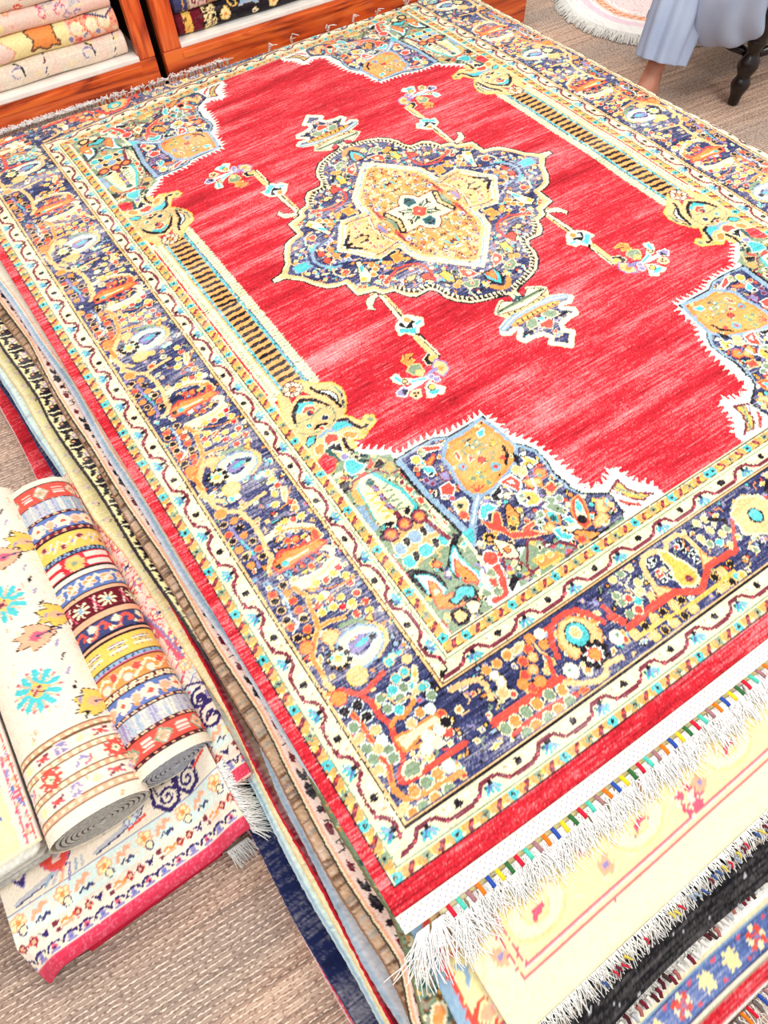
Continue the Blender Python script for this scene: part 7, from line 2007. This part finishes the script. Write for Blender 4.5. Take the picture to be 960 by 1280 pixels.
for i in range(1700):
    a = fr.uniform(0, 2*math.pi)
    if math.cos(a-.0) > .75: continue
    px, py = 1.98+.386*math.cos(a), .98+.386*math.sin(a); b_ = a+fr.gauss(0, .3); L = fr.uniform(.03, .055); pts = []
    for t in range(5): tt = t/4; pts.append((px, py, max(.002, .022-.02*tt+.006*math.sin(3*tt)))); px += math.cos(b_)*L/4; py += math.sin(b_)*L/4
    c = fr.uniform(.78, .92); S.add(pts, .0034, .0018, (c, c*.98, c*.93))
S.build('fringe', WOOL, wr, 'stuff')

# ================================================================ CHAIR WITH TURNED LEGS
ch = empty('turned_leg_chair', (1.80, .42, 0), 'dark wooden chair with turned legs and tan skirt beside the red rug', 'chair')
prof = [(.015, 0), (.019, .004), (.021, .03), (.026, .046), (.032, .060), (.033, .072), (.026, .088), (.022, .094), (.030, .108), (.036, .126), (.034, .146), (.024, .160), (.021, .170), (.026, .186), (.033, .198), (.033, .206), (.028, .214), (.034, .224), (.034, .30), (.032, .40)]
for (x, y) in ((1.57, .20), (1.60, .66), (2.02, .17), (2.03, .545)): lathe('leg', (x, y, .001), prof, DARKWOOD, ch, 22)
lathe('stretcher', (1.575, .23, .158), [(.012, 0), (.017, .06), (.013, .2), (.017, .34), (.012, .405)], DARKWOOD, ch, 14, (.065, 1, 0))
lathe('stretcher', (1.60, .198, .158), [(.013, 0), (.018, .1), (.014, .2), (.018, .3), (.013, .40)], DARKWOOD, ch, 14, (1, -.067, 0))
lathe('stretcher', (2.021, .20, .158), [(.012, 0), (.017, .06), (.013, .17), (.017, .26), (.012, .315)], DARKWOOD, ch, 14, (.026, 1, 0))
bm_ = box('seat_skirt', (1.60, .215, .215), (2.03, .625, .40), TANM, ch, .01)
box('seat', (1.55, .165, .385), (2.08, .69, .43), plain_mat('maroon_seat_cloth', L3(120, 34, 34), L3(96, 26, 28), 60., .85), ch, .02)
for y in (.19, .65): lathe('back_post', (2.06, y, .40), [(.02, 0), (.022, .1), (.017, .2), (.022, .3), (.016, .5)], DARKWOOD, ch, 14, (.12, 0, 1))
box('back_rail', (2.09, .19, .74), (2.125, .66, .86), DARKWOOD, ch, .01)

# ================================================================ SEATED PERSON
def skin_mesh(name, verts, edges, radii, mat, parent, sub=2, root=0):
    base = parent_base(parent)
    me = bpy.data.meshes.new(name); me.from_pydata([tuple(Vector(v)-base) for v in verts], edges, [])
    o = bpy.data.objects.new(name, me); put(o, parent)
    md = o.modifiers.new('skin', 'SKIN'); md.use_smooth_shade = True
    for i, r_ in enumerate(radii):
        sv = me.skin_vertices[0].data[i]; sv.radius = (r_, r_) if not isinstance(r_, tuple) else r_
        sv.use_root = (i == root)
    s = o.modifiers.new('sub', 'SUBSURF'); s.levels = sub; s.render_levels = sub
    dg = bpy.context.evaluated_depsgraph_get(); bpy.context.view_layer.update()
    ev = o.evaluated_get(dg); me2 = bpy.data.meshes.new_from_object(ev); o.modifiers.clear(); o.data = me2; me2.name = name
    me2.materials.clear(); me2.materials.append(mat); me2.polygons.foreach_set('use_smooth', [True]*len(me2.polygons))
    return o
pp = empty('person', (1.75, .40, .43), 'person in loose pale blue trousers seated on the dark chair, one ankle bare', 'person')
Vb = []; Eb = []; Rb = []
def jn(p, r, par=None):
    Vb.append(p); Rb.append(r); i = len(Vb)-1
    if par is not None: Eb.append((par, i))
    return i
pel = jn((1.82, .41, .53), .12)
sp1 = jn((1.84, .41, .68), .12, pel); sp2 = jn((1.84, .41, .86), .13, sp1); sp3 = jn((1.82, .41, .95), .085, sp2); nk = jn((1.79, .41, 1.01), .05, sp3)
hd = jn((1.76, .41, 1.09), .078, nk); hd2 = jn((1.75, .41, 1.17), .085, hd); jn((1.76, .41, 1.22), .06, hd2)
for s_, kx, ky, ank, toe in ((1, 1.385, .40, (1.275, .371, .075), (1.16, .345, .025)), (-1, 1.44, .20, (1.74, .27, .16), (1.66, .25, .185))):
    hip = jn((1.80, .41+.09*s_, .52), .095, pel); mid = jn(((1.80+kx)/2, (.41+.09*s_+ky)/2, .515), .078, hip); kn = jn((kx, ky, .49), .055, mid)
    cf = jn((kx*.6+ank[0]*.4, ky*.6+ank[1]*.4, .49*.6+ank[2]*.4), .050, kn); lo = jn((kx*.22+ank[0]*.78, ky*.22+ank[1]*.78, .49*.22+ank[2]*.78), .033, cf)
    an = jn(ank, .033, lo)
    if s_ == 1:
        jn((1.315, .382, .030), .030, an); b1 = jn((1.225, .358, .042), .030, an); b2 = jn((1.165, .345, .026), .026, b1)
        for k in range(5):
            oy = (k-2)*.016; jn((1.118-.004*(2-abs(k-1))+.0, .334+oy, .014), .0095, b2)
    else:
        b1 = jn((1.70, .262, .175), .030, an); b2 = jn((1.655, .25, .178), .026, b1)
    sh = jn((1.82, .41+.17*s_, .92), .055, sp3); el = jn((1.74, .41+.22*s_, .70), .042, sh); wr_ = jn((1.56, .41+.12*s_, .60), .027, el); hn = jn((1.50, .41+.10*s_, .59), .032, wr_)
    for k in range(4): f1 = jn((1.455, .41+.10*s_+(k-1.5)*.019, .592), .009, hn); f2 = jn((1.425, .41+.10*s_+(k-1.5)*.021, .582), .008, f1)
    jn((1.49, .41+.055*s_, .585), .009, hn)
body = skin_mesh('body', Vb, Eb, Rb, SKIN, pp)
# clothing as lofted cloth tubes with folds
def tube_cloth(name, rings, mat, parent, n=72, folds=9, amp=.012, seed=1, thick=.003):
    """rings: (centre, axis, ru, rv, fold strength)"""
    P = []; R_ = random.Random(seed); ph = [R_.uniform(0, 6.28) for _ in range(4)]
    for i, (c, ax_, ru, rv, fs) in enumerate(rings):
        a = Vector(ax_).normalized(); u = a.cross(Vector((0, 1, 0))).normalized(); v = a.cross(u).normalized(); row = []
        for k in range(n):
            t = 2*math.pi*k/n
            f = 1+fs*(math.sin(folds*t+ph[0]+i*.13)*.6+math.sin((folds-4)*t+ph[1]-i*.1)*.4)
            row.append(tuple(Vector(c)+u*(ru*f*math.cos(t))+v*(rv*f*math.sin(t))))
        P.append(row)
    V = [p for r_ in P for p in r_]; F = []
    for j in range(len(P)-1):
        for k in range(n): F.append([j*n+k, j*n+(k+1) % n, (j+1)*n+(k+1) % n, (j+1)*n+k])
    o = mesh_obj(name, V, F, mat, parent)
    so = o.modifiers.new('cloth', 'SOLIDIFY'); so.thickness = thick; so.offset = 0
    su = o.modifiers.new('sub', 'SUBSURF'); su.levels = 1; su.render_levels = 1
    return o
def lerp(a, b, t): return tuple(p+(q-p)*t for p, q in zip(a, b))
A1 = (1.303, .372, .158); K1 = (1.395, .40, .49); Hp1 = (1.80, .50, .53)
r1 = [(lerp(A1, K1, t), (K1[0]-A1[0], K1[1]-A1[1], K1[2]-A1[2]), .088-.0*t+.012*t, .082+.014*t, (.13*(1-.3*t))) for t in (0, .01, .05, .12, .22, .34, .48, .62, .76, .88)]
r1 += [((1.42, .405, .50), (.6, .1, .6), .10, .10, .04), ((1.50, .42, .52), (1, .2, .05), .10, .11, .03), ((1.62, .45, .53), (1, .2, 0), .11, .12, .03), (Hp1, (1, .1, 0), .13, .13, .02)]
tube_cloth('trouser_leg', r1, SHIRTM, pp, folds=10, seed=3)
A2 = (1.60, .245, .245); K2 = (1.43, .21, .48)
r2_ = [((1.62, .25, .235), (-.3, 0, 1), .085, .085, .10), ((1.59, .25, .25), (-.5, 0, 1), .10, .095, .10), ((1.54, .25, .29), (-.5, 0, 1), .12, .10, .09), ((1.50, .24, .34), (-.45, 0, 1), .125, .10, .08), ((1.47, .23, .40), (-.3, 0, 1), .118, .10, .06), ((1.45, .22, .46), (.1, 0, 1), .11, .10, .05), ((1.48, .23, .51), (1, 0, .7), .10, .10, .04), ((1.60, .27, .53), (1, .1, 0), .10, .11, .03), ((1.80, .33, .53), (1, .1, 0), .13, .13, .02)]
r2_ = [((c[0]-.045, c[1]+.035, c[2]-.02), a_, u_, v_, f_*1.5) for c, a_, u_, v_, f_ in r2_[:6]]+r2_[6:]
tube_cloth('trouser_leg', r2_, SHIRTM, pp, folds=7, amp=.02, seed=9)
rs3 = [((1.83, .41, .47), (0, 0, 1), .17, .21, .05), ((1.83, .41, .60), (0, 0, 1), .155, .19, .04), ((1.84, .41, .78), (0, 0, 1), .14, .185, .03), ((1.83, .41, .90), (0, 0, 1), .125, .19, .02), ((1.82, .41, .965), (0, 0, 1), .085, .12, .01), ((1.80, .41, 1.0), (0, 0, 1), .058, .062, 0)]
tube_cloth('tunic', rs3, SHIRTM, pp, folds=9, seed=4)
for s_ in (1, -1):
    a, b, c = (1.82, .41+.14*s_, .92), (1.74, .41+.22*s_, .70), (1.60, .41+.14*s_, .61)
    rr = [(lerp(a, b, t), (b[0]-a[0]+.001, b[1]-a[1], b[2]-a[2]), .070, .070, .05) for t in (0, .3, .6, .9)]+[(lerp(b, c, t), (c[0]-b[0], c[1]-b[1]+.001, c[2]-b[2]), .062, .062, .06) for t in (.15, .45, .75, 1)]
    tube_cloth('sleeve', rr, SHIRTM, pp, folds=6, seed=12)
# hair cap, nose and eyes
def blob(name, c, r, mat, parent, cut=None, n=28):
    V = []; F = []
    for j in range(n+1):
        a = math.pi*j/n
        for k in range(n*2):
            t = math.pi*k/n; p = Vector((r[0]*math.sin(a)*math.cos(t), r[1]*math.sin(a)*math.sin(t), r[2]*math.cos(a)))
            if cut: p = cut(p)
            V.append(tuple(Vector(c)+p))
    m_ = n*2
    for j in range(n):
        for k in range(m_): F.append([j*m_+k, j*m_+(k+1) % m_, (j+1)*m_+(k+1) % m_, (j+1)*m_+k])
    return mesh_obj(name, V, F, mat, parent)
def hc(p):
    if p.x < -.02 and p.z < .055: p.x = max(p.x, -.045)
    if p.z < -.03: p.z = -.03-.3*(-.03-p.z)
    return p
blob('hair', (1.775, .41, 1.185), (.098, .092, .105), HAIRM, pp, hc)
blob('nose', (1.668, .41, 1.135), (.016, .011, .022), SKIN, pp, None, 10)
for s_ in (1, -1):
    blob('eye', (1.679, .41+.030*s_, 1.155), (.009, .012, .007), plain_mat('dark_eye', L3(40, 28, 24), L3(30, 20, 18)), pp, None, 8); blob('ear', (1.765, .41+.085*s_, 1.145), (.018, .010, .030), SKIN, pp, None, 10)
blob('mouth', (1.679, .41, 1.098), (.008, .022, .006), plain_mat('lips', L3(160, 84, 78), L3(140, 70, 66)), pp, None, 8)
